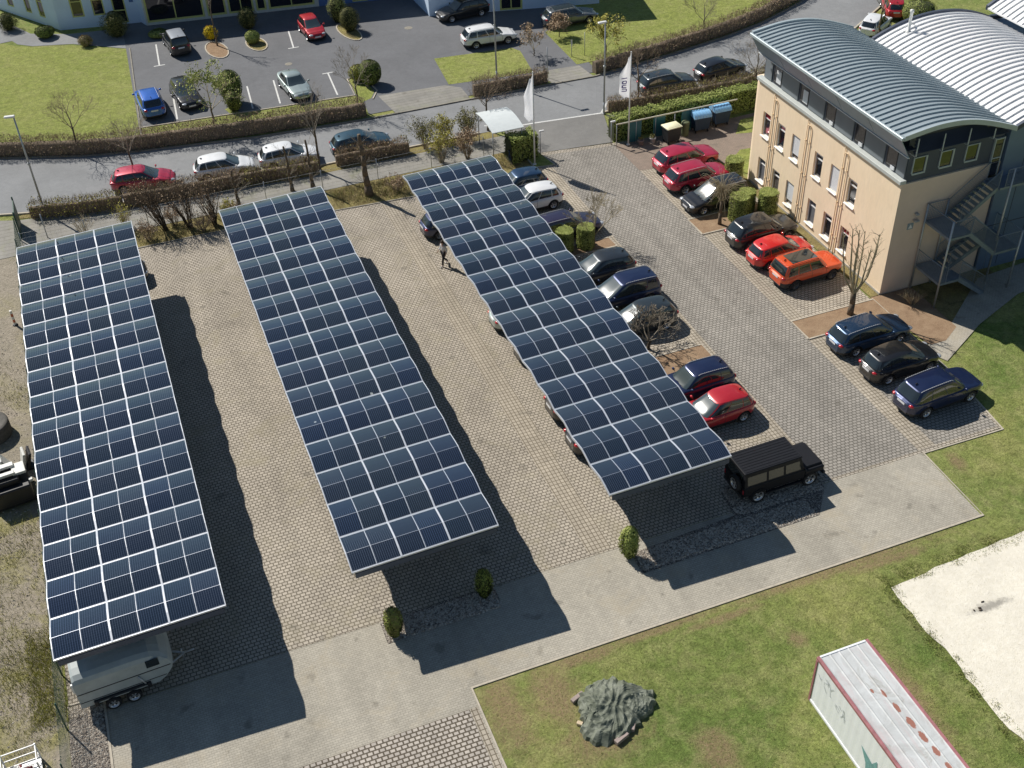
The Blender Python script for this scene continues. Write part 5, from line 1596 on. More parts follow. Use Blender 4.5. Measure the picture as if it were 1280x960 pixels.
# ---- hedges
def leafcard(m, p, rnd, s, mi, nrm=None):
    v = Vector((rnd.gauss(0, 1), rnd.gauss(0, 1), rnd.gauss(0, 1))).normalized()
    if nrm is not None: v = (v*.5+Vector(nrm)).normalized()
    u = v.orthogonal().normalized()
    u = Matrix.Rotation(rnd.uniform(0, 6.28), 3, v) @ u; w_ = v.cross(u)
    m.card(p, u*s, w_*s*.62, mi)
def hedge(name, label, pts, width, h, seed, mode='brown', per=170, group=None, z=.03, cat='hedge', wob=.10):
    rnd = random.Random(seed)
    ox, oy = pts[0]
    t_ = thing(name, label, cat, (ox, oy, z), 0, group)
    core = MB(); lv = MB(); tw = MB()
    cw = width*.5-.13 if mode == 'green' else width*.5-.30
    # dense samples along the polyline
    segs = []
    for (a, b_) in zip(pts, pts[1:]):
        a = Vector(a); b_ = Vector(b_); L = (b_-a).length; d = (b_-a)/L; segs.append((a, d, L))
    # core
    rows = []
    for (a, d, L) in segs:
        n = max(2, int(L/.5)); nn = Vector((-d.y, d.x))
        for i in range(n+1):
            p = a+d*L*i/n-Vector((ox, oy)); k = 1+rnd.uniform(-.12, .12)
            ww = cw*k; hh = (h-.14 if mode == 'green' else h*.72)*(1+rnd.uniform(-.05, .05))
            q0 = p-nn*ww; q1 = p+nn*ww
            rows.append([(q0.x, q0.y, 0), (q0.x, q0.y, hh*.85), ((q0.x*3+p.x)/4, (q0.y*3+p.y)/4, hh), ((q1.x*3+p.x)/4, (q1.y*3+p.y)/4, hh), (q1.x, q1.y, hh*.85), (q1.x, q1.y, 0)])
    core.grid(rows, 0, True)
    core.add(rows[0], [(0, 1, 2, 3, 4, 5)]); core.add(rows[-1], [(5, 4, 3, 2, 1, 0)])
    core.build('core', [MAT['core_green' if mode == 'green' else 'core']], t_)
    for (a, d, L) in segs:
        nn = Vector((-d.y, d.x)); n = int(L*per)
        for i in range(n):
            s_ = rnd.uniform(0, L); 
            big = math.sin((s_+a.x*3)*1.7+seed)*.5+math.sin((s_+a.y)*4.3)*.5
            hh = h*(1+.05*big)*(1 if mode == 'green' else 1+rnd.gauss(0, .05)); ww = width*.5*(1+.12*big)
            f = rnd.random()
            if f < .45:
                u, zz_ = rnd.uniform(-1, 1), 1.0
            elif f < .80:
                u, zz_ = -1 if True else 1, rnd.uniform(.05, 1)
            else:
                u, zz_ = 1, rnd.uniform(.05, 1)
            p2 = a+d*s_+nn*(u*ww+rnd.gauss(0, wob*.5))-Vector((ox, oy))
            p = Vector((p2.x, p2.y, zz_*hh+rnd.gauss(0, wob*.6)))
            if p.z < .02: p.z = .05
            if mode == 'green':
                leafcard(lv, p, rnd, rnd.uniform(.03, .055), 0 if rnd.random() < .7 else 1, (0, 0, 1) if zz_ == 1.0 else (nn.x*u, nn.y*u, 0))
            else:
                # twigs stand up and out
                dirv = Vector((nn.x*u*.35+rnd.gauss(0, .3), nn.y*u*.35+rnd.gauss(0, .3), 1)).normalized()
                ln = rnd.uniform(.15, .42)
                if rnd.random() < .62:
                    side = dirv.orthogonal().normalized(); side = Matrix.Rotation(rnd.uniform(0, 3.14), 3, dirv) @ side
                    wd = rnd.uniform(.006, .014)
                    q = p-dirv*ln*.6; q.z = max(.0, q.z); e_ = p+dirv*ln*.4
                    tw.add([q-side*wd, q+side*wd, e_+side*wd*.3, e_-side*wd*.3], [(0, 1, 2, 3)], rnd.choice((0, 0, 1, 2)))
                else:
                    leafcard(lv, p-Vector((0, 0, .06)), rnd, rnd.uniform(.025, .05), 0 if rnd.random() < .7 else 1)
    pal = {'brown': ['leaf_brown', 'leaf_olive'], 'olive': ['leaf_olive', 'leaf_yellow'], 'yellow': ['leaf_yellow', 'leaf_olive'], 'green': ['leaf_green', 'leaf_lime']}[mode]
    if lv.v: lv.build('foliage', [MAT[q] for q in pal], t_)
    if tw.v: tw.build('twigs', [MAT['hedge_twig'], MAT['hedge_twig_dark'], MAT['twig_pale']], t_)
    return t_
GH = 'clipped brown hedges on both sides of the road'
hedge('hedge', 'long brown beech hedge between the upper lawn and the road, left of the lot entrance', [(-14, 85.8), (-8.7, 83.2), (-3.3, 81.0), (0, 80.15), (8.9, 78.9), (17.2, 78.3)], 1.15, 1.3, 1, 'brown', 480, GH)
hedge('hedge', 'short brown hedge in front of the small lawn with the pole, between the two entrances', [(25.6, 78.0), (31.6, 77.95)], 1.0, 1.15, 2, 'brown', 480, GH)
hedge('hedge', 'brown hedge curving along the upper right lawn', [(35.6, 77.9), (42.9, 79.2), (48.4, 80.4), (52.3, 81.7), (57.6, 84.2), (60.5, 86.3)], 1.15, 1.2, 3, 'brown', 420, GH)
hedge('hedge', 'olive-yellow end of the lower roadside hedge next to the left street lamp', [(-7.0, 73.0), (-3.4, 72.15), (-1.2, 71.95)], .95, 1.05, 4, 'yellow', 460, GH)
hedge('hedge', 'brown roadside hedge in front of the red and white cars', [(-1.1, 71.95), (3.2, 71.65), (6.5, 71.6)], 1.0, 1.1, 5, 'brown', 480, GH)
hedge('hedge', 'olive-brown roadside hedge in front of the second white car', [(6.6, 71.6), (8.9, 71.45), (11.9, 71.2)], 1.0, 1.05, 6, 'olive', 460, GH)
hedge('hedge', 'brown clipped hedge right below the teal-blue car', [(13.2, 71.55), (18.4, 71.3)], .95, 1.05, 7, 'brown', 480, GH)
hedge('hedge', 'thin brown hedge beside the street lamp at the parking entrance', [(33.7, 71.2), (37.0, 70.8)], .95, 1.05, 8, 'brown', 480, GH)
hedge('hedge', 'olive hedge below the grey-black roadside estate car', [(37.1, 70.8), (44.5, 70.5), (48, 71.3)], 1.0, 1.05, 9, 'olive', 460, GH)
hedge('hedge', 'thick green hedge behind the waste bins', [(32.1, 67.2), (44.2, 67.6)], 1.1, 1.65, 10, 'green', 900)
hedge('hedge', 'short dense green hedge block behind the white-roofed shelter', [(24.3, 67.1), (26.3, 67.3)], 1.2, 1.8, 11, 'green', 1300)

# loose shrubs with yellowish shoots
def shrub(label, x, y, h, spread, seed, n=26, leaf='leaf_olive', twig='twig_pale', leaves=3, name='shrub', cat='shrub', group=None, lean=(0, 0), r=.022, thick=False, z=.03):
    rnd = random.Random(seed)
    t_ = thing(name, label, cat, (x, y, z), 0, group)
    m = MB(); lv = MB()
    for i in range(n):
        a = rnd.uniform(0, 2*PI); s_ = rnd.uniform(.1, 1)*spread
        p = Vector((math.cos(a)*spread*.18*rnd.random(), math.sin(a)*spread*.18*rnd.random(), -.02))
        d = Vector((math.cos(a)*s_+lean[0]*h, math.sin(a)*s_+lean[1]*h, h*rnd.uniform(.7, 1.0)))
        tips = []
        grow(m, p, d, d.length*.42, r*rnd.uniform(.7, 1.2), 3, rnd, .38, (1, 3), 0, 0 if rnd.random() < .7 else 1, .005, 2, tips, .62, .12)
        for (tp, td) in tips:
            for q in range(leaves):
                leafcard(lv, tp+Vector((rnd.gauss(0, .08), rnd.gauss(0, .08), rnd.gauss(0, .08))), rnd, rnd.uniform(.02, .045), 0)
    m.build('stems', [MAT[twig], MAT['twig']], t_)
    if lv.v: lv.build('foliage', [MAT[leaf]], t_)
    return t_
GS = 'loose shrubs between the footway and the third carport'
for i, (x, y, h, lf, lab) in enumerate([(19.6, 71.3, 2.6, 'leaf_olive', 'loose greenish shrub directly right of the clipped hedge below the teal-blue car'), (21.2, 71.5, 2.3, 'leaf_yellow', 'yellow-budding shrub, middle of the thicket left of the shelter'),
                                     (22.8, 71.2, 2.4, 'leaf_olive', 'olive shrub closest to the left side of the white-roofed shelter'), (20.0, 68.9, 2.6, 'leaf_yellow', 'tall yellow-green shrub behind the left far corner of the third carport'), (21.9, 68.7, 2.4, 'leaf_brown', 'brown dense shrub behind the middle of the third carport end')]):
    shrub(lab, x, y, h, .95, 40+i, 24, lf, leaves=4, group=GS)
GM = 'bare multi-stemmed shrubs between the first two carports'
for i, (x, y, h, ln, lab) in enumerate([(1.0, 67.6, 4.2, (-.30, .12), 'dark many-stemmed bare shrub leaning left beside the far corner of the first carport'), (2.5, 67.3, 4.0, (-.08, .05), 'dark bare shrub, biggest of the clump between the first two carports'),
                                     (4.0, 67.1, 3.6, (-.12, .06), 'thin bare shrub closest to the far corner of the second carport')]):
    shrub(lab, x, y, h, .9, 60+i, 22, 'leaf_brown', 'bark_dark', leaves=1, group=GM, lean=ln, r=.036)
for i, (x, y, lab) in enumerate([(-3.9, 68.9, 'fine-stemmed bare bush behind the first carport, left one'), (-1.4, 69.0, 'fine-stemmed bare bush behind the first carport, right one with yellow shoots')]):
    shrub(lab, x, y, 1.9, .8, 70+i, 18, 'leaf_yellow', 'twig_pale', leaves=1 if i else 0)
shrub('low bare shrub with fallen twigs at the shaded foot of the gable wall', 39.0, 41.9, 1.1, .8, 80, 22, 'leaf_brown', 'twig_pale', leaves=0, r=.02)
shrub('low yellowish scrub near the far corner of the second carport', 5.0, 67.2, 1.6, .7, 81, 16, 'leaf_yellow', 'twig_pale', leaves=2)
for i, (x, y, lab) in enumerate([(-.2, 66.9, 'low brown twig thicket at the far right corner of the first carport'), (3.2, 66.6, 'low brown twig thicket in the middle between the first two carports'), (5.6, 66.9, 'low brown twig thicket touching the far corner of the second carport'), (16.0, 66.3, 'low straw-coloured twig thicket next to the far left corner of the third carport'), (1.6, 68.1, 'brown twig thicket behind the dark leaning shrubs')]):
    shrub(lab, x, y, 1.3, 1.0, 90+i, 30, 'leaf_brown', 'twig_grey', leaves=1, r=.014)
# thick cut trunks
def stump(label, x, y, h, r, lean, seed, cut=True):
    rnd = random.Random(seed)
    t_ = thing('pollarded_tree', label, 'tree', (x, y, .03))
    m = MB()
    P_ = [Vector((0, 0, -.1))]+[Vector((lean[0]*h*i/6+rnd.gauss(0, .03), lean[1]*h*i/6+rnd.gauss(0, .03), h*i/6)) for i in range(1, 7)]
    m.path(P_, [r*1.7, r*1.15, r, r*.85, r*.75, r*.66, r*.6], 10); m.build('trunk', [MAT['bark']], t_)
    c = MB()
    for k in range(14):
        i = rnd.randint(1, 5); a = rnd.uniform(0, 6.28)
        grow(c, P_[i]-Vector((math.cos(a), math.sin(a), 0))*.03, Vector((math.cos(a), math.sin(a), .8)), rnd.uniform(.3, .6), .015, 2, rnd, .5, (2, 2))
    c.build('crown', [MAT['twig_grey']], t_)
    return t_
stump('thick branchless leaning trunk standing in the yellowed grass between the second and third carports', 14.2, 66.6, 4.4, .20, (-.05, .02), 3)
stump('slim branchless trunk behind the second carport, left of a pair', 9.6, 69.3, 3.3, .10, (-.03, 0), 4)
stump('slim branchless trunk behind the far right corner of the second carport', 11.0, 69.2, 3.5, .11, (-.02, 0), 5)
stump('short dark trunk behind the far left corner of the second carport', 5.9, 68.8, 2.6, .10, (-.02, 0), 6)

# ---- clipped shrubs
def topiary(label, x, y, r, h, seed, shape='cylinder', n=3600, group=None, pal=('leaf_lime', 'leaf_green'), name='clipped_shrub', z=.06, stem=False, loose=0.0):
    rnd = random.Random(seed)
    loose = loose or (.10 if name == 'conifer' or 'leaf_olive' in pal or 'flower_yellow' in pal else .0)
    t_ = thing(name, label, 'conifer' if name == 'conifer' else ('shrub' if loose else 'clipped shrub'), (x, y, z), 0, group)
    core = MB(); zb_ = .25 if shape == 'ball' and stem else 0
    if shape == 'cylinder':
        core.lathe([(r*.86, 0), (r*.92, h*.3), (r*.92, h*.88), (r*.84, h*.94), (0, h*.94)], 20)
    elif shape == 'egg':
        core.lathe([(r*.45, 0), (r*.7, h*.15), (r*.9, h*.45), (r*.88, h*.7), (r*.6, h*.9), (0, h*.96)], 20)
    else:
        k_ = .7 if loose else 1; core.lathe([(r*.4*k_, 0), (r*.8*k_, h*.2), (r*.93*k_, h*.5), (r*.8*k_, h*.8), (r*.4*k_, h*.9), (0, h*.92)], 20)
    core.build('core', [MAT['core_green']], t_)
    m = MB()
    for i in range(n):
        a = rnd.uniform(0, 2*PI)
        wob = 1+.05*math.sin(a*3+seed)+.03*math.sin(a*7)+(rnd.gauss(0, loose)+.22*math.sin(a*5+seed*2+i%3))*(1 if loose else 0)
        if shape == 'cylinder':
            if rnd.random() < .36: rr, zz_, top = r*math.sqrt(rnd.random())*.98, h, 1
            else: rr, zz_, top = r, rnd.uniform(.02, h), 0
        else:
            v = rnd.uniform(-1, 1) if shape == 'ball' else rnd.uniform(-1, 1)
            zz_ = h*.5*(1+v); rr = r*math.sqrt(max(0, 1-abs(v)**2.4)); top = v > .5
            if shape == 'egg': rr *= (1 if v > -.2 else .85+.15*(v+1)/.8)
        p = Vector((math.cos(a)*rr*wob+rnd.gauss(0, .02), math.sin(a)*rr*wob+rnd.gauss(0, .02), max(.02, zz_+rnd.gauss(0, .02))))
        leafcard(m, p, rnd, rnd.uniform(.022, .04), 0 if rnd.random() < .6 else 1, (0, 0, 1) if top and shape == 'cylinder' else (math.cos(a), math.sin(a), 0 if shape == 'cylinder' else (zz_/h-.5)*2))
    m.build('foliage', [MAT[q] for q in pal], t_)
    return t_
GC = 'green shrubs clipped to drums'
topiary('green shrub clipped to a drum, front one of the pair beside the mop-twigged tree', 34.75, 53.95, .62, 1.65, 1, n=5200, group=GC)
topiary('smaller green shrub clipped to a drum, right behind the front one of the pair', 35.75, 54.75, .52, 1.35, 2, n=4200, group=GC)
topiary('green drum-shaped shrub standing alone against the beige wall', 36.75, 53.9, .60, 1.5, 3, n=4800, group=GC)
topiary('green drum-shaped shrub at the nose of the front red car near the building corner', 37.0, 58.6, .58, 1.45, 4, n=4200, group=GC)
topiary('round flat-topped green shrub at the third carport, left one of the pair', 23.35, 55.05, .52, 1.4, 5, n=4800, group=GC)
topiary('round flat-topped green shrub at the third carport, right one next to the pale tree', 24.7, 54.9, .52, 1.4, 6, n=4800, group=GC)
topiary('tall green clipped bush with rounded top on the upper lot, left of the saloon', 8.4, 84.6, .85, 2.6, 7, 'egg', 6500, pal=('leaf_green', 'leaf_dark'))
topiary('round dark green clipped bush at the upper lot entrance', 19.0, 83.4, .85, 1.9, 8, 'ball', 6500, pal=('leaf_green', 'leaf_dark'))
topiary('round green bush on the kidney-shaped bed left of the red small car', 12.1, 95.6, .6, 1.0, 9, 'ball', 3800, pal=('leaf_lime', 'leaf_green'))
topiary('tall grey-green clipped bush right of the red small car', 20.3, 94.6, .7, 2.0, 10, 'egg', 5500, pal=('leaf_olive', 'leaf_dark'))
topiary('loose green bush behind the tall clipped one right of the red small car', 19.9, 97.0, .7, 2.2, 11, 'egg', 3000, pal=('leaf_lime', 'leaf_olive'))
topiary('big grey-green bush below the door of the blue building', 1.6, 102.2, .95, 2.1, 12, 'ball', 6000, pal=('leaf_olive', 'leaf_dark'))
topiary('low dark bush at the left corner of the blue building', -4.2, 104.8, .8, .9, 13, 'ball', 4000, pal=('leaf_green', 'leaf_dark'))
topiary('small greyish bush on the lawn edge in the shadow of the blue building', -1.1, 101.3, .5, .8, 14, 'ball', 3000, pal=('leaf_olive', 'leaf_brown'))
topiary('dark bush against the left end of the blue building', -7.1, 108.0, .8, 1.4, 15, 'ball', 3000, pal=('leaf_olive', 'leaf_dark'))
topiary('grey-green bush by the second glazed bay of the blue building', 12.4, 99.0, .7, 1.8, 16, 'egg', 4000, pal=('leaf_olive', 'leaf_dark'))
topiary('low yellow-green creeper mound beside the black van', 4.9, 100.6, .8, .5, 17, 'ball', 2200, pal=('leaf_lime', 'leaf_green'))
topiary('olive bush beside the tall loose shrub below the white-armed lamp', 18.3, 84.5, .7, 1.2, 18, 'ball', 2600, pal=('leaf_yellow', 'leaf_lime'))
topiary('small olive bush touching the tall clipped bush on the upper lot', 8.3, 83.3, .6, 1.5, 19, 'egg', 2400, pal=('leaf_olive', 'leaf_green'))
topiary('yellow flowering bush in front of the glass front', 9.0, 98.0, .5, 1.1, 20, 'ball', 1500, pal=('flower_yellow', 'flower_yellow'))
topiary('green sunlit bush beyond the hall roofs next to the dark red car', 64.0, 75.5, 1.4, 1.8, 21, 'ball', 4200, pal=('leaf_lime', 'leaf_green'))
# conifers at the carport ends
GF = 'small clipped conifers at the carport ends'
topiary('slim conifer at the front left corner of the third carport', 16.1, 30.85, .34, 1.85, 31, 'egg', 5200, GF, ('leaf_lime', 'leaf_green'), 'conifer')
topiary('slim conifer at the front left corner of the second carport', 5.3, 30.65, .31, 1.7, 32, 'egg', 5200, GF, ('leaf_olive', 'leaf_green'), 'conifer')
topiary('slim dark conifer in the shadow before the second carport', 9.45, 31.2, .30, 1.65, 33, 'egg', 4200, GF, ('leaf_green', 'leaf_dark'), 'conifer')

# grass tufts on the yard and beds (uncountable)
def tufts(name, areas, seed, mats, z=.02, hmin=.05, hmax=.16, w=.012):
    rnd = random.Random(seed); m = MB()
    for (x0, x1, y0, y1, n) in areas:
        cx = [(rnd.uniform(x0, x1), rnd.uniform(y0, y1)) for _ in range(max(3, n//60))]
        for i in range(n):
            c_ = rnd.choice(cx); s_ = min(x1-x0, y1-y0)*.18
            x = c_[0]+rnd.gauss(0, s_); y = c_[1]+rnd.gauss(0, s_)
            if not (x0 < x < x1 and y0 < y < y1): continue
            h = rnd.uniform(hmin, hmax); a = rnd.uniform(0, 6.28)
            dx, dy = math.cos(a)*w, math.sin(a)*w
            lx, ly = rnd.gauss(0, h*.5), rnd.gauss(0, h*.5)
            m.add([(x-dx, y-dy, z), (x+dx, y+dy, z), (x+lx, y+ly, z+h)], [(0, 1, 2)], rnd.randrange(len(mats)))
    o = m.build(name, [MAT[q] for q in mats]); stuff(o); return o
o = tufts('grass', [(-11.5, -7.95, 34, 44, 4500), (-11, -8, 52, 60, 700), (-10.5, -7.95, 30.5, 36, 2500), (-9.2, -7.7, 31.5, 37, 4500)], 5, ['leaf_grass', 'leaf_grass', 'leaf_yellow'], .02, .06, .26)
o = tufts('bed_grass', [(11.8, 17, 65.6, 68.2, 5000), (-7.6, 11, 66.4, 68.2, 5000), (17, 25, 66, 68.3, 4000)], 6, ['leaf_grass', 'leaf_olive', 'leaf_brown'], .03, .06, .25)
o = tufts('sand_edge_grass', [(25.15, 25.95, 15, 25.2, 3500), (25.4, 34, 24.9, 25.9, 3500)], 8, ['leaf_green', 'leaf_olive', 'leaf_grass'], .02, .03, .10, .012)
o = tufts('lawn_grass', [(7.6, 32, 15, 26.9, 70000), (32.3, 48, 26, 38, 30000)], 7, ['leaf_green', 'leaf_lime', 'leaf_grass'], .0, .02, .06, .010)
# ------------------------------------------------------------------ street furniture
def street_lamp(label, x, y, h, head_dir=0, arm=.0, lean=(0, 0)):
    t_ = thing('street_lamp', label, 'street lamp', (x, y, .03), 0)
    m = MB(); m.path([(0, 0, -.03), (0, 0, .9), (lean[0]*h, lean[1]*h, h)], [.075, .07, .045], 10); m.tube((0, 0, 0), (0, 0, .06), .12, .12, 10)
    m.bbox(-.09, .09, -.09, .09, h*.52, h*.52+.14, .02, mtx=None)
    m.build('pole', [MAT['galv']], t_)
    m = MB(); c_, s_ = math.cos(head_dir), math.sin(head_dir)
    mt = Matrix.Translation((lean[0]*h+c_*.22, lean[1]*h+s_*.22, h+.02)) @ Matrix.Rotation(head_dir, 4, 'Z')
    m.bbox(-.30, .34, -.13, .13, -.05, .07, .035, mtx=mt)
    m.build('lamp_head', [MAT['white_metal']], t_)
    return t_
street_lamp('grey street lamp at the left edge beside the lower hedge end', -6.15, 73.15, 6.9, PI*.95)
street_lamp('tall grey street lamp at the right side of the parking entrance', 33.3, 71.05, 6.9, PI)
street_lamp('thin pale pole lamp on the small lawn beyond the road', 28.1, 79.6, 8.2, 0)

t = NT('flag_cloth'); t.base((.85, .86, .90)); t.set(Roughness=.8)
tr = t.n('ShaderNodeBsdfTranslucent'); tr.inputs[0].default_value = (.85, .86, .9, 1)
mx = t.n('ShaderNodeMixShader'); mx.inputs[0].default_value = .5
t.l(t.b.outputs[0], mx.inputs[1]); t.l(tr.outputs[0], mx.inputs[2]); t.l(mx.outputs[0], t.t.nodes['Material Output'].inputs[0])
MAT['flag'] = t.m
def flag(label, x, y, h, blue, seed, z0, z1, wtop, dirx=-1):
    t_ = thing('flagpole', label, 'flagpole', (x, y, .05))
    m = MB(); m.path([(0, 0, 0), (0, 0, h)], [.055, .035], 10); m.tube((0, 0, 0), (0, 0, .08), .13, .12, 10); m.ell((0, 0, h+.04), (.055, .055, .055)); m.build('pole', [MAT['white_metal']], t_)
    rnd = random.Random(seed)
    m = MB(); NY, NX = 26, 10; rows = []
    for j in range(NY+1):
        v = j/NY; z_ = z1-(z1-z0)*v
        ww = wtop*(.22+.78*min(1, v*2.6))*(1 if v < .85 else (1-.5*(v-.85)/.15))
        row = []
        for i in range(NX+1):
            u = i/NX
            row.append((dirx*(.06+ww*u), .10*math.sin(u*6+v*5+seed)*u+.05*math.sin(v*13+u*3)*u, z_-.25*u*(1-v)-.06*math.sin(u*4+v*3)))
        rows.append(row)
    m.grid(rows, 0, True)
    fl = m.build('flag', [MAT['flag']], t_)
    if blue:
        # a column of blue letters down the cloth, laid on its surface
        def P(u, v):
            fi, fj = u*NX, v*NY; i, j = min(NX-1, int(fi)), min(NY-1, int(fj)); a, b_ = fi-i, fj-j
            p = [(rows[j][i][k]*(1-a)+rows[j][i+1][k]*a)*(1-b_)+(rows[j+1][i][k]*(1-a)+rows[j+1][i+1][k]*a)*b_ for k in range(3)]
            return (p[0], p[1]-.012, p[2])
        L = MB()
        def stroke(u0, v0, u1, v1, wu=.06, wv=.012):
            for s_ in range(4):
                a, b_ = s_/4, (s_+1)/4
                ua, va, ub, vb = lerp(u0, u1, a), lerp(v0, v1, a), lerp(u0, u1, b_), lerp(v0, v1, b_)
                if abs(u1-u0)*3 > abs(v1-v0)*3.5:
                    L.add([P(ua, va-wv), P(ub, vb-wv), P(ub, vb+wv), P(ua, va+wv)], [(0, 1, 2, 3)])
                else:
                    L.add([P(ua-wu, va), P(ua+wu, va), P(ub+wu, vb), P(ub-wu, vb)], [(0, 1, 2, 3)])
        # letters rotated 90 degrees, reading upwards: shapes like a, u, o, l
        for vv, ch in ((.50, 'l'), (.60, 'o'), (.70, 'u'), (.80, 'n')):
            if ch == 'l': stroke(.25, vv, .85, vv)
            if ch == 'o':
                stroke(.35, vv-.03, .75, vv-.03); stroke(.35, vv+.03, .75, vv+.03); stroke(.35, vv-.03, .35, vv+.03); stroke(.75, vv-.03, .75, vv+.03)
            if ch == 'u':
                stroke(.35, vv-.03, .75, vv-.03); stroke(.35, vv+.03, .75, vv+.03); stroke(.75, vv-.03, .75, vv+.03)
            if ch == 'n':
                stroke(.35, vv-.03, .75, vv-.03); stroke(.35, vv+.03, .75, vv+.03); stroke(.35, vv-.03, .35, vv+.03)
        L.build('lettering', [simple('flag_violet_print', (.22, .20, .48), .8, var=0)], fl)
    return t_
flag('flagpole with a slack plain white flag, at the far corner of the third carport', 25.75, 65.9, 6.65, False, 2, 3.3, 6.45, .62)
flag('flagpole with a white banner carrying violet-blue letters, in front of the bin hedge', 32.8, 65.85, 6.75, True, 5, 3.55, 6.6, .72)

def pole_sign(label, x, y, h, r=.03, plate=None):
    t_ = thing('sign_post', label, 'post', (x, y, .03))
    m = MB(); m.tube((0, 0, -.03), (0, 0, h), r, r, 8); m.build('pole', [MAT['galv']], t_)
    if plate:
        m = MB(); m.box(-plate[0]/2, plate[0]/2, -.02, .0, h-plate[1], h); m.build('plate', [MAT['white_metal']], t_)
pole_sign('thin grey post at the driveway edge beyond the road', 31.95, 78.6, 2.5)
pole_sign('white-topped short post on the lawn below the grey estate car, left one', 35.25, 81.5, 1.4, .03, (.12, .5))
pole_sign('thin post on the lawn below the grey estate car, right one', 36.3, 81.3, 1.9, .025)
pole_sign('low grey post beside the shelter at the road line', 25.4, 71.3, .9, .05)
# lamp posts by the hedges of the entrance
for (x, y, lab) in ((26.7, 67.2, 'small white-headed path light beside the green hedge block'), (31.75, 66.45, 'small white-headed path light at the end of the bin screen')):
    t_ = thing('path_light', lab, 'path light', (x, y, .04))
    m = MB(); m.tube((0, 0, -.04), (0, 0, 1.7), .035, .035, 8); m.build('pole', [MAT['galv']], t_)
    m = MB(); m.bbox(-.06, .30, -.07, .07, 1.66, 1.76, .02); m.build('lamp_head', [MAT['white_metal']], t_)

# shelter with bicycles
sh = thing('bicycle_shelter', 'small open shelter with a curved white roof behind the third carport', 'shelter', (24.0, 66.7, .03))
m = MB()
rows = []
for j in range(2):
    rows.append([])
nx = 10
A = [(-.85, 3.65, 2.55), (1.35, 3.5, 2.55)]
def shp(u, v): # u across, v front-back
    x = lerp(-.75, 1.55, u); y = lerp(.55, 3.9, v)
    z = 2.05+.42*math.sin(PI*(.18+.62*v))
    return (x, y, z)
m.grid([[shp(i/6, j/10) for i in range(7)] for j in range(11)], 0, True)
m.grid([[(p[0], p[1], p[2]-.05) for p in [shp(i/6, j/10) for i in range(7)]] for j in range(11)], 0, True, flip=True)
edge = [shp(i/6, 0) for i in range(7)]
m.grid([[(p[0], p[1], p[2]-.05) for p in edge], edge], 0, False)
e2 = [shp(0, j/10) for j in range(11)]; m.grid([[(p[0], p[1], p[2]-.05) for p in e2], e2], 0, False, flip=True)
e3 = [shp(1, j/10) for j in range(11)]; m.grid([[(p[0], p[1], p[2]-.05) for p in e3], e3], 0, False)
m.build('roof', [simple('shelter_roof', (.62, .66, .66), .5, var=.05)], sh)
for (u, v) in ((.04, .06), (.96, .06), (.04, .94), (.96, .94)):
    p = shp(u, v); q = MB(); q.tube((p[0], p[1], 0), (p[0], p[1], p[2]-.04), .035, .035, 8); q.build('post', [MAT['galv']], sh)
def bicycle(label, x, y, rz, col):
    b_ = thing('bicycle', label, 'bicycle', (x, y, .04), rz, 'bicycles under the white shelter')
    for wx in (-.52, .52):
        q = MB()
        N = 22
        for i in range(N):
            a0, a1 = 2*PI*i/N, 2*PI*(i+1)/N
            q.tube((wx+.33*math.cos(a0), 0, .34+.33*math.sin(a0)), (wx+.33*math.cos(a1), 0, .34+.33*math.sin(a1)), .017, .017, 5, caps=False)
        for i in range(10):
            a0 = 2*PI*i/10; q.tube((wx, 0, .34), (wx+.32*math.cos(a0), 0, .34+.32*math.sin(a0)), .003, .003, 3, caps=False)
        q.build('wheel', [MAT['tyre']], b_)
    q = MB()
    q.path([(-.52, 0, .34), (-.08, 0, .30), (.38, 0, .78), (-.20, 0, .80), (-.08, 0, .30)], .017, 6); q.tube((-.52, 0, .34), (-.20, 0, .78), .012, .012, 5); q.tube((.52, 0, .34), (.37, 0, .86), .015, .015, 6); q.tube((-.20, 0, .78), (-.23, 0, .93), .013, .013, 5)
    q.build('frame', [simple('bike_'+label.split()[0], col, .35, .3, var=0)], b_)
    q = MB(); q.tube((.36, -.28, .98), (.36, .28, .98), .013, .013, 6); q.tube((.37, 0, .84), (.36, 0, .99), .013, .013, 6); q.build('handlebar', [MAT['galv']], b_)
    q = MB(); q.ell((-.24, 0, .95), (.13, .07, .03)); q.build('saddle', [MAT['trim']], b_)
bicycle('silver bicycle standing under the shelter roof, right one', 25.0, 67.6-.4, PI/2+.1, (.5, .5, .52))
bicycle('blue bicycle standing under the shelter roof, left one', 24.3, 67.5-.4, PI/2-.06, (.05, .12, .3))

# fences
def mesh_fence(label, pts, h, step=2.5, wires=.10, mat='galv', name='mesh_fence', hw=.2, r=.006, prr=.03):
    ox, oy = pts[0]
    f = thing(name, label, 'fence', (ox, oy, .02))
    m = MB(); P_ = []
    for (a, b_) in zip(pts, pts[1:]):
        a = Vector(a+(0,))-Vector((ox, oy, 0)); b_ = Vector(b_+(0,))-Vector((ox, oy, 0)); L = (b_-a).length; n = int(L/wires)
        for i in range(n):
            p = a.lerp(b_, i/n); m.tube(p+Vector((0, 0, .03)), p+Vector((0, 0, h)), r, r, 3, caps=False)
        k = 0
        while k*hw < h:
            m.tube(a+Vector((0, 0, .03+k*hw)), b_+Vector((0, 0, .03+k*hw)), r, r, 3, caps=False); k += 1
        m.tube(a+Vector((0, 0, h)), b_+Vector((0, 0, h)), r*1.6, r*1.6, 4, caps=False)
        q = int(L/step)
        for i in range(q+1): P_.append(a.lerp(b_, i/max(1, q)))
    m.build('wire_mesh', [MAT[mat]], f)
    for p in P_:
        m = MB(); m.tube(p, p+Vector((0, 0, h+.08)), prr, prr, 8); m.build('post', [MAT[mat]], f)
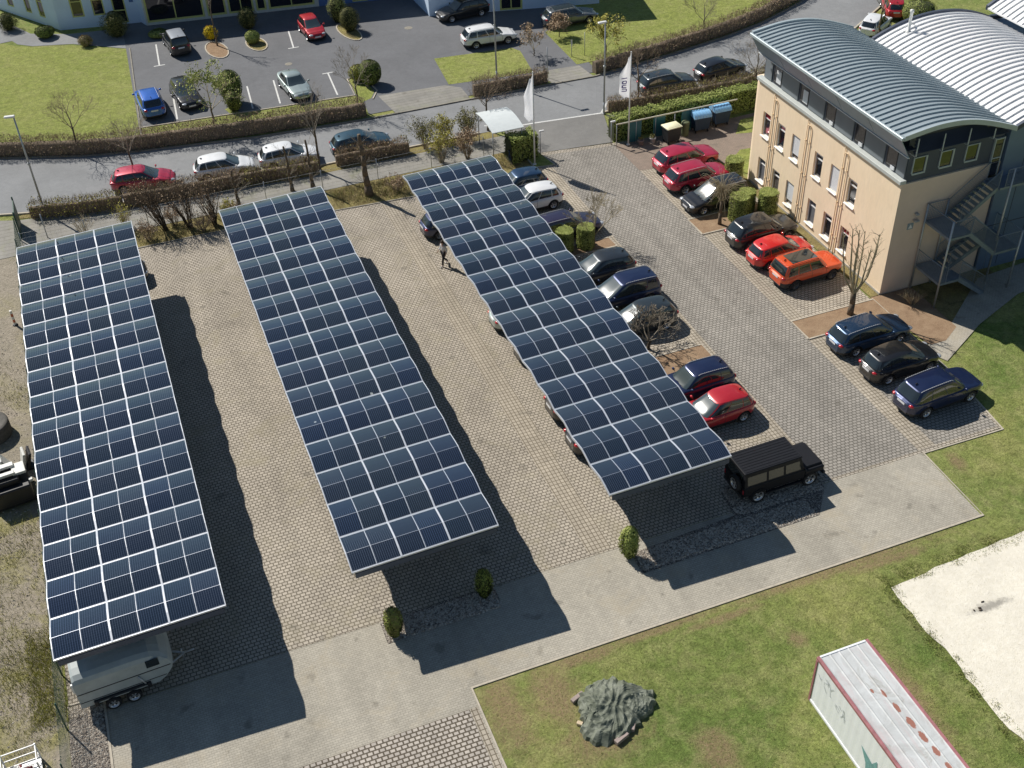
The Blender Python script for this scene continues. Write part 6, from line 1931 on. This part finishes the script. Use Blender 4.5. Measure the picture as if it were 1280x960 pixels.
MAT['fence_green'] = simple('dark_green_wire', (.035, .085, .06), .5, var=.1)
mesh_fence('dark green wire fence along the left side of the first carport', [(-7.83, 20), (-7.83, 70.2)], 1.62, 2.7, .11, 'fence_green', r=.005, prr=.035)
mesh_fence('thin grey wire fence between the scrub beds and the footway', [(-7.6, 68.45), (23, 68.55)], 1.45, 3.6, .30, 'galv', hw=.35, r=.003, prr=.025)
t_ = thing('gate_panel', 'narrow dark green gate panel at the far left corner of the first carport', 'gate', (-7.75, 70.4, .02))
m = MB(); m.box(-.03, .03, 0, 2.1, .05, 1.75); m.build('panel', [MAT['fence_green']], t_)
m = MB(); m.tube((0, 0, 0), (0, 0, 1.95), .05, .05, 8); m.tube((0, 2.1, 0), (0, 2.1, 1.95), .05, .05, 8); m.build('frame', [MAT['fence_green']], t_)
pole_sign('dark thin post right of the green gate panel', -6.2, 69.9, 1.7, .035)

# screen with teal glass panels before the bin hedge
sc_ = thing('privacy_screen', 'open metal frame with teal panels in front of the green bin hedge', 'screen', (31.9, 66.0, .04))
m = MB(); m.box(0, 9.5, -.03, .03, 1.62, 1.70)
m.build('top_rail', [simple('pale_rail', (.55, .52, .42), .6, var=.1)], sc_)
for i in range(6):
    m = MB(); m.tube((.05+i*1.5, 0, 0), (.05+i*1.5, 0, 1.65), .03, .03, 8); m.build('post', [MAT['galv']], sc_)
MAT['teal'] = simple('teal_panel', (.035, .14, .16), .3, var=.06)
for (a, b_) in ((1.05, 1.95), (2.9, 3.8), (5.1, 5.9)):
    m = MB(); m.box(a, b_, -.015, .015, .1, 1.6); m.build('panel', [MAT['teal']], sc_)
# waste bins
def bin4(label, x, y, rz, body, lid, w=1.25, d=1.0, h=1.15, vault=True):
    b_ = thing('waste_container', label, 'waste bin', (x, y, .06), rz)
    m = MB()
    vs = []
    for (zz_, k) in ((.22, .82), (h, 1.)):
        vs += [(-w/2*k, -d/2*k, zz_), (w/2*k, -d/2*k, zz_), (w/2*k, d/2*k, zz_), (-w/2*k, d/2*k, zz_)]
    m.add(vs, [(3, 2, 1, 0), (4, 5, 6, 7), (0, 1, 5, 4), (1, 2, 6, 5), (2, 3, 7, 6), (3, 0, 4, 7)])
    m.bbox(-w/2-.04, w/2+.04, -d/2-.04, d/2+.04, h-.07, h, .02)
    for s in (-1, 1): m.tube((s*(w/2+.02), -.12, h-.2), (s*(w/2+.09), -.12, h-.2), .03, .03, 6)
    m.build('body', [body], b_, sharp=35)
    m = MB()
    if vault:
        rows = []
        for j in range(9):
            a = PI*j/8; rows.append([(-w/2-.03, -math.cos(a)*(d/2+.03), h+.0+math.sin(a)*.36), (w/2+.03, -math.cos(a)*(d/2+.03), h+math.sin(a)*.36)])
        m.grid(rows, 0, True, flip=True)
        for e in (0, 1):
            r_ = [q[e] for q in rows]; m.add(r_, [tuple(range(9)) if e == 0 else tuple(range(9))[::-1]])
        for k in range(5):
            xx = -w/2+.15+k*(w-.3)/4
            pr = [(xx, -math.cos(PI*j/8)*(d/2+.045), h+.01+math.sin(PI*j/8)*.365) for j in range(9)]
            m.path(pr, .016, 5)
    else:
        m.bbox(-w/2-.04, w/2+.04, -d/2-.06, d/2+.04, h+.0, h+.07, .025); m.bbox(-w/2+.1, w/2-.1, -d/2+.08, d/2-.08, h+.06, h+.10, .02)
    m.build('lid', [lid], b_, sharp=50)
    for sx in (-1, 1):
        for sy in (-1, 1):
            m = MB(); m.tube((sx*w*.36-.03, sy*d*.36, .10), (sx*w*.36+.03, sy*d*.36, .10), .10, .10, 12); m.tube((sx*w*.36, sy*d*.36, .1), (sx*w*.36, sy*d*.36, .24), .02, .02, 5); m.build('wheel', [MAT['tyre']], b_)
dkb = simple('bin_dark', (.03, .033, .036), .5, var=.1)
bin4('large black waste container with a light blue rounded lid, left of the blue pair', 38.35, 65.75, -.05, simple('bin_navy', (.025, .045, .08), .5, var=.08), simple('lid_blue', (.26, .52, .80), .42, var=.06))
bin4('large black waste container with a light blue rounded lid, right of the blue pair', 40.1, 66.05, .0, bpy.data.materials['bin_navy'], bpy.data.materials['lid_blue'])
bin4('dark waste container with a flat pale yellow lid before the hedge', 35.7, 65.0, .08, dkb, simple('lid_cream', (.85, .82, .56), .5, var=.06), 1.15, .85, 1.2, False)
t_ = thing('waste_bin', 'small olive-green dustbin between the yellow-lidded and the blue-lidded containers', 'waste bin', (37.05, 65.5, .06))
m = MB(); m.lathe([(.24, 0), (.29, .9), (.31, .9), (.31, .95), (.26, 1.04), (.12, 1.09), (0, 1.10)], 18); m.build('body', [simple('bin_olive', (.12, .14, .07), .6, var=.1)], t_, sharp=40)
m = MB(); m.tube((-.08, 0, 1.1), (.08, 0, 1.1), .02, .02, 6); m.build('handle', [MAT['trim']], t_)
for i, (x, y, col, lab) in enumerate(((33.6, 65.5, (.3, .22, .2), 'small reddish planter among the bins, left one'), (34.5, 65.45, (.55, .52, .5), 'small pale planter among the bins, right one'))):
    t_ = thing('flower_pot', lab, 'plant pot', (x, y, .05))
    m = MB(); m.lathe([(.14, 0), (.2, .32), (.23, .32), (.23, .38), (.19, .38), (.17, .30), (0, .30)], 16); m.build('pot', [simple('pot%d' % i, col, .8, var=.1)], t_)
    m = MB(); rr = random.Random(i)
    for k in range(60): leafcard(m, Vector((rr.gauss(0, .1), rr.gauss(0, .1), .42+rr.random()*.2)), rr, .04, 0)
    m.build('plant', [MAT['leaf_olive']], t_)

# container
ct = thing('storage_container', 'worn white container with a dark red edge and rust patches on its roof', 'container', (20.45, 18.4, 0), 0)
Wc, Lc, Hc = 2.26, 6.3, 2.58
t = NT('container_white')
w_ = t.co(); n1 = t.noise(1.1, 6, .75, w_, .8); n2 = t.noise(2.4, 6, .8, t.mapping(w_, scale=(1, .22, 1)), .5)
c_ = t.mix(t.ramp(n1, [(.5, 0.), (.72, .35)]), (.86, .88, .90), (.66, .70, .70))
c_ = t.mix(t.ramp(n2, [(.55, 0.), (.75, .25)]), c_, (.72, .62, .62))
t.base(c_); t.set(Roughness=.55); MAT['cont'] = t.m
t = NT('container_roof')
w_ = t.co(); n1 = t.noise(.9, 6, .75, w_, .8); n2 = t.noise(1.6, 6, .8, t.mapping(w_, scale=(1, .14, 1)), .6)
c_ = t.mix(t.ramp(n1, [(.4, 0.), (.62, .75)]), (.60, .62, .62), (.44, .45, .44))
c_ = t.mix(t.ramp(n2, [(.5, 0.), (.7, .6)]), c_, (.58, .42, .42))
c_ = t.mix(t.ramp(t.noise(1.3, 6, .75, t.mapping(w_, scale=(1, .5, 1), loc=(4, 1, 0)), .8), [(.56, 0.), (.66, .6)]), c_, (.34, .33, .29))
s_ = t.sep(w_)
# rust patches in a row along the roof
pat = None
for (px_, py_, rx_, ry_) in ((.30, .15, .10, .24), (.38, -.55, .13, .26), (.42, -1.2, .12, .26), (.48, -1.85, .11, .22), (.50, -2.5, .10, .20), (.22, .85, .07, .2), (-.1, 1.1, .06, .12)):
    dx = t.math('DIVIDE', t.math('SUBTRACT', s_[0], px_), rx_); dy = t.math('DIVIDE', t.math('SUBTRACT', s_[1], py_), ry_)
    d_ = t.math('ADD', t.math('MULTIPLY', dx, dx), t.math('MULTIPLY', dy, dy))
    pat = d_ if pat is None else t.math('MINIMUM', pat, d_)
pat = t.math('ADD', pat, t.math('MULTIPLY', t.math('SUBTRACT', t.noise(7, 6, .75, w_), .5), 2.6))
c_ = t.mix(t.ramp(pat, [(.72, 1.), (1.0, 0.)]), c_, (.34, .15, .11))
t.base(c_); t.set(Roughness=.5); MAT['croof'] = t.m
MAT['cred'] = simple('faded_red_steel', (.36, .15, .16), .6, var=.25, scale=4)
m = MB()
x0c, x1c, y0c, y1c = -Wc/2, Wc/2, -Lc/2, Lc/2
# side walls slightly ribbed, faces -x and the rest
def corr(x, s):
    n = 64; rows0 = []; rows1 = []
    for i in range(n+1):
        y = lerp(y0c+.12, y1c-.12, i/n); dx = .003 if (i//2) % 2 else 0
        rows0.append((x-s*dx, y, .16)); rows1.append((x-s*dx, y, Hc-.12))
    m.grid([rows0, rows1], 0, False, flip=(s < 0))
corr(x0c+.03, -1); corr(x1c-.03, 1)
m.box(x0c+.05, x1c-.05, y1c-.06, y1c-.02, .12, Hc-.1); m.box(x0c+.05, x1c-.05, y0c+.02, y0c+.06, .12, Hc-.1)
m.box(x0c+.05, x1c-.05, y0c+.05, y1c-.05, .10, .18)
m.build('walls', [MAT['cont']], ct)
m = MB()
nr = 5; prof = []
for i in range(nr*8+1):
    u = i/(nr*8); x = lerp(x0c+.13, x1c-.13, u); ph = (i % 8); z_ = Hc-.02+(.016 if ph in (0,) else 0)
    prof.append((x, z_))
m.grid([[(x, y0c+.08, z_) for x, z_ in prof], [(x, y1c-.08, z_) for x, z_ in prof]], 0, False)
m.build('roof', [MAT['croof']], ct)
m = MB()
for (a, b_) in ((x0c, x0c+.13), (x1c-.13, x1c)):
    m.bbox(a, b_, y0c, y1c, Hc-.13, Hc+.01, .015, 0)
m.bbox(x0c+.131, x1c-.131, y1c-.09, y1c, Hc-.13, Hc+.005, .01, 1); m.bbox(x0c+.131, x1c-.131, y0c, y0c+.09, Hc-.13, Hc+.005, .01, 1)
m.mi = [mi for mi in m.mi]
m.bbox(x0c, x0c+.12, y1c-.12, y1c, .0, Hc-.131, .015, 0); m.bbox(x1c-.12, x1c, y1c-.12, y1c, 0, Hc-.131, .015, 1); m.bbox(x0c, x0c+.12, y0c, y0c+.12, 0, Hc-.131, .015, 0); m.bbox(x1c-.12, x1c, y0c, y0c+.12, 0, Hc-.131, .015, 1)
m.bbox(x0c+.0, x0c+.10, y0c+.121, y1c-.121, .02, .155, .01, 1); m.bbox(x1c-.10, x1c, y0c+.121, y1c-.121, .02, .155, .01, 1)
m.build('frame', [MAT['cred'], MAT['cont']], ct)
# faded scrawls and a green arrow-like mark on the side
m = MB(); xs_ = x0c+.0155
rr = random.Random(8)
for k in range(26):
    yb, zb_ = (2.35, 1.75) if k < 13 else (1.35, 1.5)
    y = yb+rr.uniform(-.35, .35); z_ = zb_+rr.uniform(-.35, .35); a = rr.uniform(0, 3.1); L_ = rr.uniform(.08, .28)
    dy, dz = math.cos(a)*L_, math.sin(a)*L_; wy, wz = -math.sin(a)*.012, math.cos(a)*.012
    m.add([(xs_, y-wy, z_-wz), (xs_, y+wy, z_+wz), (xs_, y+dy+wy, z_+dz+wz), (xs_, y+dy-wy, z_+dz-wz)], [(0, 1, 2, 3)], 0)
m.add([(xs_, -.05, 1.35), (xs_, -.75, 1.15), (xs_, -.95, 1.55), (xs_, -1.15, .75), (xs_, -.55, .35), (xs_, -.45, .8)], [(0, 5, 4, 3, 1), (1, 3, 2)], 1)
m.build('faded_marks', [simple('grey_scrawl', (.38, .42, .44), .8, var=.1), simple('green_paint_mark', (.18, .36, .36), .7, var=.25, scale=5)], ct)

# tarpaulin heap with boards
t = NT('green_tarp')
w_ = t.co(); c_ = t.ramp(t.noise(1.5, 5, .7, w_, .6), [(.3, (.10, .115, .085)), (.55, (.16, .175, .135)), (.75, (.27, .29, .24))])  # palest ramp tones paint highlights into the cloth colour
t.base(c_); t.set(Roughness=.6, Specular_IOR_Level=.35); t.bump(t.noise(5, 4, .6, w_, 1.2), .4, .04); MAT['tarp'] = t.m
th_ = thing('tarpaulin_heap', 'crumpled dark green tarpaulin over a low heap on the bare soil', 'tarpaulin', (12.15, 23.95, 0))
from mathutils import noise as mn
m = MB(); NR, NA = 24, 74; rows = []
outl = lambda a: (1.42+.12*math.sin(2*a+.6)+.15*math.sin(3*a+2.1)+.07*math.sin(5*a+2)+.035*math.sin(11*a+1)+.03*math.sin(17*a))*(1.04 if math.cos(a) < 0 else 1)
for j in range(NR+1):
    v = j/NR; row = []
    for i in range(NA):
        a = 2*PI*i/NA; r_ = outl(a)*v*(1+.035*math.sin(23*a)*v)
        x, y = r_*math.cos(a)*1.03, r_*math.sin(a)*.98
        base = .30*(1-v**4)+.20*math.exp(-((x+.35)**2*2+(y-.3)**2*2.5))+.14*math.exp(-((x-.6)**2*3+(y-.45)**2*2))
        ux = mn.noise(Vector((x*.9, y*.9, 5)))*1.6; uy = mn.noise(Vector((x*.9, y*.9, 9)))*1.6
        def ridge(t_): 
            t_ = t_-math.floor(t_); return 1-abs(2*t_-1)
        fold = .10*ridge(x*1.7+y*.9+ux)**1.5+.07*ridge(y*2.1-x*.6+uy*1.3)**1.6+.09*ridge(a*2.2+ux*1.1)**2*v
        nz = .045*ridge(x*3.6-y*2.2+uy*2)+.03*mn.noise(Vector((x*6, y*6, 2)))
        row.append((x, y, max(.02+.02*(i % 2)*0, base+fold+nz*(1-v*.5)) if j < NR else .012))
    rows.append(row)
m.grid(rows, 0, False, flip=True, closed_u=True)
m.build('sheet', [MAT['tarp']], th_)
def plank(label, x, y, z, rz, L, wd, h, mat, name='timber_block', cat='wooden block', ry=0):
    o = MB().bbox(-L/2, L/2, -wd/2, wd/2, 0, h, .012).build(name, [mat]); o.location = (x, y, z); o.rotation_euler = (0, ry, rz)
    tag(o, label, cat, 'blocks weighing down the tarpaulin'); return o
wd1 = simple('pale_timber', (.62, .50, .34), .8, var=.15, scale=5, bump=.3); wd2 = simple('greyish_block', (.36, .29, .26), .85, var=.2, scale=5, bump=.3)
plank('pale wooden block at the left edge of the green tarpaulin', 10.78, 23.72, .02, -.75, .55, .16, .12, wd1)
plank('grey-brown block at the upper left edge of the green tarpaulin', 11.05, 24.95, .03, .35, .6, .18, .14, wd2)
plank('dark red-grey block at the lowest point of the tarpaulin edge', 11.85, 22.62, .02, .35, .62, .2, .18, wd2)
plank('small block standing beside the tarpaulin at its lower right', 12.5, 22.95, .02, .95, .45, .16, .16, wd2)
plank('block lying on the tarpaulin fold at its right side', 12.95, 23.55, .12, .75, .55, .18, .16, wd2, ry=.1)
plank('narrow block above the right-hand one on the tarpaulin', 13.0, 24.05, .22, 1.3, .42, .12, .12, wd2, ry=.15)

# bits on the sand
t_ = thing('driftwood_bits', 'dark scraps lying in a shallow scrape in the sand court', 'scraps', (28.6, 22.6, .03))
m = MB(); rr = random.Random(3)
for i in range(4):
    cx_, cy_ = -.7+rr.random()*1.5, rr.gauss(0, .09); m.ell((cx_, cy_-cx_*.12, .02), (rr.uniform(.04, .12), rr.uniform(.03, .06), .025), 7, 5)
m.build('scrap', [MAT['bark_dark']], t_)

# white-topped machine parts & yard things
ye = thing('plant_attachment', 'stack of white and black slatted machine panels on the dirt yard beside the first carport', 'machine parts', (-9.05, 47.6, .01), .15)
MAT['offwhite'] = simple('worn_white_steel', (.70, .70, .66), .5, var=.15, scale=4)
MAT['blacksteel'] = simple('black_steel', (.022, .022, .026), .5, var=.2, scale=4)
def leaned(m, x, y, z, w, d, h, tilt, mi=0):
    mt = Matrix.Translation((x, y, z)) @ Matrix.Rotation(tilt, 4, 'Y')
    m.bbox(-w/2, w/2, -d/2, d/2, 0, h, .02, mi, mtx=mt)
for i, (x, tl, h) in enumerate(((-.55, -.75, .9), (-.30, -.65, 1.0), (.0, -.45, 1.15), (.35, .25, 1.0), (.58, .3, .95))):
    m = MB(); leaned(m, x, 0, .05, .12, .75, h, tl); m.build('slab', [MAT['offwhite'] if i != 4 else MAT['blacksteel']], ye)
m = MB(); m.bbox(-1.0, .9, -.35, .35, .0, .10, .02); m.build('pallet', [MAT['blacksteel']], ye)
yb = thing('construction_machine', 'black compact machine with white bars on top at the left edge', 'machine', (-9.25, 45.7, .01), .12)
m = MB(); m.bbox(-.85, .95, -.95, .75, .25, 1.15, .06); m.bbox(-.75, .55, -.6, .6, 1.15, 1.45, .05); m.build('body', [MAT['blacksteel']], yb)
for (a, b_, c0, d0, z_) in ((-.8, .5, .25, .55, 1.52), (-.9, .45, -.35, -.10, 1.52), (.35, .95, -.30, .50, 1.40), (-1.1, -.75, .45, .75, 1.1), (.95, 1.12, -.7, -.5, 1.1), (-.6, -.35, -.95, -.8, .9)):
    m = MB(); m.bbox(a, b_, c0, d0, z_, z_+.14, .02); m.build('bar', [MAT['offwhite']], yb)
for s in (-1, 1):
    m = MB(); m.bbox(-1.0, 1.05, s*.72-.16, s*.72+.16, .02, .36, .12); m.build('track', [MAT['tyre']], yb)
yd = thing('concrete_ring', 'round shaft ring coloured as if in shade, standing in the dirt yard at the left picture edge', 'concrete ring', (-10.15, 50.9, 0))
m = MB(); m.lathe([(1.05, 0), (1.05, .75), (.99, .80), (.85, .80), (.8, .76), (0, .79)], 36); m.build('ring', [simple('shaft_shade_tone', (.10, .095, .085), .9, var=.3, scale=5)], yd)  # whole ring darkened in colour to stand in for its shaded side
pp = thing('warning_post', 'short red and white striped post standing in the dirt yard', 'post', (-8.55, 60.6, .01))
m = MB()
for i in range(5):
    m.lathe([(.07, i*.2), (.07, i*.2+.2)], 12, i % 2)
m.lathe([(.07, 1.0), (0, 1.02)], 12, 0); m.lathe([(.16, 0), (.14, .05), (.07, .06)], 12, 2)
m.build('post', [simple('post_white', (.75, .74, .7), .5, var=.05), simple('post_orange', (.55, .13, .05), .5, var=.05), MAT['blacksteel']], pp)
# wire-cage pallets
def cage(label, x, y, rz, fill, seed):
    c_ = thing('cage_pallet', label, 'cage pallet', (x, y, .01), rz, 'wire cage pallets in the yard')
    w, d, h = 1.25, .85, .95
    m = MB()
    for sx in (-1, 1):
        for sy in (-1, 1): m.box(sx*w/2-.03, sx*w/2+.03, sy*d/2-.03, sy*d/2+.03, 0, h+.05)
    for z_ in (.15, .55, h):
        for sy in (-1, 1): m.box(-w/2+.03, w/2-.03, sy*d/2-.018, sy*d/2+.018, z_-.02, z_+.02)
        for sx in (-1, 1): m.box(sx*w/2-.018, sx*w/2+.018, -d/2+.03, d/2-.03, z_-.02, z_+.02)
    m.tube((-w/2, -d/2-.02, .2), (0, -d/2-.02, .9), .018, .018, 5); m.tube((w/2, -d/2-.02, .2), (.1, -d/2-.02, .9), .018, .018, 5)
    m.build('frame', [MAT['white_metal']], c_)
    m = MB()
    for i in range(14):
        for sy in (-1, 1): m.tube((-w/2+i*w/13, sy*d/2, .15), (-w/2+i*w/13, sy*d/2, h), .005, .005, 3, caps=False)
    for i in range(10):
        for sx in (-1, 1): m.tube((sx*w/2, -d/2+i*d/9, .15), (sx*w/2, -d/2+i*d/9, h), .005, .005, 3, caps=False)
    m.box(-w/2, w/2, -d/2, d/2, .10, .13); m.build('wire_mesh', [MAT['galv']], c_)
    rr = random.Random(seed)
    for i in range(7):
        o = MB()
        if i % 2: o.tube((-.2, 0, 0), (.2, 0, .03), .07, .07, 14)
        else:
            N = 16
            for q in range(N):
                a0, a1 = 2*PI*q/N, 2*PI*(q+1)/N; o.tube((.14*math.cos(a0), .14*math.sin(a0), 0), (.14*math.cos(a1), .14*math.sin(a1), 0), .02, .02, 5)
        ob_ = o.build('scrap_piece', [fill if i % 2 else MAT['offwhite']])
        tag(ob_, label.replace('wire cage', 'scrap piece in the wire cage')[:60] if False else ('rusty red pipe piece heaped in the cage pallet '+('nearest the fence' if seed == 1 else 'at the picture corner') if i % 2 else 'pale ring lying in the cage pallet '+('nearest the fence' if seed == 1 else 'at the picture corner')), 'scrap', 'scrap pieces in the cage near the fence' if seed == 1 and i % 2 else ('scrap pieces in the corner cage' if i % 2 else ('rings in the cage near the fence' if seed == 1 else 'rings in the corner cage')))
        lx, ly = rr.uniform(-.35, .35), rr.uniform(-.2, .2)
        ob_.location = (x+lx*math.cos(rz)-ly*math.sin(rz), y+lx*math.sin(rz)+ly*math.cos(rz), .20+.07*i); ob_.rotation_euler = (rr.uniform(-.4, .4), rr.uniform(-.3, .3), rr.uniform(0, 3))
rustm = simple('rusty_red', (.16, .035, .035), .7, var=.3, scale=6)
cage('white-framed wire cage pallet with scrap, nearest the green fence', -9.45, 29.75, .05, rustm, 1)
cage('white-framed wire cage pallet with dark red pipes, at the lower left picture corner', -10.85, 29.55, .08, rustm, 2)
# stones on the gravel strip (uncountable)
rr = random.Random(11); m = MB()
def stones(x0, x1, y0, y1, n, z, s0=.03, s1=.075):
    for i in range(n):
        x, y = rr.uniform(x0, x1), rr.uniform(y0, y1); s = rr.uniform(s0, s1)
        vs = []
        for (a, b_, c) in ((-1, 0, 0), (1, 0, 0), (0, -1, 0), (0, 1, 0), (0, 0, 1)):
            vs.append((x+a*s*rr.uniform(.7, 1.2), y+b_*s*rr.uniform(.6, 1.1), z+c*s*rr.uniform(.5, .9)))
        m.add(vs, [(0, 2, 4), (2, 1, 4), (1, 3, 4), (3, 0, 4)], rr.randrange(3))
stones(-7.75, -6.45, 20, 32.0, 5200, .016)
stones(5.0, 9.9, 30.4, 31.5, 2200, .042); stones(16.4, 25.1, 29.9, 31.0, 3600, .042); stones(21.8, 26.3, 31.2, 33.0, 2400, .042)
stones(-11.5, -8, 28, 60, 1200, .01, .02, .07)
o = m.build('pebbles', [simple('pebble_a', (.42, .37, .31), .85, var=.2), simple('pebble_b', (.28, .24, .20), .85, var=.2), simple('pebble_c', (.50, .46, .40), .85, var=.2)]); stuff(o)
# manhole covers / drains on the asphalt
for (x, y, r_, lab) in ((25.0, 93.0, .35, 'round drain cover on the upper lot, far right one'), (13.9, 90.0, .3, 'round drain cover on the upper lot, near the parking marks')):
    o = MB().lathe([(0, .008), (r_*.8, .008), (r_, .0)], 20).build('drain_cover', [MAT['kerb_dark']]); o.location = (x, y, .034); tag(o, lab, 'drain cover')

# ------------------------------------------------------------------ person
def person():
    p = thing('person', 'person in pale top and black trousers walking beside the third carport', 'person', (16.1, 56.5, .04), R(200))
    # joints: x forward, y left
    J = {'pelvis': (0, 0, .93), 'spine': (.02, 0, 1.12), 'chest': (.03, 0, 1.32), 'neck': (.05, 0, 1.48), 'head': (.07, 0, 1.60), 'top': (.075, 0, 1.70),
         'hl': (0, .095, .90), 'kl': (.17, .10, .50), 'al': (.22, .10, .09), 'tl': (.40, .11, .04),
         'hr': (0, -.095, .90), 'kr': (.02, -.10, .49), 'ar': (-.30, -.10, .14), 'tr': (-.16, -.11, .035),
         'sl': (.03, .18, 1.41), 'el': (-.06, .24, 1.14), 'wl': (.04, .25, .92),
         'sr': (.03, -.18, 1.41), 'er': (.04, -.25, 1.14), 'wr': (.25, -.22, 1.0)}
    def skin(name, verts, edges, radii, mats, root=0):
        me = bpy.data.meshes.new(name); me.from_pydata(verts, edges, []); 
        o = bpy.data.objects.new(name, me); COL.objects.link(o)
        o.modifiers.new('skin', 'SKIN'); 
        for v, r_ in zip(me.skin_vertices[0].data, radii): v.radius = r_ if isinstance(r_, tuple) else (r_, r_)
        me.skin_vertices[0].data[root].use_root = True
        s = o.modifiers.new('sub', 'SUBSURF'); s.levels = 2; s.render_levels = 2
        dg = bpy.context.evaluated_depsgraph_get(); em = bpy.data.meshes.new_from_object(o.evaluated_get(dg))
        bpy.data.objects.remove(o)
        for q in mats: em.materials.append(q)
        for f in em.polygons: f.use_smooth = True
        oo = bpy.data.objects.new(name, em); COL.objects.link(oo); oo.parent = p
        return oo
    names = list(J); idx = {n: i for i, n in enumerate(names)}
    E_ = [('pelvis', 'spine'), ('spine', 'chest'), ('chest', 'neck'), ('neck', 'head'), ('head', 'top'), ('pelvis', 'hl'), ('hl', 'kl'), ('kl', 'al'), ('al', 'tl'), ('pelvis', 'hr'), ('hr', 'kr'), ('kr', 'ar'), ('ar', 'tr'),
          ('chest', 'sl'), ('sl', 'el'), ('el', 'wl'), ('chest', 'sr'), ('sr', 'er'), ('er', 'wr')]
    rad = {'pelvis': (.13, .10), 'spine': (.125, .09), 'chest': (.14, .10), 'neck': .052, 'head': (.078, .09), 'top': (.06, .07), 'hl': .085, 'kl': .055, 'al': .037, 'tl': .03, 'hr': .085, 'kr': .055, 'ar': .037, 'tr': .03,
           'sl': .055, 'el': .042, 'wl': .027, 'sr': .055, 'er': .042, 'wr': .027}
    skinm = simple('skin_tone', (.50, .32, .24), .6, var=.03); shirt = simple('pale_shirt', (.62, .62, .64), .85, var=.06); trous = simple('black_trousers', (.015, .015, .02), .8, var=.1); hair = simple('brown_hair', (.05, .03, .018), .7, var=.2)
    body = skin('body', [J[n] for n in names], [(idx[a], idx[b_]) for a, b_ in E_], [rad[n] for n in names], [skinm])
    # clothing: slightly fuller skins over the same joints
    tn = ['pelvis', 'spine', 'chest', 'sl', 'el', 'sr', 'er']; ti = {n: i for i, n in enumerate(tn)}
    fore = lambda a, b_, k: tuple(J[a][q]+(J[b_][q]-J[a][q])*k for q in range(3))
    V = [J[n] for n in tn]+[fore('el', 'wl', .7), fore('er', 'wr', .7), (.035, 0, 1.44)]
    skin('shirt', V, [(0, 1), (1, 2), (2, 3), (3, 4), (4, 7), (2, 5), (5, 6), (6, 8), (2, 9)], [(.15, .12), (.145, .11), (.16, .12), .068, .055, .068, .055, .042, .042, (.075, .065)], [shirt])
    ln = ['pelvis', 'hl', 'kl', 'al', 'hr', 'kr', 'ar']
    V = [J[n] for n in ln]
    skin('trousers', V, [(0, 1), (1, 2), (2, 3), (0, 4), (4, 5), (5, 6)], [(.15, .12), .10, .07, .06, .10, .07, .06], [trous])
    m = MB(); m.ell((.055, 0, 1.665), (.105, .092, .085), 14, 10); m.ell((.02, 0, 1.61), (.075, .086, .10), 12, 8); m.build('hair', [hair], p)
    m = MB(); m.ell((.165, 0, 1.60), (.02, .013, .022), 8, 6); m.build('nose', [skinm], p)
    m = MB()
    for s in (-1, 1): m.ell((.148, s*.032, 1.625), (.010, .013, .008), 8, 6)
    m.build('eyes', [trous], p)
    m = MB()
    for (a, ang) in (('tl', 0), ('tr', .5)):
        c_ = J[a]; m.bbox(-.20, .07, -.045, .045, -.035, .04, .03, mtx=Matrix.Translation((c_[0]-.03, c_[1], c_[2]+.01)) @ Matrix.Rotation(ang, 4, 'Y'))
    m.build('shoes', [MAT['white_metal']], p)
    # hands: palm and five fingers
    for (w_, e_) in (('wl', 'el'), ('wr', 'er')):
        a = Vector(J[w_]); d = (a-Vector(J[e_])).normalized(); sd = Vector((0, 1, 0)) if abs(d.y) < .9 else Vector((1, 0, 0)); pr = d.cross(sd).normalized(); sd = pr.cross(d)
        V = [a-d*.02, a+d*.05]; Ed = [(0, 1)]; Rd = [.024, (.036, .016)]
        for k, L_ in enumerate((.062, .072, .068, .055)):
            o = pr*(-.03+.02*k); b0 = len(V); V += [a+d*.08+o, a+d*(.08+L_*.55)+o+sd*.008, a+d*(.08+L_)+o+sd*.025]; Ed += [(1, b0), (b0, b0+1), (b0+1, b0+2)]; Rd += [.0095, .009, .0075]
        b0 = len(V); V += [a+d*.03-pr*.04, a+d*.065-pr*.06]; Ed += [(0, b0), (b0, b0+1)]; Rd += [.011, .009]
        skin('hand', [tuple(v) for v in V], Ed, Rd, [skinm])
person()
